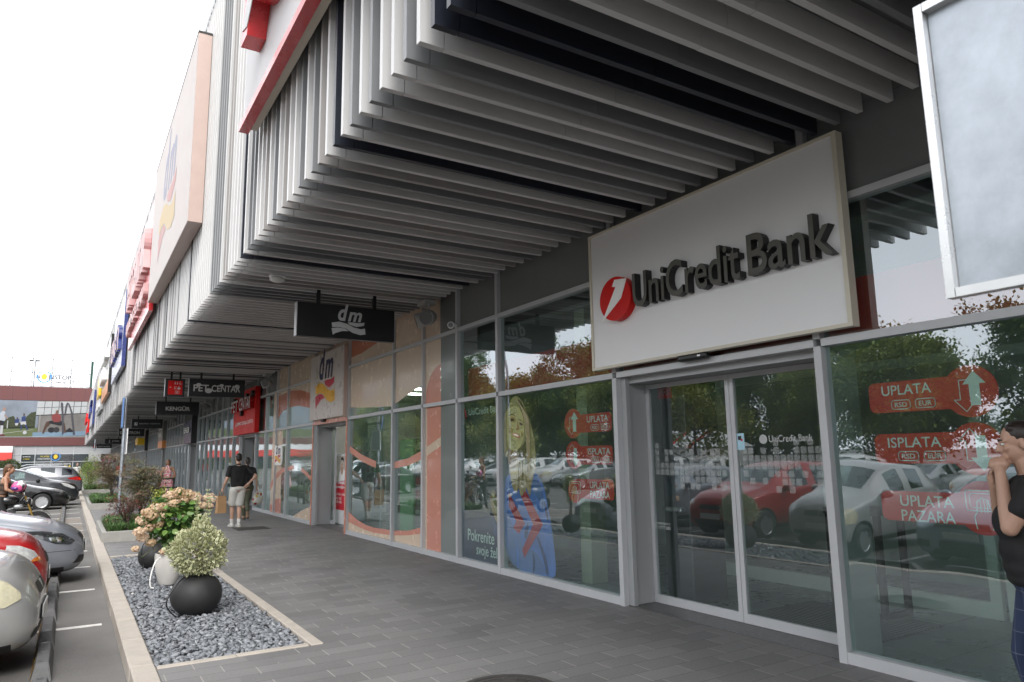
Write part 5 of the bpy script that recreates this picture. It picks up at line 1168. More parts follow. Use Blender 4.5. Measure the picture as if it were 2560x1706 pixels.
def patch(mb, bvh, pts, o, u, v, d, m, off=.004, N=12):
    """outline pts (in u,v about o) laid on the body along d, following its curvature"""
    o, u, v, d = Vector(o), Vector(u), Vector(v), Vector(d).normalized()
    xs = [p[0] for p in pts]; ys = [p[1] for p in pts]; x0, x1, y0, y1 = min(xs), max(xs), min(ys), max(ys)
    for i in range(N):
        for j in range(N):
            c = clip(list(pts), x0+(x1-x0)*i/N, x0+(x1-x0)*(i+1)/N, y0+(y1-y0)*j/N, y0+(y1-y0)*(j+1)/N)
            if len(c) < 3: continue
            vs = []; ok = True
            for p in c:
                q = o+u*p[0]+v*p[1]; hit = bvh.ray_cast(q-d*2, d)
                if hit[0] is None: ok = False; break
                vs.append(hit[0]-d*off)
            if ok:
                n_ = (vs[1]-vs[0]).cross(vs[2]-vs[0])
                mb.add(vs if n_.dot(d) < 0 else vs[::-1], [tuple(range(len(vs)))], m)
def seam(mb, bvh, pts, o, u, v, d, m, w=.007, off=.0015, n=10):
    for a, b in zip(pts[:-1], pts[1:]):
        A, Bq = Vector((a[0],a[1],0)), Vector((b[0],b[1],0)); t = (Bq-A); L = t.length; t.normalize(); q = Vector((-t.y,t.x,0))*w/2
        k = max(2, int(L/.06))
        for i in range(k):
            p0, p1 = A+t*L*i/k, A+t*L*(i+1)/k
            patch(mb, bvh, [(p0-q)[:2],(p1-q)[:2],(p1+q)[:2],(p0+q)[:2]], o, u, v, d, m, off, N=1)
WHEEL = {}
def wheel_meshes(r, style=0):
    k = (round(r,3), style)
    if k in WHEEL: return WHEEL[k]
    w = .195; t = MB(); t.lathe([(r*.66,-w/2),(r*.90,-w/2),(r*.985,-w*.38),(r,-w*.2),(r,w*.2),(r*.985,w*.38),(r*.90,w/2),(r*.66,w/2),(r*.63,w*.3),(r*.63,-w*.3),(r*.66,-w/2)], (0,0,0), RUBBER, 40, 'y')
    t.smooth = 50; tm = t.mesh("tyre")
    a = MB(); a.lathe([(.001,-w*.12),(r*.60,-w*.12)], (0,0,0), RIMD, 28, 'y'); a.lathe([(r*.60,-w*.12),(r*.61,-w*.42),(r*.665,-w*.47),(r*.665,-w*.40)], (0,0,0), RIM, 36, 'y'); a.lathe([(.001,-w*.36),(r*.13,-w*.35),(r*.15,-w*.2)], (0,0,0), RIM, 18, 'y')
    ns = (10,5,7)[style]
    for i in range(ns):
        an = 2*math.pi*i/ns
        for dv in ((-.12,.12) if style == 0 and False else (0,)):
            c, s = math.cos(an+dv), math.sin(an+dv); wd = (.030,.055,.04)[style]*r/.3
            P = []
            for rr, ww, yy in ((r*.10,wd*.9,-w*.36),(r*.62,wd*.6,-w*.42)):
                for sg in (-1,1): P.append((rr*c-sg*ww*s, yy, rr*s+sg*ww*c))
            P += [(p[0],p[1]+.02,p[2]) for p in P]
            a.add(P, [(0,1,3,2),(0,2,6,4),(1,5,7,3),(0,4,5,1),(2,3,7,6)], RIM)
    am = a.mesh("rim"); WHEEL[k] = (tm, am); return tm, am
def car(name, label, loc, rz, spec, pm, group="cars parked nose to the kerb", glass=None, cat="car"):
    t = thing(name, label, cat, loc, rz, group); glass = glass or CGLASS
    st = spec['st']; n = len(ring_pts(*st[0]))
    vs = []; fs = []; mi = []
    for s in st: vs += ring_pts(*s)
    gi = spec['glass']       # (windscreen pairs, side pairs, rear pairs) of station indices
    for i in range(len(st)-1):
        for k in range(n):
            kk = k if k < 10 else n-1-k       # mirrored strip index
            m = 0
            if kk in (5,6) and i in gi[1]: m = 1
            if kk in (8,9) and (i in gi[0] or i in gi[2]): m = 1
            if kk in (0,): m = 2
            if kk == 1 and not (0 <= i < 2): m = 2
            fs.append((i*n+k, (i+1)*n+k, (i+1)*n+(k+1) % n, i*n+(k+1) % n)); mi.append(m)
    fs.append(tuple(range(n))); mi.append(0); fs.append(tuple((len(st)-1)*n+k for k in range(n))[::-1]); mi.append(0)
    me = bpy.data.meshes.new("cage"); me.from_pydata(vs, [], fs)
    for m in (pm, glass, TRIM, ARCH): me.materials.append(m)
    me.polygons.foreach_set('material_index', mi)
    bm = bmesh.new(); bm.from_mesh(me); bmesh.ops.recalc_face_normals(bm, faces=bm.faces)
    # caps: fan them in so that they subdivide cleanly
    caps = [f for f in bm.faces if len(f.verts) > 4]
    for f in caps:
        r = bmesh.ops.inset_region(bm, faces=[f], thickness=.06, depth=0.0)
    bm.to_mesh(me); bm.free()
    sub = evaluated(me, [('SUBSURF', dict(levels=2, render_levels=2))])
    wr, tw = spec['wr'], spec['tw']
    cut = MB()
    for wx in spec['wx']:
        for s in (-1, 1): cut.lathe([(wr+.055,s*(tw-.26)),(wr+.055,s*(tw+.4))] if s > 0 else [(wr+.055,-(tw+.4)),(wr+.055,-(tw-.26))], (wx,0,wr), ARCH, 36, 'y')
    cm = cut.mesh("cut"); bmc = bmesh.new(); bmc.from_mesh(cm); bmesh.ops.recalc_face_normals(bmc, faces=bmc.faces); bmc.to_mesh(cm); bmc.free()
    co = bpy.data.objects.new("cut", cm); COL.objects.link(co)
    body = evaluated(sub, [('BOOLEAN', dict(operation='DIFFERENCE', object=co, solver='EXACT'))])
    bpy.data.objects.remove(co)
    bvh = BVHTree.FromPolygons([v.co[:] for v in sub.vertices], [tuple(p.vertices) for p in sub.polygons])
    for p in body.polygons:
        c = p.center
        for wx in spec['wx']:
            d = math.hypot(c.x-wx, c.z-wr)
            if d < wr+.052 and abs(c.y) < tw-.02 and c.z < wr*2+.1: p.material_index = 3
            elif abs(d-wr-.055) < .004 and abs(p.normal.y) < .25: p.material_index = 3
    # split glass from paint
    bm = bmesh.new(); bm.from_mesh(body); gl = [f for f in bm.faces if f.material_index == 1]
    groups = {'windscreen':[], 'rear_window':[], 'side_window':[], 'side_window ':[]}
    xm = (st[gi[1][0]][0]+st[gi[1][-1]+1][0])/2
    for f in gl:
        c = f.calc_center_median(); nrm = f.normal
        if abs(nrm.y) > .62 or abs(c.y) > .5*tw and abs(nrm.y) > .5: g_ = 'side_window' if c.y < 0 else 'side_window '
        else: g_ = 'windscreen' if c.x > xm else 'rear_window'
        groups[g_].append(([v.co.copy() for v in f.verts], nrm))
    bmesh.ops.delete(bm, geom=gl, context='FACES'); me2 = bpy.data.meshes.new("body"); bm.to_mesh(me2); bm.free()
    for m in (pm, glass, TRIM, ARCH): 
        if len(me2.materials) < 4: me2.materials.append(m)
    me2.polygons.foreach_set('use_smooth', [True]*len(me2.polygons)); me2.set_sharp_from_angle(angle=R(38)); wrap("body", me2, t)
    for gname, L in groups.items():
        if not L: continue
        b = bmesh.new()
        for vs_, nrm in L: b.faces.new([b.verts.new(v-nrm*.004) for v in vs_])
        bmesh.ops.remove_doubles(b, verts=b.verts, dist=.003); mm = bpy.data.meshes.new("glass"); b.to_mesh(mm); b.free(); mm.materials.append(glass)
        mm.polygons.foreach_set('use_smooth', [True]*len(mm.polygons)); wrap(gname.strip(), mm, t)
    # wheels
    for wx in spec['wx']:
        for s in (-1, 1):
            e = bpy.data.objects.new("wheel", wheel_meshes(wr, spec.get('rim',0))[0]); COL.objects.link(e); e.parent = t; e.location = (wx, s*(tw-.105), wr); e.rotation_euler = (0, rnd.uniform(0,1), 0 if s < 0 else math.pi)
            r = bpy.data.objects.new("rim", wheel_meshes(wr, spec.get('rim',0))[1]); COL.objects.link(r); r.parent = e
    # seats
    for x in spec.get('seats', ()):
        for s in (-1, 1):
            mb = MB(); mb.bbox((x-.12,s*.37-.24,.45),(x+.02,s*.37+.24,1.08), SEATM, .05); mb.bbox((x-.10,s*.37-.12,1.10),(x-.01,s*.37+.12,1.28), SEATM, .04); mb.put("seat", t, local=True, smooth=40)
    if spec.get('seats'):
        mb = MB(); mb.box((st[-3][0],-.7,.42),(spec['seats'][0]+.7,.7,.46), SEATM); mb.bbox((spec['seats'][0]+.55,-.66,.75),(spec['seats'][0]+.95,.66,.93), SEATM, .05); mb.put("dashboard", t, local=True)
    S = ((0,0,0),(1,0,0),(0,0,1))
    for sgn in (-1,1):
        mb = MB(); seams = MB()
        for pts in spec.get('seams', ()): seam(seams, bvh, pts, (0,0,0), (1,0,0), (0,0,1), (0,-sgn,0), TRIM)
        if seams.f: seams.put("door_gap", t, local=True)
        if 'handle' in spec:
            for hx, hz in spec['handle']:
                hit = bvh.ray_cast(Vector((hx,2*sgn,hz)), Vector((0,-sgn,0)))
                if hit[0]: mb = MB(); y = hit[0].y; mb.bbox((hx-.09,y-.015,hz-.014),(hx+.09,y+.022,hz+.014), pm, .01); mb.put("door_handle", t, local=True, smooth=40)
        if 'mirror' in spec:
            mx, mz = spec['mirror']; y = sgn*(tw+.06); mb = MB(); mb.ell((mx,y,mz), (.07,.11,.075), spec.get('mirror_mat', pm)); mb.tube([(mx-.01,sgn*(tw-.12),mz-.07),(mx,y,mz-.03)], .025, TRIM, 6); mb.put("wing_mirror", t, local=True, smooth=True)
        for (nm, kind, pts, m, off) in spec.get('lamps', ()):
            mb = MB()
            if kind == 'diag': a = R(spec.get('diag', 52)); d = Vector((-math.cos(a), -sgn*math.sin(a), 0)); u = Vector((math.sin(a), -sgn*math.cos(a), 0)); o = Vector((st[2][0], sgn*st[2][1]*.93, 0))
            elif kind == 'front': d = Vector((-1,0,0)); u = Vector((0,-sgn,0)); o = Vector((0,sgn*tw,0))
            elif kind == 'rear': d = Vector((1,0,0)); u = Vector((0,-sgn,0)); o = Vector((0,sgn*tw,0))
            elif kind == 'rdiag': a = R(50); d = Vector((math.cos(a), -sgn*math.sin(a), 0)); u = Vector((-math.sin(a), -sgn*math.cos(a), 0)); o = Vector((st[-3][0], sgn*st[-3][1]*.95, 0))
            elif kind == 'side': d = Vector((0,-sgn,0)); u = Vector((1,0,0)); o = Vector((0,0,0))
            patch(mb, bvh, pts, o, u, (0,0,1), d, m, off)
            if mb.f: mb.put(nm, t, local=True, smooth=True)
    for (nm, kind, pts, m, off) in spec.get('mid', ()):
        mb = MB(); d = Vector((-1,0,0)) if kind == 'front' else Vector((1,0,0))
        patch(mb, bvh, pts, (0,0,0), (0,1,0), (0,0,1), d, m, off, N=14)
        if mb.f: mb.put(nm, t, local=True, smooth=True)
    if 'plate' in spec:
        x, z = spec['plate']; mb = MB(); mb.bbox((x,-.26,z-.055),(x+.012,.26,z+.055), PLATE, .004); mb.bbox((x-.02,-.265,z-.062),(x-.001,.265,z+.062), TRIM, .004); mb.put("number_plate", t, local=True)
    return t
def mirrored(pts): return [(-p[0],p[1]) for p in pts][::-1]
def lens(c, r, n=18): return circ(c[0], c[1], r[0], r[1], n)
def almond(x0, x1, z0, z1, tip=.25):
    return [(x0,z0+(z1-z0)*.15),(x0+(x1-x0)*.35,z0),(x1-(x1-x0)*.15,z0+(z1-z0)*.12),(x1,z0+(z1-z0)*.45),(x1-(x1-x0)*.2,z1-(z1-z0)*.25),(x0+(x1-x0)*.45,z1),(x0+(x1-x0)*.1,z1-(z1-z0)*.1)]
def hatch(L=3.78, w=.83, roof=1.56):
    k = L/3.8
    return [(0,.52,.30,.50,.60,.40),(-.05,.64,.22,.58,.70,.50),(-.15,.735,.17,.70,.86,.56),(-.34,.785,.16,.80,.955,.60),(-.70,.815,.17,.89,1.02,.64),(-.98,.825,.18,.95,1.07,.66),
            (-1.68,w,.18,.99,roof-.06,.57),(-2.22*k,w,.18,1.0,roof,.585),(-2.30*k,w,.18,1.0,roof,.585),(-3.08*k,.82,.18,1.02,roof-.025,.57),(-3.22*k,.815,.19,1.03,roof-.035,.565),(-3.46*k,.80,.20,1.05,roof-.09,.54),(-3.72*k,.76,.25,1.0,1.10,.55),(-3.78*k,.70,.34,.80,.90,.50)]
HG = ((5,),(6,8,),(11,))
hspec = dict(st=hatch(), glass=((5,),(6,8),(11,)), wr=.29, tw=.83, wx=(-.72,-3.10), rim=2, seats=(-1.95,-2.75), mirror=(-1.35,1.02), handle=((-2.12,.86),),
    seams=([(-1.25,.30),(-1.22,.93)],[(-2.26,.32),(-2.26,.97)],[(-1.25,.30),(-2.26,.32)]),
    lamps=[("headlight",'diag',almond(-.30,.13,.60,.83),LENSY,.006),("turn_signal",'diag',[(.02,.60),(.13,.60),(.16,.68),(.10,.66)],LENSO,.008),("taillight",'rear',[(.05,.72),(.22,.72),(.20,1.02),(.07,1.04)],LENSR,.006)],
    mid=[("grille",'front',rrect(-.30,.58,.30,.68,.03),TRIM,.004),("lower_grille",'front',rrect(-.45,.27,.45,.38,.04),TRIM,.004)], plate=(.012,.45))
silver = paint("silver_paint", (.40,.40,.395), .35, .30)
s1 = dict(hspec); s1['diag'] = 60
s1['lamps'] = [("headlight",'diag',[(-.36,.60),(-.10,.585),(.02,.64),(.015,.69),(-.07,.78),(-.20,.835),(-.34,.84),(-.42,.74)],LENSY,.007),("taillight",'rear',[(.05,.72),(.22,.72),(.20,1.02),(.07,1.04)],LENSR,.006)]
s1['mid'] = [("grille",'front',rrect(-.30,.61,.30,.705,.03),TRIM,.004),("lower_grille",'front',rrect(-.55,.28,.55,.36,.04),TRIM,.006)]
t = car("parked_car", "silver small hatchback with yellowed headlight, nearest of the parked cars", (-.12,8.1,GZ), R(-2), s1, silver)
mb = MB()
for k in range(-6, 7): mb.tube([(-.015-abs(k)*.008,k*.042,.62),(-.045-abs(k)*.008,k*.042,.70)], .008, CHROME, 6)
mb.put("grille_bar", t, local=True)
redp = paint("red_paint", (.40,.007,.010), .15, .3)
s2 = dict(hspec); s2['diag'] = 60
s2['lamps'] = [("headlight",'diag',[(-.28,.80),(-.20,.70),(-.02,.655),(.11,.665),(.05,.76),(-.10,.83),(-.24,.85)],LENSC,.007),("turn_signal",'diag',[(-.06,.652),(.13,.655),(.10,.70),(.0,.69)],LENSO,.009),("taillight",'rear',[(.05,.72),(.22,.72),(.20,1.02),(.07,1.04)],LENSR,.006)]
t = car("parked_car", "bright red small hatchback with orange turn signal, second in the row of parked cars", (-.14,10.65,GZ), R(1), s2, redp)
ast = [(0,.56,.28,.50,.56,.42),(-.06,.70,.20,.58,.68,.52),(-.22,.80,.15,.68,.80,.60),(-.48,.85,.15,.78,.90,.66),(-.85,.87,.16,.87,.98,.70),(-1.22,.875,.17,.93,1.04,.70),
       (-2.00,.875,.17,.97,1.40,.57),(-2.52,.875,.17,.98,1.46,.58),(-2.60,.875,.17,.98,1.46,.58),(-3.42,.87,.18,1.0,1.42,.57),(-3.52,.865,.19,1.0,1.41,.565),(-3.82,.85,.20,1.02,1.34,.55),(-4.14,.80,.25,.98,1.06,.56),(-4.24,.72,.34,.78,.88,.5)]
aspec = dict(st=ast, glass=((5,),(6,8),(11,)), wr=.31, tw=.875, wx=(-.86,-3.47), rim=0, seats=(-2.3,-3.1), mirror=(-1.55,1.0), handle=((-2.40,.86),(-3.25,.88)), diag=58,
    seams=([(-1.45,.30),(-1.42,.92)],[(-2.56,.32),(-2.56,.96)],[(-3.30,.55),(-3.40,.97)],[(-1.45,.30),(-3.10,.30)],[(-.05,.49),(-.55,.49)]),
    lamps=[("headlight",'diag',[(-.50,.80),(-.30,.79),(-.02,.73),(.10,.62),(.02,.575),(-.16,.60),(-.34,.68)],LENSD,.006),("headlamp_reflector",'diag',[(-.26,.73),(-.08,.70),(-.06,.62),(-.22,.645)],REFL,.009),("fog_lamp",'front',[(.16,.30),(.40,.30),(.40,.40),(.20,.41)],TRIM,.006),("taillight",'rear',[(.04,.75),(.20,.75),(.20,1.02),(.08,1.04)],LENSR,.006)],
    mid=[("grille",'front',[(-.42,.60),(.42,.60),(.36,.69),(-.36,.69)],TRIM,.005),("lower_grille",'front',rrect(-.34,.28,.34,.41,.04),TRIM,.005)], plate=(.012,.49))
t = car("parked_car", "grey blue hatchback with smoked headlight beside the red car", (.28,13.25,GZ), R(-1), aspec, paint("grey_blue_paint", (.25,.27,.305), .4, .30))
sed = [(0,.56,.26,.42,.47,.40),(-.07,.72,.18,.52,.60,.52),(-.22,.80,.14,.62,.70,.60),(-.48,.85,.14,.70,.79,.66),(-.90,.87,.15,.79,.87,.72),(-1.42,.875,.16,.88,.965,.70),
       (-2.25,.875,.17,.92,1.34,.56),(-2.62,.875,.17,.93,1.39,.57),(-2.70,.875,.17,.93,1.39,.57),(-3.35,.87,.18,.95,1.35,.56),(-3.45,.87,.18,.96,1.33,.55),(-3.75,.865,.20,.97,1.22,.53),(-4.15,.84,.24,.96,1.05,.60),(-4.50,.78,.30,.90,.98,.55),(-4.58,.70,.36,.70,.78,.5)]
spec3 = dict(st=sed, glass=((5,),(6,8),(10,11)), wr=.315, tw=.875, wx=(-.88,-3.58), rim=0, seats=(-2.45,-3.15), mirror=(-1.72,.97), handle=((-2.5,.80),(-3.35,.83)), diag=58,
    seams=([(-1.55,.28),(-1.50,.86)],[(-2.66,.30),(-2.66,.91)],[(-3.30,.55),(-3.42,.94)],[(-1.55,.28),(-3.20,.28)]),
    lamps=[("headlight",'diag',[(-.42,.70),(-.20,.70),(.08,.62),(.12,.56),(-.10,.56),(-.32,.62)],LENSD,.006),("headlamp_reflector",'diag',[(-.14,.66),(.0,.64),(.02,.585),(-.12,.595)],REFL,.009),("taillight",'rear',[(.04,.70),(.26,.70),(.24,.86),(.06,.88)],LENSR,.006)],
    mid=[("grille",'front',[(-.38,.36),(.38,.36),(.44,.52),(-.44,.52)],TRIM,.005),("lower_grille",'front',rrect(-.5,.20,.5,.30,.03),TRIM,.005)], plate=(.012,.40))
blackp = paint("black_paint", (.006,.006,.007), .2, .25)
car("parked_car", "black saloon car with ten spoke alloy wheels behind the motorcycle", (.08,33.3,GZ), 0, spec3, blackp)
mpv = [(0,.58,.28,.55,.62,.45),(-.06,.72,.20,.64,.76,.54),(-.20,.81,.16,.78,.90,.62),(-.45,.86,.16,.90,1.0,.66),(-.85,.89,.17,.97,1.06,.70),(-1.15,.90,.18,1.0,1.11,.70),
       (-1.95,.90,.18,1.04,1.52,.60),(-2.55,.90,.18,1.05,1.58,.61),(-2.63,.90,.18,1.05,1.58,.61),(-3.45,.89,.18,1.06,1.55,.60),(-3.55,.89,.19,1.06,1.54,.60),(-3.90,.87,.20,1.07,1.45,.57),(-4.15,.83,.25,1.0,1.15,.58),(-4.25,.76,.34,.85,.95,.5)]
spec4 = dict(aspec); spec4.update(st=mpv, wr=.33, tw=.90, wx=(-.88,-3.5), mirror=(-1.45,1.06), mirror_mat=TRIM, lamps=[("headlight",'diag',[(-.44,.94),(-.25,.92),(.0,.80),(.06,.70),(-.08,.70),(-.34,.82)],LENSC,.006),("taillight",'rear',[(.04,.75),(.20,.75),(.20,1.02),(.08,1.04)],LENSR,.006)], mid=[("grille",'front',rrect(-.42,.60,.42,.72,.03),TRIM,.005),("lower_grille",'front',rrect(-.5,.26,.5,.40,.04),TRIM,.005)],
    seams=([(-1.4,.30),(-1.38,.98)],[(-2.6,.32),(-2.6,1.02)],[(-1.4,.30),(-3.1,.30)]))
car("parked_car", "dark grey crossover car between the black saloon and the large suv", (.40,36.0,GZ), 0, spec4, paint("dark_grey_paint", (.05,.052,.058), .7, .3))
suv = [(0,.60,.34,.62,.70,.46),(-.08,.76,.26,.74,.86,.56),(-.25,.84,.22,.86,.98,.64),(-.55,.90,.22,.95,1.04,.70),(-1.0,.915,.22,1.0,1.09,.73),(-1.3,.92,.24,1.03,1.13,.72),
       (-1.95,.92,.24,1.08,1.58,.64),(-2.60,.92,.24,1.09,1.65,.66),(-2.68,.92,.24,1.09,1.65,.66),(-3.52,.92,.24,1.10,1.63,.65),(-3.60,.92,.24,1.10,1.62,.65),(-4.15,.90,.26,1.13,1.56,.60),(-4.42,.85,.32,1.08,1.18,.62),(-4.55,.80,.36,.88,.98,.56),(-4.58,.74,.40,.70,.80,.5)]
spec5 = dict(st=suv, glass=((5,),(6,8,10),(11,)), wr=.355, tw=.92, wx=(-.92,-3.58), rim=1, seats=(-2.3,-3.15), mirror=(-1.6,1.12), handle=((-2.5,.98),(-3.4,1.0)), lamps=[("headlight",'diag',[(-.44,.96),(-.25,.95),(.0,.84),(.06,.76),(-.08,.76),(-.34,.86)],LENSC,.006),("taillight",'rdiag',[(-.42,.98),(-.10,.90),(.16,.90),(.16,1.06),(-.10,1.08),(-.40,1.03)],LENSR,.008),("brake_lens",'rdiag',[(-.02,.92),(.10,.92),(.10,1.02),(-.02,1.02)],mat("bright_red_lens",(.75,.03,.01),.15),.011)],
    seams=([(-1.5,.36),(-1.48,1.04)],[(-2.64,.36),(-2.64,1.06)],[(-3.45,.6),(-3.6,1.08)]), mid=[("grille",'front',rrect(-.5,.62,.5,.80,.03),TRIM,.005),("rear_bumper_trim",'rear',rrect(-.75,.40,.75,.58,.05),TRIM,.01)])
t = car("parked_car", "grey suv backed in to the kerb with red taillight showing", (-3.98,42.3,GZ), math.pi, spec5, paint("mid_grey_paint", (.16,.165,.18), .7, .3), glass=DGLASS)
mb = MB()
for s in (-1,1): mb.tube([(-2.0,s*.62,1.62),(-2.2,s*.63,1.69),(-3.7,s*.62,1.68),(-3.9,s*.60,1.60)], .018, CHROME, 6)
mb.put("roof_rail", t, local=True)
mb = MB(); mb.bbox((-4.36,-.5,1.545),(-4.12,.5,1.585), TRIM, .015); mb.put("roof_spoiler", t, local=True)
# cars that only the panes show: parked in the bays beside and behind the camera, and across the lane
wp = paint("white_paint", (.66,.66,.65), .0, .3); slv2 = paint("pale_silver_paint", (.42,.43,.44), .75, .33)
c1 = car("parked_car", "pale blue silver hatchback mirrored in the bank's right hand pane", (-.5,5.55,GZ), 0, aspec, paint("ice_blue_paint", (.30,.36,.41), .7, .33))
whites = car("parked_car", "white hatchback across the lane, mirrored in the glass", (-11.5,9.3+2.57*.5,GZ), 0, hspec, wp, group="cars across the lane mirrored in the glass")
sals = car("parked_car", "silver saloon across the lane, mirrored in the glass", (-11.5,9.3+2.57*1.5,GZ), 0, spec3, slv2, group="cars across the lane mirrored in the glass")
darks = car("parked_car", "dark saloon across the lane, mirrored in the glass", (-11.5,9.3+2.57*3.5,GZ), 0, spec3, blackp, group="cars across the lane mirrored in the glass")
rr = random.Random(12)
for k in range(-6, 24):
    if k in (0,1,3,7,15): continue
    src = rr.choice([whites,whites,sals,darks]); c = copy_tree(src); c.location = (-11.5+rr.uniform(-.3,.3), 9.3+2.57*(k+.5), GZ)
# ------------------------------------------------------------------ scooter in front of the motorcycle
t = thing("scooter", "black fairing scooter parked between the grey blue hatchback and the motorcycle", "scooter", (-1.5,19.0,GZ))
SCB = mat("scooter_black", (.010,.010,.011), .22, coat=.8)
mb = MB(); mb.ell((-1.22,19.0,GZ+.60), (.34,.20,.17), SCB, 22, 14, Matrix.Rotation(R(22),3,'Y')); mb.ell((-1.45,19.0,GZ+.72), (.28,.24,.24), SCB, 18, 12); spart(t, mb, "fairing", smooth=True)
mb = MB(); mb.ell((-1.02,18.86,GZ+.555), (.15,.07,.055), LENSY, 16, 10, Matrix.Rotation(R(25),3,'Y')); spart(t, mb, "headlight", smooth=True)
mb = MB(); mb.lathe([(.16,-.06),(.24,-.055),(.26,0),(.24,.055),(.16,.06),(.16,-.06)], (-1.08,19.0,GZ+.262), RUBBER, 32, 'y'); w_ = spart(t, mb, "wheel", smooth=60); mb = MB(); mb.lathe([(.001,-.05),(.162,-.04),(.162,.04),(.001,.05)], (-1.08,19.0,GZ+.262), RIM, 20, 'y'); mb.put("rim", w_)
mb = MB(); mb.lathe([(.16,-.06),(.24,-.055),(.26,0),(.24,.055),(.16,.06),(.16,-.06)], (-2.35,19.0,GZ+.262), RUBBER, 32, 'y'); w_ = spart(t, mb, "wheel", smooth=60); mb = MB(); mb.lathe([(.001,-.05),(.162,-.04),(.162,.04),(.001,.05)], (-2.35,19.0,GZ+.262), RIM, 20, 'y'); mb.put("rim", w_)
mb = MB(); mb.ell((-2.1,19.0,GZ+.62), (.5,.19,.22), SCB, 18, 12); mb.bbox((-2.0,18.84,GZ+.25),(-1.4,19.16,GZ+.42), SCB, .04); spart(t, mb, "tail_body", smooth=True)
mb = MB(); mb.ell((-2.05,19.0,GZ+.84), (.42,.15,.06), TRIM); spart(t, mb, "seat", smooth=True)
mb = MB(); mb.tube([(-1.5,18.65,GZ+1.0),(-1.42,18.85,GZ+1.0),(-1.42,19.15,GZ+1.0),(-1.5,19.35,GZ+1.0)], .02, TRIM, 8); mb.tube([(-1.42,18.8,GZ+1.0),(-1.36,18.68,GZ+1.15)], .008, TRIM, 6); mb.ell((-1.36,18.66,GZ+1.17), (.03,.07,.045), TRIM); spart(t, mb, "handlebar", smooth=True)
# ------------------------------------------------------------------ motorcycle
YM = 21.0
t = thing("motorcycle", "black motorcycle with golden fork parked beyond the grey blue hatchback", "motorcycle", (-1.25,YM,GZ))
GOLD = mat("gold_fork", (.55,.36,.10), .28, metal=.7); MBLK = mat("motorcycle_black", (.012,.012,.013), .25, coat=.8); MGR = mat("engine_grey", (.10,.10,.105), .45, metal=.5)
def wheel_m(x):
    mb = MB(); mb.lathe([(.235,-.055),(.285,-.05),(.305,0),(.285,.05),(.235,.055),(.235,-.055)], (x,YM,GZ+.305), RUBBER, 40, 'y'); w_ = mb.put("wheel", t, smooth=60)
    mb = MB(); mb.lathe([(.20,-.04),(.236,-.045),(.236,.045),(.20,.04),(.20,-.04)], (x,YM,GZ+.305), MGR, 32, 'y'); mb.lathe([(.001,-.05),(.05,-.05),(.05,.05),(.001,.05)], (x,YM,GZ+.305), MGR, 16, 'y')
    for i in range(6):
        a = i*math.pi/3; mb.tube([(x+.04*math.cos(a),YM,GZ+.305+.04*math.sin(a)),(x+.21*math.cos(a),YM,GZ+.305+.21*math.sin(a))], .014, MGR, 6)
    mb.lathe([(.09,-.07),(.15,-.07),(.15,-.062),(.09,-.062),(.09,-.07)], (x,YM,GZ+.305), CHROME, 28, 'y'); mb.put("rim", w_)
wheel_m(-.585); wheel_m(-2.0)
z = GZ
for s in (-.095,.095):
    mb = MB(); mb.tube([(-.60,YM+s,z+.30),(-.72,YM+s,z+.62)], .021, GOLD, 10); mb.tube([(-.72,YM+s,z+.62),(-.86,YM+s,z+.98)], .018, GOLD, 10); spart(t, mb, "fork_leg", smooth=40)
mb = MB()
for i in range(9):
    a = R(-10+i*16); 
    if i: mb.box((0,0,0),(0,0,0), MBLK) if False else None
P = [(-.585+.335*math.cos(R(a)), z+.305+.335*math.sin(R(a))) for a in range(15,146,13)]
mb.add([(p[0],YM+s*.06,p[1]) for p in P for s in (-1,1)]+[(p[0],YM+s*.06,p[1]+.012) for p in P for s in (-1,1)], [(2*i,2*i+1,2*i+3,2*i+2) for i in range(len(P)-1)]+[(2*i+2*len(P),2*i+2+2*len(P),2*i+3+2*len(P),2*i+1+2*len(P)) for i in range(len(P)-1)], MBLK); spart(t, mb, "mudguard")
mb = MB(); mb.ell((-.80,YM,z+.84), (.10,.13,.10), MBLK); mb.ell((-.735,YM,z+.84), (.04,.085,.07), LENSC); spart(t, mb, "headlight", smooth=True)
mb = MB(); mb.ell((-.97,YM-.13,z+.74), (.10,.03,.05), mat("silver_side_fairing", (.40,.41,.42), .3, metal=.4)); mb.ell((-.97,YM+.13,z+.74), (.10,.03,.05), mat("silver_side_fairing", (.40,.41,.42), .3, metal=.4)); spart(t, mb, "side_fairing", smooth=True)
mb = MB(); mb.tube([(-.98,YM-.40,z+1.03),(-.90,YM-.25,z+1.05),(-.88,YM,z+1.0),(-.90,YM+.25,z+1.05),(-.98,YM+.40,z+1.03)], .013, MBLK, 8)
for s in (-1,1): mb.tube([(-.95,YM+s*.30,z+1.04),(-1.01,YM+s*.43,z+1.025)], .02, RUBBER, 8); mb.tube([(-.92,YM+s*.27,z+1.05),(-.90,YM+s*.36,z+1.20)], .007, MBLK, 6); mb.ell((-.90,YM+s*.40,z+1.22), (.03,.08,.05), MBLK)
spart(t, mb, "handlebar", smooth=True)
mb = MB(); mb.ell((-1.22,YM,z+.88), (.27,.15,.14), MBLK, 20, 12); spart(t, mb, "fuel_tank", smooth=True)
mb = MB(); mb.ell((-1.66,YM,z+.80), (.33,.13,.075), TRIM); mb.ell((-2.02,YM,z+.90), (.22,.10,.06), TRIM); spart(t, mb, "seat", smooth=True)
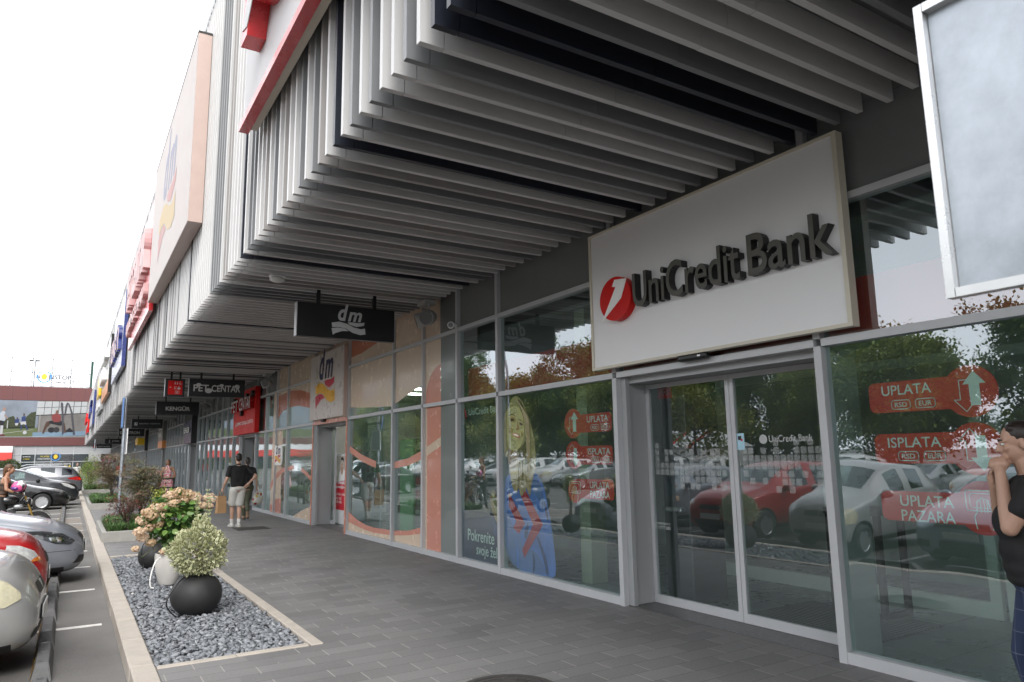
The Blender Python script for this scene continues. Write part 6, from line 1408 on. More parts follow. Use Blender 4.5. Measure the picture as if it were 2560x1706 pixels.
mb = MB(); mb.bbox((-1.45,YM-.17,z+.30),(-1.02,YM+.17,z+.68), MGR, .05); mb.ell((-1.2,YM-.19,z+.42), (.12,.05,.12), CHROME); mb.ell((-1.2,YM+.19,z+.42), (.12,.05,.12), CHROME); mb.tube([(-1.0,YM-.10,z+.55),(-.92,YM-.12,z+.35),(-1.2,YM-.18,z+.22),(-1.9,YM-.2,z+.40)], .035, CHROME, 8); spart(t, mb, "engine", smooth=40)
mb = MB()
for s in (-.1,.1): mb.tube([(-.88,YM+s*.6,z+.95),(-1.05,YM+s,z+.70),(-1.35,YM+s*1.5,z+.62),(-1.62,YM+s,z+.40),(-2.0,YM+s,z+.31)], .022, MBLK, 8)
mb.tube([(-1.5,YM+.12,z+.3),(-1.62,YM+.30,z+.0)], .014, MBLK, 6); spart(t, mb, "frame", smooth=True)
t = thing("helmet", "pink white and purple motorcycle helmet resting on the motorcycle's handlebar", "helmet", (-.99,YM-.22,z+1.20))
PINK = mat("helmet_pink", (.72,.10,.28), .18, coat=.8); HWH = mat("helmet_white", (.72,.70,.70), .2, coat=.8); PURP = mat("helmet_visor", (.10,.02,.22), .08, coat=1)
mb = MB(); mb.ell((-.99,YM-.22,z+1.21), (.155,.125,.135), PINK, 24, 16)
for k, (m_, lo, hi) in enumerate(((HWH,.2,.55),(MBLK,.75,1.0))): pass
spart(t, mb, "shell", smooth=True)
mb = MB(); mb.ell((-.95,YM-.23,z+1.265), (.10,.115,.085), HWH, 20, 12, Matrix.Rotation(R(25),3,'Y')); mb.ell((-.93,YM-.23,z+1.25), (.08,.115,.10), HWH); spart(t, mb, "white_band", smooth=True)
mb = MB(); mb.ell((-1.045,YM-.24,z+1.175), (.11,.115,.06), PURP, 20, 10); spart(t, mb, "visor", smooth=True)
mb = MB(); mb.tube([(-1.10,YM-.24,z+1.085),(-.99,YM-.30,z+1.075),(-.88,YM-.24,z+1.085)], .02, MBLK, 8); mb.tube([(-.92,YM-.30,z+1.33),(-.86,YM-.26,z+1.22),(-.88,YM-.24,z+1.10)], .022, MBLK, 8); spart(t, mb, "edge_trim", smooth=True)
# ------------------------------------------------------------------ people
def organic(prims, voxel, m, iters=4, fac=.5):
    """capsules / ellipsoids fused into one continuous skin"""
    mb = MB()
    for p in prims:
        if p[0] == 'c':
            _, a, b, ra, rb = p; a, b = Vector(a), Vector(b); L = (b-a).length; t = (b-a).normalized() if L > 1e-6 else Vector((0,0,1))
            P = []; Rr = []
            for u in np.linspace(0,1,5): P.append(a-t*ra*math.cos(u*math.pi/2)*1.0); Rr.append(max(.0015, ra*math.sin(u*math.pi/2)))
            for u in np.linspace(0,1,6)[1:-1]: P.append(a.lerp(b,u)); Rr.append(ra+(rb-ra)*u)
            for u in np.linspace(0,1,5): P.append(b+t*rb*math.sin(u*math.pi/2)); Rr.append(max(.0015, rb*math.cos(u*math.pi/2)))
            mb.tube(P, Rr, m, 12)
        else:
            _, c, r = p[:3]; M = p[3] if len(p) > 3 else None
            mb.ell(c, r, m, 18, 12, M)
    me = mb.mesh("o"); bm = bmesh.new(); bm.from_mesh(me); bmesh.ops.recalc_face_normals(bm, faces=bm.faces); bm.to_mesh(me); bm.free()
    out = evaluated(me, [('REMESH', dict(mode='VOXEL', voxel_size=voxel, use_smooth_shade=True)), ('SMOOTH', dict(factor=fac, iterations=iters))])
    if not out.materials: out.materials.append(m)
    out.polygons.foreach_set('use_smooth', [True]*len(out.polygons)); return out
def attach(name, me, t, label=None):
    o = bpy.data.objects.new(name, me); COL.objects.link(o); o.parent = t; ORG[o.name] = ORG.get(t.name,(0,0,0))
    if label: o['label'] = label
    return o
SKIN = mat("skin_light", (.47,.285,.205), .5, var=.06, scale=9); SKIN2 = mat("skin_tanned", (.40,.215,.135), .5, var=.06, scale=9)
HAIRD = mat("dark_brown_hair", (.020,.013,.010), .45, var=.4, scale=40, stretch=(1,1,.2)); HAIRB = mat("brown_hair", (.12,.06,.03), .5, var=.4, scale=40, stretch=(1,1,.2)); HAIRL = mat("auburn_hair", (.17,.085,.045), .5, var=.4, scale=40, stretch=(1,1,.2))
def V(*a): return Vector(a)
def hand_prims(w, d, side, s=1.0, curl=.5, back=None):
    """palm, four unequal fingers and a thumb from the wrist w along d; 'back': direction the fingers curl to"""
    d = Vector(d).normalized(); b = Vector(back if back is not None else (0,1,0)); b = (b-d*b.dot(d)).normalized(); x = d.cross(b)*side
    P = [('c', w, w+d*.05*s, .026*s, .030*s)]
    for q in (-.024,-.008,.008,.024): P.append(('c', w+d*.03*s+x*q*s, w+d*.085*s+x*q*1.1*s, .013*s, .012*s))
    for q, L in ((-.028,.062),(-.0095,.075),(.0095,.080),(.028,.070)):
        a = w+d*.085*s+x*q*1.15*s; m_ = a+(d*(1-curl*.4)+b*curl).normalized()*L*.5*s; e = m_+(d*(1-curl)+b*curl*1.4).normalized()*L*.45*s
        P += [('c', a, m_, .0095*s, .009*s), ('c', m_, e, .0088*s, .0078*s)]
    a = w+d*.025*s+x*.026*s; m_ = a+(d*.7+x*.7+b*.35).normalized()*.04*s; P += [('c', a, m_, .012*s, .0105*s), ('c', m_, m_+(d*.9+x*.15+b*.45).normalized()*.032*s, .0105*s, .009*s)]
    return P
def head_prims(c, f=(0,1,0), s=1.0, tilt=0):
    c = Vector(c); f = Vector(f).normalized(); r = f.cross(V(0,0,1)).normalized(); u = r.cross(f); M = Matrix((r,f,u)).transposed()
    def at(x,y,z): return c+(r*x+f*y+u*z)*s
    P = [('e', at(0,-.012,.03), (.074*s,.094*s,.088*s), M), ('e', at(0,.022,-.035), (.060*s,.070*s,.075*s), M), ('c', at(0,.060,-.092), at(0,.045,-.085), .022*s, .03*s),
         ('c', at(0,.088,.012), at(0,.108,-.028), .009*s, .014*s), ('c', at(-.012,.092,-.033), at(.012,.092,-.033), .011*s, .011*s), ('c', at(-.04,.074,.022), at(.04,.074,.022), .014*s, .014*s),
         ('c', at(-.02,.084,-.060), at(.02,.084,-.060), .010*s, .010*s), ('e', at(.036,.066,-.022), (.022*s,.02*s,.02*s), M), ('e', at(-.036,.066,-.022), (.022*s,.02*s,.02*s), M)]
    for e in (-1,1): P.append(('e', at(e*.077,-.012,-.008), (.010*s,.019*s,.031*s), M))
    return P, at, M
def face_parts(t, at, s=1.0):
    E_ = mat("eye_white", (.62,.60,.57), .2, var=0); I_ = mat("eye_dark", (.02,.012,.008), .1, var=0); LIP = mat("lip", (.36,.12,.10), .4, var=0); BR = HAIRD
    mb = MB()
    for e in (-1,1): mb.ell(at(e*.032,.0800,.004), (.0115*s,.0115*s,.0085*s), E_, 12, 8); mb.ell(at(e*.032,.0895,.004), (.0052*s,.003*s,.0056*s), I_, 10, 6)
    o = mb.put("eyes", t, local=True, smooth=True)
    mb = MB()
    for e in (-1,1): mb.tube([at(e*.016,.0905,.024),at(e*.034,.089,.030),at(e*.050,.077,.024)], .0042*s, BR, 6)
    mb.put("eyebrows", t, local=True, smooth=True)
    mb = MB(); mb.tube([at(-.024,.084,-.061),at(0,.097,-.058),at(.024,.084,-.061)], .0052*s, LIP, 6); mb.put("lips", t, local=True, smooth=True)
def legs(J):
    P = []
    for h, k, a, toe in J: P += [('c', h, V(*h).lerp(V(*k),.5), .083, .070), ('c', V(*h).lerp(V(*k),.5), k, .070, .053), ('c', k, V(*k).lerp(V(*a),.35)+V(0,-.012,0), .053, .056), ('c', V(*k).lerp(V(*a),.35)+V(0,-.012,0), a, .054, .036), ('c', a, toe, .036, .03)]
    return P
def arm(sh, el, wr, s=1.0): return [('c', sh, el, .050*s, .040*s), ('c', el, V(*el).lerp(V(*wr),.35), .041*s, .038*s), ('c', V(*el).lerp(V(*wr),.35), wr, .038*s, .026*s)]
def shoe(t, a, toe, m, sole, name="shoe"):
    a, toe = V(*a), V(*toe); d = (toe-a); d.z = 0; d.normalize(); me = organic([('c', V(a.x,a.y,toe.z+.02)-d*.035, toe+V(0,0,.015), .042, .036), ('c', a, V(a.x,a.y,toe.z+.03), .043, .045)], .009, m); o = attach(name, me, t)
    mb = MB(); x = V(d.y,-d.x,0); b = V(a.x,a.y,toe.z-.02); P = [b-d*.07+x*.03, b-d*.07-x*.03, b+d*.16-x*.045, b+d*.21, b+d*.16+x*.045]
    mb.add([p[:] for p in P]+[(p+V(0,0,.02))[:] for p in P], [(4,3,2,1,0),(5,6,7,8,9)]+[(i,(i+1)%5,(i+1)%5+5,i+5) for i in range(5)], sole); mb.put("sole", o, local=True)
TORSO_M = [('e',(0,0,1.36),(.178,.105,.135)),('e',(0,-.005,1.22),(.158,.102,.16)),('e',(0,-.01,1.05),(.152,.105,.13)),('e',(0,-.015,.93),(.168,.118,.12)),('c',(-.15,-.005,1.43),(.15,-.005,1.43),.058,.058),('c',(0,-.01,1.45),(0,.015,1.56),.060,.055)]
# man with the paper bag, walking away
t = thing("person", "man in black polo and white shorts walking away with a brown paper bag", "person", (3.57,18.75,0), R(6), group="people on the walkway")
lk = [((-.088,-.01,.90),(-.085,.10,.50),(-.075,.10,.11),(-.085,.22,.035)), ((.088,-.01,.90),(.06,.02,.49),(.035,-.09,.115),(.035,.05,.035))]
ls_, le, lw = V(-.205,-.01,1.43), V(-.275,-.03,1.17), V(-.335,.05,.95); rs_, re, rw = V(.205,-.01,1.43), V(.40,-.12,1.22), V(.235,-.135,1.06)
HP, hat, hM = head_prims((0,.03,1.66))
body = TORSO_M+legs(lk)+arm(ls_,le,lw)+arm(rs_,re,rw)+HP+hand_prims(lw,(-.15,.25,-1),-1,1.05,.9,(1,0,0))+hand_prims(rw,(-.55,.1,-.65),1,1.0,.35,(0,1,0))
attach("body", organic(body, .0085, SKIN, 3), t)
POLO = mat("black_polo_cloth", (.008,.008,.009), .8, var=.3, scale=12, bump=.3, bscale=14); SHW = mat("white_shorts_cloth", (.55,.54,.50), .85, var=.1, scale=9, bump=.5, bscale=11)
sh = [('e',(0,0,1.36),(.190,.118,.140)),('e',(0,-.005,1.22),(.172,.117,.16)),('e',(0,-.01,1.04),(.172,.122,.12)),('c',(-.16,-.008,1.435),(.16,-.008,1.435),.064,.064),('c',ls_,ls_.lerp(le,.68),.066,.062),('c',rs_,rs_.lerp(re,.66),.066,.062)]
s_ = attach("polo_shirt", organic(sh+[('c',(-.06,-.01,1.02),(-.10,-.01,1.36),.115,.10),('c',(.06,-.01,1.02),(.10,-.01,1.36),.115,.10)], .011, POLO, 9), t)
attach("collar", organic([('c',(0.045*math.cos(a),.005+.05*math.sin(a),1.515),(0.045*math.cos(a+.5),.005+.05*math.sin(a+.5),1.515),.022,.022) for a in np.arange(0,6.28,.5)], .009, POLO, 2), s_)
so = [('e',(0,-.015,.93),(.180,.130,.085))]
for h, k, a, toe in lk: so += [('c',V(*h)+V(0,0,-.02),V(*h).lerp(V(*k),.80),.110,.104)]
attach("shorts", organic(so, .011, SHW, 5), t)
attach("hair", organic([('e',hat(0,-.02,.05),(.081,.094,.080)),('e',hat(0,-.052,.0),(.070,.058,.075))], .009, HAIRD, 3), t)
SHOE = mat("white_trainer", (.52,.52,.49), .6, var=.15, scale=20); SOLE = mat("trainer_sole", (.62,.61,.57), .7)
for h, k, a, toe in lk:
    attach("sock", organic([('c',V(*a)+V(0,0,.015),V(*a).lerp(V(*k),.20),.043,.047)], .009, mat("white_sock",(.62,.62,.61),.9), 2), t); shoe(t, a, toe, SHOE, SOLE)
mb = MB(); mb.lathe([(.030,-.008),(.033,-.008),(.033,.008),(.030,.008),(.030,-.008)], (lw.x,lw.y-.004,lw.z+.025), CHROME, 16); mb.put("wristwatch", t, local=True)
KRAFT = mat("kraft_paper", (.40,.24,.12), .8, var=.14, scale=7, bump=.5, bscale=6)
t = thing("paper_bag", "brown kraft paper bag carried in the man's left hand", "bag", (3.215,18.82,.35), R(20))
bm = bmesh.new(); W_, D_2, H_ = .115, .06, .42
P = [(-W_,-D_2,0),(W_,-D_2,0),(W_,D_2,0),(-W_,D_2,0),(-W_*.97,-D_2*.75,H_*.5),(W_*.98,-D_2*.8,H_*.5),(W_*.98,D_2*.8,H_*.5),(-W_*.97,D_2*.75,H_*.5),(-W_*.93,-D_2*.5,H_),(W_*.9,-D_2*.5,H_*.985),(W_*.9,D_2*.45,H_*.985),(-W_*.93,D_2*.45,H_)]
mb = MB(); mb.add(P, [(0,3,2,1)]+[(i+4*j,(i+1)%4+4*j,(i+1)%4+4+4*j,i+4+4*j) for j in (0,1) for i in range(4)], KRAFT); bm.free(); mb.put("paper_body", t, local=True)
mb = MB()
for yy in (-.028,.028): mb.tube([(-.045,yy,H_-.005),(-.042,yy*.7,H_+.08),(0,0,H_+.115),(.042,yy*.7,H_+.08),(.045,yy,H_-.005)], .006, KRAFT, 6)
mb.put("handle", t, local=True, smooth=True)
# woman beside him
t = thing("person", "woman in black top and olive trousers beside the man, walking away", "person", (4.22,20.9,0), R(-2), group="people on the walkway")
lk = [((-.085,-.01,.86),(-.06,.14,.48),(-.03,.10,.10),(-.035,.22,.03)), ((.085,-.01,.86),(.02,-.02,.47),(-.005,-.33,.24),(-.01,-.27,.075))]
ls_, le, lw = V(-.17,0,1.36), V(-.22,.0,1.10), V(-.18,.16,.98); rs_, re, rw = V(.17,0,1.36), V(.235,-.04,1.10), V(.265,.0,.86)
TW = [('e',(0,0,1.29),(.150,.10,.13)),('e',(0,-.005,1.15),(.130,.092,.15)),('e',(0,-.01,.99),(.148,.105,.11)),('e',(0,-.02,.88),(.172,.125,.12)),('c',(-.12,-.005,1.37),(.12,-.005,1.37),.05,.05),('c',(0,-.01,1.38),(0,.015,1.48),.05,.046)]
HP, hat, hM = head_prims((0,.03,1.57), s=.95)
attach("body", organic(TW+legs(lk)+arm(ls_,le,lw,.85)+arm(rs_,re,rw,.85)+HP+hand_prims(rw,(.1,.1,-1),1,.92,.9,(-1,0,0))+hand_prims(lw,(.2,.9,-.3),-1,.9,.4,(0,0,-1)), .009, SKIN, 3), t)
s_ = attach("top", organic([('e',(0,0,1.29),(.162,.112,.135)),('e',(0,-.005,1.14),(.144,.106,.15)),('e',(0,-.012,1.0),(.168,.122,.09)),('c',(-.135,-.005,1.375),(.135,-.005,1.375),.055,.055),('c',ls_,ls_.lerp(le,.5),.058,.055),('c',rs_,rs_.lerp(re,.5),.058,.055)], .011, POLO, 3), t)
OLV = mat("olive_trouser_cloth", (.075,.078,.050), .85, var=.12, scale=9, bump=.4, bscale=12)
so = [('e',(0,-.02,.89),(.182,.135,.11))]
for h, k, a, toe in lk: so += [('c',h,k,.105,.070),('c',k,V(*a)+V(0,0,.03),.070,.050)]
attach("trousers", organic(so, .011, OLV, 3), t)
attach("hair", organic([('e',hat(0,-.02,.05),(.080,.094,.080)),('e',hat(0,-.055,.0),(.070,.056,.08)),('c',hat(0,-.10,.03),hat(0,-.11,-.16),.036,.022)], .009, HAIRD, 3), t)
for h, k, a, toe in lk: shoe(t, a, toe, mat("tan_sandal",(.24,.15,.09),.7), TRIM)
t = thing("shopping_bag", "white shopping bag printed with colourful fruit hanging from the woman's hand", "bag", (4.52,20.9,.38), R(12))
def fruit_mat():
    m, nt, b = nodes_of("fruit_print"); N = nt.nodes; L = nt.links; tc = N.new("ShaderNodeTexCoord"); vo = N.new("ShaderNodeTexVoronoi"); vo.inputs['Scale'].default_value = 11; vo.inputs['Randomness'].default_value = .9
    L.new(tc.outputs['Object'], vo.inputs['Vector']); rp = N.new("ShaderNodeValToRGB"); e = rp.color_ramp.elements; rp.color_ramp.interpolation = 'CONSTANT'
    for _ in range(4): e.new(.5)
    for q, (p, c) in zip(e, [(0,(.42,.03,.02)),(.25,(.62,.58,.50)),(.45,(.55,.42,.06)),(.6,(.62,.60,.54)),(.72,(.20,.26,.06)),(.85,(.40,.12,.05))]): q.position = p; q.color = (*c,1)
    sx = N.new("ShaderNodeSeparateColor"); L.new(vo.outputs['Color'], sx.inputs[0]); L.new(sx.outputs[0], rp.inputs[0])
    lt = N.new("ShaderNodeMath"); lt.operation = 'LESS_THAN'; lt.inputs[1].default_value = .44; L.new(vo.outputs['Distance'], lt.inputs[0])
    x = N.new("ShaderNodeMix"); x.data_type = 'RGBA'; x.inputs[6].default_value = (.62,.60,.55,1); L.new(lt.outputs[0], x.inputs[0]); L.new(rp.outputs[0], x.inputs[7]); L.new(x.outputs[2], b.inputs['Base Color']); b.inputs['Roughness'].default_value = .4; return m
me = organic([('e',(0,0,.17),(.15,.085,.15)),('e',(-.02,0,.10),(.155,.095,.11)),('c',(-.07,0,.30),(.07,0,.30),.05,.05)], .012, fruit_mat(), 3); attach("bag_body", me, t)
mb = MB()
for sx in (-.05,.05): mb.tube([(sx,0,.31),(sx*.6,0,.40),(0,0,.50)], .014, SIGNW, 6)
mb.put("handle", t, local=True, smooth=True)
# woman in the floral dress
t = thing("person", "woman in a pink floral dress with a shoulder bag, seen from behind", "person", (3.1,29.3,0), R(-12), group="people on the walkway")
lk = [((-.085,-.01,.86),(-.07,.04,.48),(-.06,-.01,.09),(-.065,.11,.03)), ((.085,-.01,.86),(.07,.06,.48),(.06,.05,.09),(.065,.17,.03))]
ls_, le, lw = V(-.17,0,1.36), V(-.225,-.02,1.11), V(-.18,.13,.96); rs_, re, rw = V(.17,0,1.36), V(.26,-.02,1.13), V(.20,.16,1.10)
HP, hat, hM = head_prims((0,.03,1.56), s=.95)
attach("body", organic(TW+legs(lk)+arm(ls_,le,lw,.85)+arm(rs_,re,rw,.85)+HP+hand_prims(rw,(-.2,.9,.1),1,.9,.6,(0,0,-1))+hand_prims(lw,(.1,.8,-.5),-1,.9,.4,(1,0,0)), .010, SKIN2, 3), t)
def floral_mat():
    m, nt, b = nodes_of("floral_cloth"); N = nt.nodes; L = nt.links; tc = N.new("ShaderNodeTexCoord"); n = N.new("ShaderNodeTexNoise"); n.inputs['Scale'].default_value = 13; n.inputs['Detail'].default_value = 3; L.new(tc.outputs['Object'], n.inputs['Vector'])
    rp = N.new("ShaderNodeValToRGB"); e = rp.color_ramp.elements; e.new(.5); e.new(.5)
    for q, (p, c) in zip(e, [(.36,(.52,.08,.14)),(.46,(.72,.30,.36)),(.54,(.80,.66,.64)),(.64,(.45,.07,.13))]): q.position = p; q.color = (*c,1)
    L.new(n.outputs['Fac'], rp.inputs[0]); L.new(rp.outputs[0], b.inputs['Base Color']); b.inputs['Roughness'].default_value = .85; return m
FLO = floral_mat()
attach("dress", organic([('e',(0,0,1.25),(.158,.110,.10)),('e',(0,-.005,1.12),(.140,.102,.14)),('e',(0,-.015,.92),(.180,.14,.14)),('c',(-.05,-.01,.85),(-.09,0,.62),.15,.165),('c',(.05,-.01,.85),(.09,0,.62),.15,.165),('c',(0,-.02,.85),(0,0,.62),.16,.17),('c',(-.06,-.075,1.30),(-.02,-.06,1.46),.028,.022),('c',(.06,-.075,1.30),(.02,-.06,1.46),.028,.022)], .012, FLO, 3), t)
attach("hair", organic([('e',hat(0,-.02,.045),(.088,.10,.085)),('e',hat(0,-.06,-.03),(.085,.06,.09)),('e',hat(0,-.03,-.07),(.088,.055,.05))], .01, HAIRL, 3), t)
for h, k, a, toe in lk: shoe(t, a, toe, mat("tan_sandal",(.24,.15,.09),.7), TRIM)
t = thing("shoulder_bag", "tan shoulder bag hanging at the hip of the woman in the floral dress", "bag", (3.32,29.22,.92))
mb = MB(); mb.bbox((3.26,29.17,.92),(3.36,29.42,1.14), mat("tan_leather",(.32,.16,.10),.5), .03); spart(t, mb, "bag_body", smooth=40)
mb = MB(); mb.tube([(3.31,29.20,1.13),(3.285,29.27,1.41),(3.31,29.40,1.13)], .009, mat("tan_leather",(.32,.16,.10),.5), 6); spart(t, mb, "strap")
# woman by the right hand pane, hands at her face
t = thing("person", "dark haired woman in a black t-shirt and checked jeans, hands raised to her mouth", "person", (4.625,1.945,0), R(29))
lk = [((-.09,-.01,.88),(-.10,.03,.48),(-.10,-.03,.09),(-.11,.10,.03)), ((.09,-.01,.88),(.10,.10,.48),(.10,.04,.09),(.11,.17,.03))]
ls_, le, lw = V(-.195,.0,1.40), V(-.17,.13,1.185), V(-.055,.135,1.475); rs_, re, rw = V(.195,.0,1.40), V(.16,.14,1.15), V(.03,.165,1.40)
TB = [('e',(0,0,1.33),(.175,.125,.14)),('e',(0,.035,1.20),(.165,.150,.14)),('e',(0,.02,1.04),(.175,.145,.15)),('e',(0,-.015,.90),(.188,.145,.13)),('c',(-.145,-.005,1.41),(.145,-.005,1.41),.056,.056),('c',(0,-.015,1.42),(0,.012,1.54),.058,.052)]
HP, hat, hM = head_prims((0,.025,1.645), f=(0,1,-.12), s=1.0)
def fist(w, d, back, side, s=1.0):
    d = Vector(d).normalized(); b = Vector(back); b = (b-d*b.dot(d)).normalized(); x = d.cross(b)*side
    P = [('c', w, w+d*.05*s, .027*s, .033*s), ('c', w+d*.05*s-x*.025*s, w+d*.05*s+x*.025*s, .028*s, .028*s)]
    for i, q in enumerate((-.032,-.011,.011,.032)):
        k = w+d*(.084-.004*abs(i-1.5))*s+x*q*s; m_ = k+(b*.9+d*.25)*.040*s; e = m_+(-d*.95+b*.1)*.030*s
        P += [('c', w+d*.05*s+x*q*s, k, .0125*s, .0118*s), ('c', k, m_, .0115*s, .0105*s), ('c', m_, e, .0105*s, .0092*s)]
    a = w+d*.03*s+x*.03*s; m_ = a+(d*.6+x*.35+b*.6)*.04*s; P += [('c', a, m_, .0135*s, .012*s), ('c', m_, m_+(d*.3-x*.5+b*.7)*.03*s, .012*s, .010*s)]
    return P
attach("body", organic(TB+legs(lk)+arm(ls_,le,lw,1.12)+arm(rs_,re,rw,1.0)+HP+fist(lw,(.12,.05,1),(.85,-.35,0),-1,1.0)+hand_prims(rw,(-.05,.12,1),1,.95,.75,(0,-1,0)), .0062, SKIN, 3), t)
face_parts(t, hat)
BTEE = mat("black_tshirt_cloth", (.010,.010,.011), .8, var=.25, scale=9, bump=.35, bscale=9)
attach("t_shirt", organic([('c',(-.06,.02,.98),(-.09,.0,1.36),.13,.115),('c',(.06,.02,.98),(.09,.0,1.36),.13,.115),('e',(0,0,1.33),(.190,.142,.145)),('e',(0,.035,1.20),(.182,.168,.15)),('e',(0,.022,1.05),(.192,.163,.15)),('e',(0,.012,.96),(.200,.165,.10)),('e',(0,.0,.90),(.204,.165,.07)),('c',(-.155,-.005,1.415),(.155,-.005,1.415),.062,.062),('c',ls_,ls_.lerp(le,.52),.068,.066),('c',rs_,rs_.lerp(re,.5),.066,.062)], .0085, BTEE, 10), t)
def check_mat():
    m, nt, b = nodes_of("checked_denim"); N = nt.nodes; L = nt.links; tc = N.new("ShaderNodeTexCoord"); br = N.new("ShaderNodeTexBrick"); br.offset = 0; br.inputs['Scale'].default_value = 1; br.inputs['Brick Width'].default_value = .105; br.inputs['Row Height'].default_value = .12; br.inputs['Mortar Size'].default_value = .0022
    mp = N.new("ShaderNodeMapping"); mp.inputs['Rotation'].default_value = (R(90),0,0); L.new(tc.outputs['Object'], mp.inputs[0])
    sp = N.new("ShaderNodeSeparateXYZ"); L.new(tc.outputs['Object'], sp.inputs[0]); ad = N.new("ShaderNodeMath"); ad.operation = 'ADD'; L.new(sp.outputs[0], ad.inputs[0]); L.new(sp.outputs[1], ad.inputs[1])
    cb = N.new("ShaderNodeCombineXYZ"); L.new(ad.outputs[0], cb.inputs[0]); L.new(sp.outputs[2], cb.inputs[1]); L.new(cb.outputs[0], br.inputs['Vector'])
    br.inputs['Color1'].default_value = (.022,.036,.085,1); br.inputs['Color2'].default_value = (.028,.045,.10,1); br.inputs['Mortar'].default_value = (.13,.15,.21,1); L.new(br.outputs['Color'], b.inputs['Base Color']); b.inputs['Roughness'].default_value = .85; return m
so = [('e',(0,-.012,.90),(.196,.158,.13))]
for h, k, a, toe in lk: so += [('c',h,k,.118,.078),('c',k,V(*a)+V(0,0,.02),.078,.062)]
attach("jeans", organic(so, .010, check_mat(), 3), t)
attach("hair", organic([('e',hat(0,-.024,.042),(.0795,.0945,.086)),('e',hat(0,-.055,-.005),(.070,.062,.08)),('c',hat(-.045,.022,.085),hat(.045,.022,.085),.022,.022),('e',hat(0,-.035,-.01),(.079,.05,.055)),('e',hat(0,-.135,.05),(.045,.045,.045))], .0065, HAIRD, 3), t)
for h, k, a, toe in lk: shoe(t, a, toe, TRIM, TRIM)
# woman standing astride the motorcycle
t = thing("person", "woman in a brown strapless top with tied hair on the motorcycle", "person", (-1.32,YM,GZ), R(-92))
lk = [((-.09,-.03,.90),(-.20,.10,.52),(-.24,-.02,.09),(-.25,.10,.03)), ((.09,-.03,.90),(.20,.10,.52),(.24,-.02,.09),(.25,.10,.03))]
ls_, le, lw = V(-.17,.06,1.40), V(-.26,.10,1.14), V(-.30,.30,1.06); rs_, re, rw = V(.17,.06,1.40), V(.25,.10,1.15), V(.22,.32,1.06)
TR = [('e',(0,.05,1.32),(.150,.105,.14)),('e',(0,.03,1.17),(.130,.098,.15)),('e',(0,.0,1.02),(.145,.105,.12)),('e',(0,-.03,.92),(.170,.125,.12)),('c',(-.12,.05,1.40),(.12,.05,1.40),.05,.05),('c',(0,.05,1.42),(0,.085,1.54),.05,.046)]
HP, hat, hM = head_prims((0,.11,1.62), s=.98)
attach("body", organic(TR+legs(lk)+arm(ls_,le,lw,.95)+arm(rs_,re,rw,.95)+HP+hand_prims(rw,(-.05,.95,-.1),1,.95,.6,(0,0,-1))+hand_prims(lw,(.05,.95,-.1),-1,.95,.6,(0,0,-1)), .009, SKIN2, 3), t)
attach("strapless_top", organic([('e',(0,.055,1.27),(.160,.118,.085)),('e',(0,.035,1.17),(.142,.112,.14)),('e',(0,.005,1.05),(.156,.118,.08))], .010, mat("brown_top_cloth",(.060,.035,.022),.8,var=.15), 3), t)
so = [('e',(0,-.03,.93),(.180,.135,.11))]
for h, k, a, toe in lk: so += [('c',h,k,.10,.068),('c',k,a,.068,.05)]
attach("trousers", organic(so, .011, mat("black_trouser_cloth",(.012,.012,.013),.8), 3), t)
attach("hair", organic([('e',hat(0,-.02,.045),(.080,.095,.083)),('e',hat(0,-.055,.0),(.070,.058,.08)),('c',hat(0,-.10,.02),hat(0,-.115,-.20),.04,.02)], .009, HAIRB, 3), t)
face_parts(t, hat)
for h, k, a, toe in lk: shoe(t, a, toe, TRIM, TRIM)
# people far down the row
def far_person(label, x, y, rz, top, bot, h=1.7, sk=SKIN, hair=HAIRD, dress=False):
    t = thing("person", label, "person", (x,y,0), rz); k = h/1.66
    def K_(P): return [('c',Vector(p[1])*k,Vector(p[2])*k,p[3]*k,p[4]*k) if p[0]=='c' else ('e',Vector(p[1])*k,[q*k for q in p[2]]) + tuple(p[3:]) for p in P]
    lk = [((-.085,-.01,.86),(-.07,.10,.48),(-.06,.06,.09),(-.065,.18,.03)), ((.085,-.01,.86),(.07,-.02,.48),(.06,-.16,.10),(.065,-.04,.03))]
    HP, hat, hM = head_prims((0,.03,1.57), s=.95)
    attach("body", organic(K_(TW+legs(lk)+arm(V(-.17,0,1.36),V(-.22,-.02,1.10),V(-.23,.08,.88),.9)+arm(V(.17,0,1.36),V(.22,-.02,1.10),V(.23,.08,.88),.9)+HP), .016, sk, 2), t)
    attach("top", organic(K_([('e',(0,0,1.29),(.165,.115,.14)),('e',(0,-.005,1.12),(.15,.112,.17)),('e',(0,-.012,.99),(.170,.125,.10)),('c',(-.14,-.005,1.375),(.14,-.005,1.375),.058,.058),('c',(-.17,0,1.36),(-.2,-.01,1.2),.06,.058),('c',(.17,0,1.36),(.2,-.01,1.2),.06,.058)]), .016, top, 2), t)
    so = [('e',(0,-.02,.89),(.182,.135,.11))]
    for h_, k_, a, toe in lk: so += [('c',h_,k_,.105,.075),('c',k_,V(*a)+V(0,0,.03),.075,.055)]
    attach("trousers", organic(K_(so), .016, bot, 2), t)
    attach("hair", organic(K_([('e',hat(0,-.02,.05),(.082,.096,.082)),('e',hat(0,-.055,.0),(.072,.058,.08))]), .014, hair, 2), t)
far_person("far off person in a white top beyond the parked suv", .43, 56, R(200), mat("white_cloth",(.62,.62,.60),.85), mat("beige_cloth",(.30,.25,.2),.85), 1.62)
far_person("far off dark clothed person under the canopy behind the grey sign post", 3.25, 60, R(180), POLO, mat("black_trouser_cloth",(.012,.012,.013),.8), 1.75)
far_person("far off person in a red top walking under the canopy behind the maples", 2.75, 52, R(10), mat("red_cloth",(.42,.05,.04),.85), mat("denim",(.04,.06,.13),.85), 1.6)
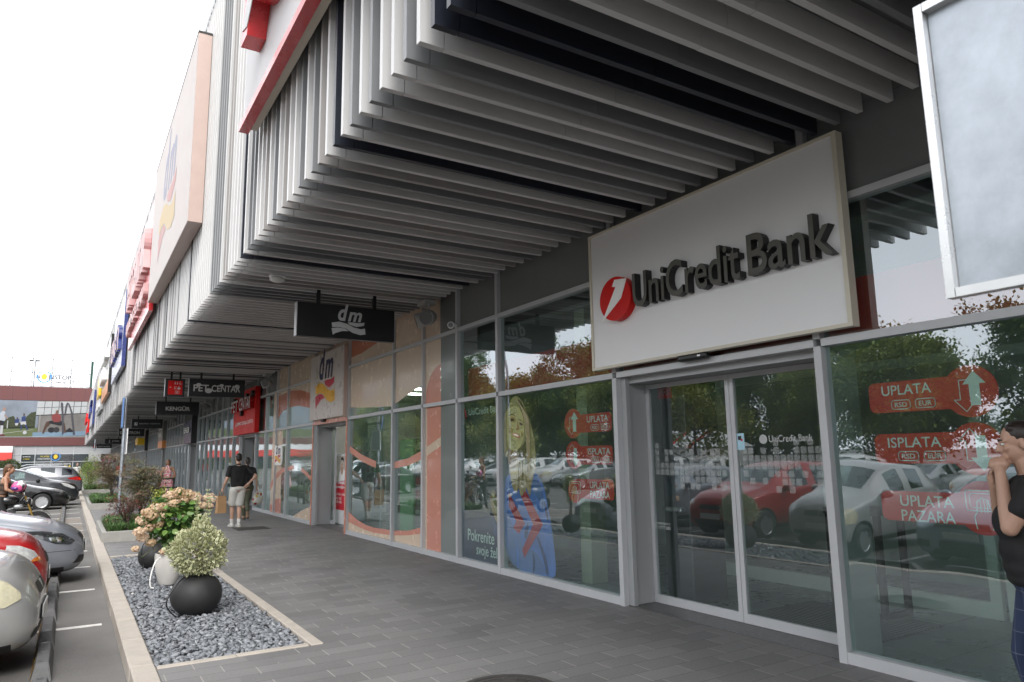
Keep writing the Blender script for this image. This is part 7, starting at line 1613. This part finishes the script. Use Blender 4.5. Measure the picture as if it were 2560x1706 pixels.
# ------------------------------------------------------------------ black rack by the walkway
RACKM = mat("black_powder_coat", (.012,.012,.013), .4)
t = thing("bicycle_rack", "black metal rack of square hoops in front of the woman in the floral dress", "bicycle rack", (2.85,27,0))
for yy, h in ((27.4,1.0),(26.6,.72)):
    mb = MB(); mb.bbox((2.60,yy-.03,.0),(2.66,yy+.03,h), RACKM, .006); mb.bbox((3.08,yy-.03,.0),(3.14,yy+.03,h), RACKM, .006); mb.bbox((2.60,yy-.03,h+.001),(3.14,yy+.03,h+.06), RACKM, .006); spart(t, mb, "hoop")
mb = MB()
for x in (2.75,2.86,2.97): mb.bbox((x-.012,26.58,.05),(x+.012,26.62,.71), RACKM, .004)
mb.bbox((2.662,26.57,.02),(3.078,26.63,.05), RACKM, .004); spart(t, mb, "bars")
# balloons at the far entrance
t = thing("balloon_bunch", "bunch of pink and white balloons by the farthest shop entrance", "balloons", (4.3,109,0))
BP = [mat("pink_balloon",(.55,.04,.22),.2), mat("pale_balloon",(.66,.42,.48),.2), mat("magenta_balloon",(.36,.02,.16),.2)]
g = np.random.default_rng(3)
for i in range(16):
    a = g.uniform(0,6.28); mb = MB(); c = (4.3+g.normal()*.22,109+g.normal()*.2,1.15+g.uniform(0,1.25)); mb.ell(c, (.16,.16,.19), BP[i%3], 12, 8); spart(t, mb, "balloon", smooth=True)
mb = MB(); mb.tube([(4.3,109,0),(4.3,109,1.4)], .03, SIGNW, 6); mb.lathe([(.001,.05),(.25,.05),(.28,0)], (4.3,109,0), SIGNW, 16); spart(t, mb, "stand")
# ------------------------------------------------------------------ the building that closes the view
Yf = 132.0
MAR = mat("maroon_cladding", (.115,.036,.034), .55, var=.12, scale=.6, stretch=(3,1,.3)); GLF = mat("far_glazing", (.035,.045,.05), .08, var=.3, scale=.4); LGR = mat("light_grey_panel", (.34,.35,.36), .5, var=.05, scale=.5)
def FX(x): return -9.86+.013463*x+2.03e-6*x*x
def FZ(x, y): return 13.45-.01728*(y-368-.03*x)
F_ = thing("fitness_building", "maroon banded building with printed banners closing the far end of the car park", "building", (-20,Yf,0))
UX, UZ, UN = (1,0,0), (0,0,1), (0,-1,0)
mb = MB(); mb.box((-70,Yf,11.25),(2.3,Yf+22,13.4), MAR)
for x in np.arange(-69,2,1.9): mb.box((x,Yf-.006,11.25),(x+.03,Yf,13.4), mat("panel_joint",(.05,.018,.017),.7,var=0))
spart(F_, mb, "parapet")
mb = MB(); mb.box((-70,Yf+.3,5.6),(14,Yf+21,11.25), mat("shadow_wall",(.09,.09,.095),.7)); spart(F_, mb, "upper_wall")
mb = MB(); mb.box((-70,Yf-.05,4.3),(14,Yf+21,5.6), MAR); mb.box((-70,Yf-.09,5.60),(14,Yf+.1,5.68), LGR); spart(F_, mb, "lower_band")
mb = MB(); mb.box((-70,Yf+.2,-.1),(14,Yf+20,4.3), LGR); spart(F_, mb, "ground_floor_wall")
g = np.random.default_rng(9)
xs = [-7.36,-6.4,-4.62,-2.5,.4,3.2,6.0,9.0,12.0]
for a, b in zip(xs[:-1], xs[1:]):
    for z0, z1 in ((.15,1.75),(1.9,2.95)):
        if a < -6.6: continue
        mb = MB(); mb.box((a+.06,Yf+.14,z0),(b-.06,Yf+.19,z1), GLF); spart(F_, mb, "window")
for x in xs+[-9.5,-12,-15]:
    mb = MB(); mb.box((x-.04,Yf+.1,0),(x+.04,Yf+.195,4.29), ALU); spart(F_, mb, "mullion")
mb = MB(); mb.box((-8,Yf+.11,1.78),(13,Yf+.193,1.87), ALU); mb.box((-8,Yf+.11,2.98),(13,Yf+.193,3.06), ALU); spart(F_, mb, "transom")
mb = MB(); mb.box((-60,Yf-.5,2.15),(-7.5,Yf+.19,3.3), mat("coral_red_fascia",(.62,.06,.05),.4)); mb.box((-60,Yf-.5,3.31),(-7.5,Yf+.19,4.25), SIGNW); spart(F_, mb, "shop_fascia")
mb = MB(); mb.box((-60,Yf+.1,.1),(-7.5,Yf+.19,1.9), GLF); spart(F_, mb, "shop_front")
# printed window lettering
YELP = mat("yellow_print", (.72,.55,.03), .5); 
mb = MB(); yy = Yf+.12
text(mb, "DANCE", SIGNW, (-6.15,yy,2.55), UX, UZ, UN, .95, .18); text(mb, "CORE", YELP, (-6.1,yy,2.2), UX, UZ, UN, .8, .18)
text(mb, "PILATES", YELP, (-3.9,yy,2.55), UX, UZ, UN, 1.1, .2); text(mb, "CONDITIONING", SIGNW, (-4.3,yy,2.2), UX, UZ, UN, 1.7, .18)
text(mb, "STANDARD PAKET", SIGNW, (-4.45,yy,1.40), UX, UZ, UN, 1.8, .2); text(mb, "4.280", YELP, (-4.4,yy,.85), UX, UZ, UN, 1.4, .4, bold=.03)
text(mb, "RADNO VREME", SIGNW, (-2.35,yy,1.35), UX, UZ, UN, 2.5, .25); text(mb, "00 - 24", YELP, (-2.35,yy,.75), UX, UZ, UN, 2.5, .5, bold=.03); text(mb, "24", YELP, (.0,yy-.001,.75), UX, UZ, UN, .01, .01)
spart(F_, mb, "window_lettering")
# banners, printed with a football pitch and a gym
def banner(label, polys):
    t = thing("printed_banner", label, "banner", (polys[0][2],Yf,5.7))
    mb = MB()
    for k, (pts, m, _) in enumerate(polys): mb.prism(pts, (0,Yf+.02-.004*k,0), UX, UZ, UN, 0, m)
    spart(t, mb, "print")
def Q(pts): return [(FX(x), FZ(x,y)) for x, y in pts]
def pm(n, c, v=.1, s=.8):
    g_ = sum(c)/3; return mat("banner_"+n, tuple(.62*(q*.8+g_*.2) for q in c), .6, var=v*1.6, scale=s, spec=.2)
x0 = -40
B1 = [([(x0,5.72),(-4.62,5.72),(-4.62,11.2),(x0,11.2)], pm("sky",(.28,.33,.40),.2,.3), x0), ([(x0,5.72),(-4.62,5.72),(-4.62,7.05),(x0,7.05)], pm("grass",(.17,.21,.08)), 0), (Q([(0,735),(30,720),(100,655),(150,640),(180,690),(250,715),(262,650),(300,615),(345,605),(345,752),(0,752)]), pm("trees",(.07,.085,.04),.35,2), 0), (Q([(0,738),(345,738),(345,752),(0,752)]), pm("hedge",(.03,.04,.02)), 0),
      (Q([(0,795),(330,765),(330,768),(0,799)]), pm("line",(.55,.58,.50)), 0),
      (Q([(98,680),(106,680),(106,748),(98,748)]), pm("goal",(.6,.6,.6)), 0),
      (Q([(45,570),(60,562),(75,568),(76,590),(66,598),(50,595)]), pm("skin",(.42,.27,.2)), 0), (Q([(15,625),(45,595),(70,600),(78,660),(74,690),(20,685)]), pm("shirt",(.52,.56,.62)), 0), (Q([(0,690),(10,672),(75,685),(68,725),(30,722),(20,745),(0,740)]), pm("shorts",(.03,.03,.04)), 0), (Q([(40,722),(66,722),(66,800),(42,802)]), pm("sock",(.6,.6,.62)), 0), (Q([(38,800),(70,797),(92,808),(86,815),(40,815)]), pm("boot",(.2,.04,.05)), 0), (Q([(68,620),(104,662),(100,670),(66,640)]), pm("skin",(.42,.27,.2)), 0),
      (Q([(234,622),(248,620),(248,642),(236,644)]), pm("skin_dark",(.12,.06,.04)), 0), (Q([(222,650),(256,644),(262,690),(224,694)]), pm("blue",(.03,.06,.22)), 0), (Q([(214,694),(262,690),(270,725),(245,715),(222,722)]), pm("sock",(.6,.6,.62)), 0), (Q([(220,722),(230,722),(232,765),(222,765)]), pm("blue",(.03,.06,.22)), 0), (Q([(256,720),(270,720),(288,760),(276,768)]), pm("blue",(.03,.06,.22)), 0),
      (Q([(178,655),(190,652),(192,668),(180,670)]), pm("skin_dark",(.12,.06,.04)), 0), (Q([(166,672),(204,668),(200,704),(168,706)]), pm("blue",(.03,.06,.22)), 0), (Q([(168,706),(200,704),(192,725),(174,726)]), pm("sock",(.6,.6,.62)), 0),
      (Q([(262+18*math.cos(a),790+15*math.sin(a)) for a in np.arange(0,6.28,.4)]), pm("ball",(.62,.64,.66)), 0)]
banner("printed banner showing footballers on a green pitch", B1)
B2 = [([(-4.58,5.72),(12,5.72),(12,11.2),(-4.58,11.2)], pm("gymwall",(.26,.24,.225),.25,.5), -4.58), (Q([(350,515),(770,520),(770,625),(345,640)]), pm("gymwindow",(.55,.57,.58)), 0), (Q([(330,790),(780,790),(780,830),(330,830)]), pm("mat_blue",(.22,.36,.50)), 0),
      *[(Q([(x,515),(x+4,515),(x+2,632),(x-2,632)]), pm("bar",(.03,.03,.035)), 0) for x in (412,475,535,660,720)], (Q([(350,570),(770,560),(770,563),(350,573)]), pm("bar",(.03,.03,.035)), 0), (Q([(345,636),(770,624),(770,630),(345,642)]), pm("bar",(.03,.03,.035)), 0),
      (Q([(372,640),(388,640),(388,790),(372,790)]), pm("pillar",(.34,.32,.30)), 0),
      (Q([(488+30*math.cos(a),772+24*math.sin(a)) for a in np.arange(0,6.28,.4)]), pm("plate",(.03,.03,.035)), 0), (Q([(530+26*math.cos(a),772+24*math.sin(a)) for a in np.arange(0,6.28,.4)]), pm("plate2",(.05,.05,.055)), 0), (Q([(610,780),(640,755),(670,785),(670,795),(610,795)]), pm("plate",(.03,.03,.035)), 0),
      (Q([(470,690),(440,700),(425,740),(412,800),(425,802),(445,750),(470,725)]), pm("skin_dark",(.12,.06,.04)), 0), (Q([(545,700),(580,730),(600,800),(615,800),(595,715),(560,690)]), pm("skin_dark",(.12,.06,.04)), 0), (Q([(470,690),(560,690),(590,720),(560,735),(480,715),(460,715)]), pm("bar",(.03,.03,.035)), 0),
      (Q([(480,640),(510,625),(548,632),(560,660),(556,700),(505,705),(485,680)]), pm("red",(.32,.05,.05)), 0), (Q([(512,602),(525,594),(536,602),(536,622),(524,630),(512,622)]), pm("skin_mid",(.24,.12,.08)), 0),
      (Q([(553,520),(568,535),(580,640),(596,800),(580,820),(566,640),(548,540)]), pm("rope",(.09,.09,.11)), 0), (Q([(600,525),(590,560),(585,640),(598,640),(605,560),(612,540),(640,620),(672,820),(688,820),(655,620),(620,535)]), pm("rope",(.09,.09,.11)), 0)]
banner("printed banner showing an athlete with battle ropes in a gym", B2)
# rooftop and shopfront lettering with the ring emblem
def fitness_sign(name, label, cx, cz, k, y, lm):
    t = thing(name, label, "sign", (cx,y,cz)); RB = mat("ring_blue",(.06,.26,.60),.4); SUN = mat("sun_yellow",(.80,.50,.03),.4)
    mb = MB(); mb.prism(ring(cx,cz,.86*k,1.05*k,28,-200,60), (0,y,0), UX, UZ, UN, .06, RB)
    for a in range(80,160,16): mb.prism(ring(cx,cz,.86*k,1.05*k,3,a,a+9), (0,y,0), UX, UZ, UN, .06, RB)
    mb.prism(circ(cx,cz,.42*k,.52*k,20), (0,y-.001,0), UX, UZ, UN, .06, SUN); spart(t, mb, "emblem")
    mb = MB(); text(mb, "N", lm, (cx-1.15*k,y,cz-.35*k), UX, UZ, UN, .55*k, .72*k, ext=.05, bold=.03); text(mb, "NSTOP", lm, (cx+.65*k,y,cz-.42*k), UX, UZ, UN, 3.3*k, .75*k, ext=.05, bold=.03)
    text(mb, "Fitness", lm, (cx+1.75*k,y,cz-1.05*k), UX, UZ, UN, 1.6*k, .32*k, ext=.05, bold=.04); text(mb, "24", lm, (cx+3.55*k,y,cz-1.0*k), UX, UZ, UN, .9*k, .55*k, ext=.05); spart(t, mb, "lettering")
    return t
DG = mat("dark_grey_letter", (.06,.06,.065), .4)
t = fitness_sign("rooftop_sign", "rooftop lettering with a blue ring and yellow dot above the maroon parapet", -4.35, 15.0, .92, Yf+.4, DG)
mb = MB()
for x in (-4.6,-3.2,-1.6,-.6): mb.tube([(x,Yf+.5,13.4),(x,Yf+.5,14.8)], .04, GALV, 6)
spart(t, mb, "stand")
fitness_sign("shopfront_sign", "dark lettering with a blue ring and yellow dot on the far glazed shopfront", -1.95, 2.6, .62, Yf+.02, DG)
# roof pitch netting
t = thing("net_fence", "tall wire netting with thin posts round the rooftop pitch", "fence", (-20,Yf+1.2,13.4))
PM = mat("fence_post", (.06,.065,.065), .7)
for x in (-22,-19.2,-16.6,-14,-11.3,-8.7,-6,-3.4,-.8,1.9):
    mb = MB(); mb.tube([(x,Yf+1.2,13.4),(x,Yf+1.2,17.95)], .05, PM, 6); spart(t, mb, "post")
mb = MB()
for z in np.arange(13.6,17.9,.30): mb.tube([(-30,Yf+1.25,z),(1.9,Yf+1.25,z)], .018, PM, 3, cap=False)
for x in np.arange(-30,1.9,.30): mb.tube([(x,Yf+1.25,13.5),(x,Yf+1.25,17.95)], .018, PM, 3, cap=False)
for z in (13.6,15.7,17.95): mb.tube([(-30,Yf+1.2,z),(1.9,Yf+1.2,z)], .045, PM, 4, cap=False)
spart(t, mb, "netting")
mb = MB(); mb.box((1.95,Yf+.8,13.4),(2.2,Yf+8,17.8), mat("green_net",(.02,.07,.05),.8)); spart(t, mb, "green_screen")
t = thing("antenna_mast", "thin lightning rod above the green netting", "mast", (1.6,Yf+2,13.4)); mb = MB(); mb.tube([(1.7,Yf+2,13.4),(1.7,Yf+2,19.1)], .03, PM, 6); spart(t, mb, "rod")
t = thing("floodlight_mast", "floodlight mast rising behind the rooftop netting", "mast", (-5.9,Yf+6,13.4)); mb = MB(); mb.tube([(-5.9,Yf+6,13.4),(-5.9,Yf+6,18.3)], .07, PM, 8); spart(t, mb, "pole")
for dx in (-.55,.3): mb = MB(); mb.bbox((-5.9+dx-.3,Yf+5.8,18.0),(-5.9+dx+.3,Yf+6.1,18.25), PM, .05); spart(t, mb, "lamp_head")
# ------------------------------------------------------------------ what the glass mirrors: trees, tall shop, lamp posts across the car park
BARK = mat("tree_bark", (.085,.065,.05), .9, var=.3, scale=6, bump=.6, bscale=18)
def tree_proto(name, label, h, r, seed, cols, n, leaf, trunk_h, flat=1.0, cat="tree", group=None):
    g = np.random.default_rng(seed); t = thing(name, label, cat, (0,0,GZ), 0, group); mb = MB()
    mb.tube([(0,0,-.1),(.03,.02,trunk_h*.6),(0,.05,trunk_h),(.05,0,h*.72)], [.17*h/8,.14*h/8,.11*h/8,.03], BARK, 10); tips = []
    for i in range(16):
        a = i*2.4+g.uniform(-.4,.4); z = trunk_h*.8+(h*.9-trunk_h*.8)*g.uniform(0,1); q = r*g.uniform(.5,.95)*(1-.45*max(0,(z-h*.55)/(h*.45)))
        e = Vector((math.cos(a)*q,math.sin(a)*q,z+h*.10)); mb.tube([(0,0,z-h*.06),(e.x*.5,e.y*.5,z+.02*h),e], .05*h/8, BARK, 6, r1=.012); tips.append(e)
    mb.put("trunk", t, local=True, smooth=True)
    cl = [];
    for e in tips:
        for _ in range(4): cl.append(e+Vector((g.normal()*r*.22,g.normal()*r*.22,g.normal()*h*.06)))
    for _ in range(26):
        d = g.normal(size=3); d /= np.linalg.norm(d); cl.append(Vector((d[0]*r*.6,d[1]*r*.6,trunk_h+(h-trunk_h)*(.52+.46*d[2]*flat))))
    cl = np.array([c[:] for c in cl]); k = g.integers(0,len(cl),n); rad = r*.22
    d = g.normal(size=(n,3)); pos = cl[k]+d*rad*.55
    me = scatter("crown", DIAM_V, DIAM_F, pos, dir_rot(g.normal(size=(n,3)),g), g.uniform(.7,1.3,n)*leaf, [leaf_mat(name+"_leaf_%d" % seed, cols, .55, .3)], tint=np.clip(g.beta(2,2,n)*.7+g.uniform(0,.3,len(cl))[k],0,1)); attach("crown", me, t)
    return t
GR1 = [(.04,.085,.014),(.08,.145,.025),(.15,.21,.04)]; GR2 = [(.09,.14,.018),(.17,.22,.03),(.28,.28,.05)]
tp = [tree_proto("roadside_tree", "tall dark green roadside tree across the car park, mirrored in the glass", 9.0, 2.9, 61, GR1, 17000, .23, 2.0, group="roadside trees mirrored in the glass"),
      tree_proto("roadside_tree", "broad mid green roadside tree across the car park, mirrored in the glass", 8.0, 3.2, 62, GR2, 17000, .23, 2.0, group="roadside trees mirrored in the glass"),
      tree_proto("roadside_tree", "slim dark roadside tree across the car park, mirrored in the glass", 10.2, 2.2, 63, GR1, 13000, .21, 1.6, group="roadside trees mirrored in the glass")]
rr = random.Random(5); first = [True]*3
for i, y in enumerate(np.arange(-20, 90, 2.0)):
    k = rr.choice([0,1,1,2,0]); x = -20-rr.uniform(0,5); y = y+rr.uniform(-1,1)
    o = tp[k] if first[k] else copy_tree(tp[k]); first[k] = False
    o.location = (x,y,GZ); s = rr.uniform(.74,.88) if y < 30 else rr.uniform(.85,1.08); o.scale = (s,s,s); o.rotation_euler = (0,0,rr.uniform(0,6.28))
sm = tree_proto("round_tree", "small round yellow green tree on a car park island, mirrored in the glass", 4.2, 1.7, 64, [(.09,.13,.018),(.19,.22,.035),(.32,.31,.06)], 4500, .15, 1.9, group="small island trees mirrored in the glass")
for i, (x, y) in enumerate(((-9.3,33),(-9.3,46),(-9,60),(-9.5,20))):
    o = sm if i == 0 else copy_tree(sm); o.location = (x,y,GZ); o.rotation_euler = (0,0,i*1.3)
t = thing("hedge", "clipped round bush in front of the far glazed building", "shrub", (-6.8,118,0)); g = np.random.default_rng(77); n = 3000; d = g.normal(size=(n,3)); d /= np.linalg.norm(d,axis=1,keepdims=True)
mb = MB(); mb.tube([(-6.9,118,GZ),(-6.9,118,1.2)], .15, BARK, 8); spart(t, mb, "stems")
pos = np.array([-6.9,118,1.1])+d*(g.uniform(.5,1,n)**.4)[:,None]*np.array([1.35,1.2,1.15]); me = scatter("foliage", DIAM_V, DIAM_F, pos-np.array([-6.8,118,0]), dir_rot(g.normal(size=(n,3)),g), g.uniform(.12,.22,n), [leaf_mat("hedge_leaf",[(.03,.05,.012),(.06,.09,.02),(.10,.13,.03)],.55,.25)], tint=g.uniform(0,1,n)); attach("foliage", me, t)
for i, y in enumerate((6.5, 32, 58)):
    t = thing("lamp_post", "tall car park lamp post with twin heads, mirrored in the glass, %s" % ("opposite the bank" if i == 0 else "opposite the pet shop" if i == 1 else "farthest of three"), "street lamp", (-9,y,GZ))
    mb = MB(); mb.tube([(-9,y,GZ),(-9,y,8)], .09, GALV, 10, r1=.05); spart(t, mb, "pole", smooth=40)
    for s in (-1,1): mb = MB(); mb.tube([(-9,y,7.95),(-9,y+s*1.2,8.15)], .04, GALV, 6); mb.bbox((-9.12,y+s*1.2-.3,8.10),(-8.88,y+s*1.2+.3,8.2), LGR, .03); spart(t, mb, "lamp_head")
t = thing("sports_shop", "large sports shop with a broad blue band, mirrored in the drugstore panes", "building", (-37,110,GZ))
mb = MB(); mb.box((-41,103,GZ),(-36,130,18.5), LGR); spart(t, mb, "hall")
mb = MB(); mb.box((-36,103.5,12.5),(-35.7,129.5,17), mat("blue_band",(.02,.13,.52),.4)); spart(t, mb, "fascia")
mb = MB(); mb.box((-36,104,1.0),(-35.8,128,10.8), GLF)
for y in np.arange(104,128.1,4): mb.box((-35.8,y-.1,1.0),(-35.7,y+.1,10.8), ALU)
spart(t, mb, "glazing")
mb = MB(); text(mb, "DECATHLON", SIGNW, (-35.69,104.5,13.6), (0,1,0), (0,0,1), (1,0,0), 24, 2.4, ext=.2, bold=.03); spart(t, mb, "lettering")
# pale low stall across the lane, mirrored in the door
t = thing("market_tent", "white tent with red stripes across the lane, mirrored in the sliding door", "tent", (-17,27.5,GZ))
mb = MB()
mb.add([(-19,25,1.9),(-15,25,1.9),(-15,30,1.9),(-19,30,1.9),(-17,25.8,2.8),(-17,29.2,2.8)], [(0,1,4),(1,2,5,4),(2,3,5),(3,0,4,5)], SIGNW); spart(t, mb, "canopy")
mb = MB(); mb.box((-18.9,25.1,GZ),(-15.1,29.9,1.89), mat("tent_side",(.55,.54,.52),.8)); spart(t, mb, "side_cloth")
mb = MB()
for y in (25.6,27.1,28.6): mb.add([(-14.98,y,1.895),(-14.98,y+.3,1.895),(-16.98,y+.6,2.82),(-16.98,y+.3,2.82)], [(0,1,2,3)], REDP)
spart(t, mb, "stripes")
# bank foyer furniture seen through the door
t = thing("cash_machine", "dark grey cash machine with a red top panel inside the bank entrance", "cash machine", (5.95,5.98,0))
mb = MB(); mb.bbox((5.78,5.72,.01),(6.3,6.12,2.42), mat("cash_machine_grey",(.04,.045,.05),.4), .01); spart(t, mb, "cabinet")
mb = MB(); mb.box((5.772,5.90,2.24),(5.779,6.12,2.42), REDP); text(mb, "BANKOMAT", PWHITE, (5.7705,6.10,2.385), *WX, .18, .022); mb.prism(ring(-6.01,2.31,.042,.048,20,-60,240), (5.7705,0,0), (0,-1,0),(0,0,1),(-1,0,0),0,PWHITE); text(mb, "24/7", PWHITE, (5.7705,6.035,2.30), *WX, .05, .022); spart(t, mb, "red_panel")
mb = MB(); mb.box((5.772,5.78,1.15),(5.779,6.06,1.45), mat("atm_screen",(.06,.08,.09),.1)); mb.bbox((5.70,5.78,.98),(5.779,6.06,1.03), CHROME, .01); spart(t, mb, "screen_and_keypad")
t = thing("entrance_mat", "dark ribbed entrance mat inside the bank's sliding doors", "mat", (6.3,4.6,0))
mb = MB(); mb.box((5.75,3.75,.008),(6.95,5.15,.014), mat("mat_rubber",(.035,.035,.036),.9))
for x in np.arange(5.78,6.94,.06): mb.box((x,3.77,.014),(x+.03,5.13,.019), mat("mat_rib",(.085,.085,.085),.7))
spart(t, mb, "mat")
t = thing("desk", "dark square framed desk inside the bank behind the right door leaf", "desk", (6.9,4.5,0))
mb = MB(); mb.bbox((6.7,4.15,.98),(7.2,4.75,1.04), PDARK, .005); spart(t, mb, "top")
for yy in (4.17,4.69): mb = MB(); mb.box((6.72,yy,.01),(6.78,yy+.05,.979), PDARK); mb.box((7.12,yy,.01),(7.18,yy+.05,.979), PDARK); mb.box((6.781,yy,.01),(7.119,yy+.05,.06), PDARK); spart(t, mb, "leg")
mb = MB(); mb.box((6.705,4.3,.62),(6.71,4.45,.96), SIGNW); spart(t, mb, "leaflet_holder")
# drugstore: advertising stand in the open doorway, shelves behind
t = thing("advertising_stand", "white advertising stand with a red poster in the drugstore doorway", "advertising stand", (5.83,17.5,0))
mb = MB(); mb.bbox((5.80,16.90,.01),(5.86,18.10,1.73), SIGNW, .01); mb.bbox((5.795,16.90,.011),(5.95,18.10,.30), SIGNW, .01); spart(t, mb, "frame")
mb = MB(); x = 5.792; pl = lambda pts, m, k=0: mb.prism([(-p[0],p[1]) for p in pts], (x-.001*k,0,0), (0,-1,0),(0,0,1),(-1,0,0), 0, m)
pl(rect(17.03,.36,18.01,1.68), mat("poster_beige",(.55,.50,.44),.5)); pl(rect(17.03,.36,18.01,1.0), PRED, 1); pl([(18.01,1.0),(17.03,1.0),(17.03,1.10),(18.01,1.02)], mat("poster_pink",(.6,.1,.2),.5), 2)
pl([(17.77,1.05),(17.15,1.10),(17.21,1.28),(17.40,1.36),(17.63,1.34),(17.75,1.24)], PWHITE, 1); pl([(-p[0],p[1]) for p in circ(-17.51,1.36,.10,.14)], mat("poster_skin",(.50,.32,.24),.5), 2); pl([(17.62,1.50),(17.59,1.64),(17.47,1.66),(17.38,1.60),(17.39,1.52),(17.45,1.58),(17.57,1.58)], PDARK, 3); pl([(17.55,1.44),(17.47,1.44),(17.48,1.42),(17.54,1.42)], PWHITE, 3)
text(mb, "uvek", PWHITE, (x-.004,17.80,.98), *WX, .55, .10, bold=.02); text(mb, "povoljno.", PWHITE, (x-.004,17.95,.86), *WX, .8, .10, bold=.02); text(mb, "Uvek vi\u0161e", PWHITE, (x-.004,17.95,.71), *WX, .72, .075); text(mb, "za va\u0161", PWHITE, (x-.004,17.95,.61), *WX, .45, .075); text(mb, "novac.", PWHITE, (x-.004,17.95,.52), *WX, .5, .06)
spart(t, mb, "poster")
SHC = [mat("shelf_goods_%d" % i, c, .5, var=.5, scale=9) for i, c in enumerate(((.35,.3,.25),(.16,.25,.12),(.4,.12,.1),(.3,.3,.32)))]
for k, (xx, y0, y1) in enumerate(((7.6,11.2,14.8),(8.6,15.4,20),(7.8,20.6,23.4),(9.8,11,23))):
    t = thing("shop_shelf", ("low goods shelf behind the drugstore's right hand panes" if k == 0 else "goods shelf facing the open drugstore door" if k == 1 else "goods shelf behind the drugstore's left hand panes" if k == 2 else "tall wall shelf at the back of the drugstore"), "shelf", (xx,y0,0))
    h = 2.3 if k == 3 else 1.5; mb = MB(); mb.box((xx,y0,.01),(xx+.4,y1,.12), WFR); mb.box((xx+.35,y0,.121),(xx+.4,y1,h), WFR)
    for z in np.arange(.45,h,.36): mb.box((xx,y0,z),(xx+.349,y1,z+.02), WFR)
    spart(t, mb, "rack"); mb = MB(); rr = random.Random(k)
    for z in [.12]+list(np.arange(.47,h-.2,.36)):
        y = y0+.02
        while y < y1-.2: w_ = rr.uniform(.10,.3); mb.box((xx+.05,y,z+.001),(xx+.3,y+w_-.02,z+rr.uniform(.16,.28)), rr.choice(SHC)); y += w_
    spart(t, mb, "goods")
t = thing("green_display", "pale green upright display panel inside the drugstore pane", "display panel", (5.7,12.9,0)); mb = MB(); mb.bbox((5.70,12.95,.01),(5.76,13.6,1.98), mat("pale_green_panel",(.28,.48,.26),.5), .01); mb.bbox((5.70,11.75,.01),(5.76,12.1,1.2), mat("pale_green_panel",(.28,.48,.26),.5), .01); spart(t, mb, "panel")
t = thing("waste_bin", "black bin standing by the shopfront far down the walkway", "bin", (4.7,47,0)); mb = MB(); mb.lathe([(.2,.01),(.22,.7),(.20,.72),(.001,.72)], (4.75,47,0), BLACK, 20); spart(t, mb, "drum"); mb = MB(); mb.lathe([(.23,.72),(.24,.78),(.1,.84),(.001,.84)], (4.75,47,0), BLACK, 20); spart(t, mb, "lid")
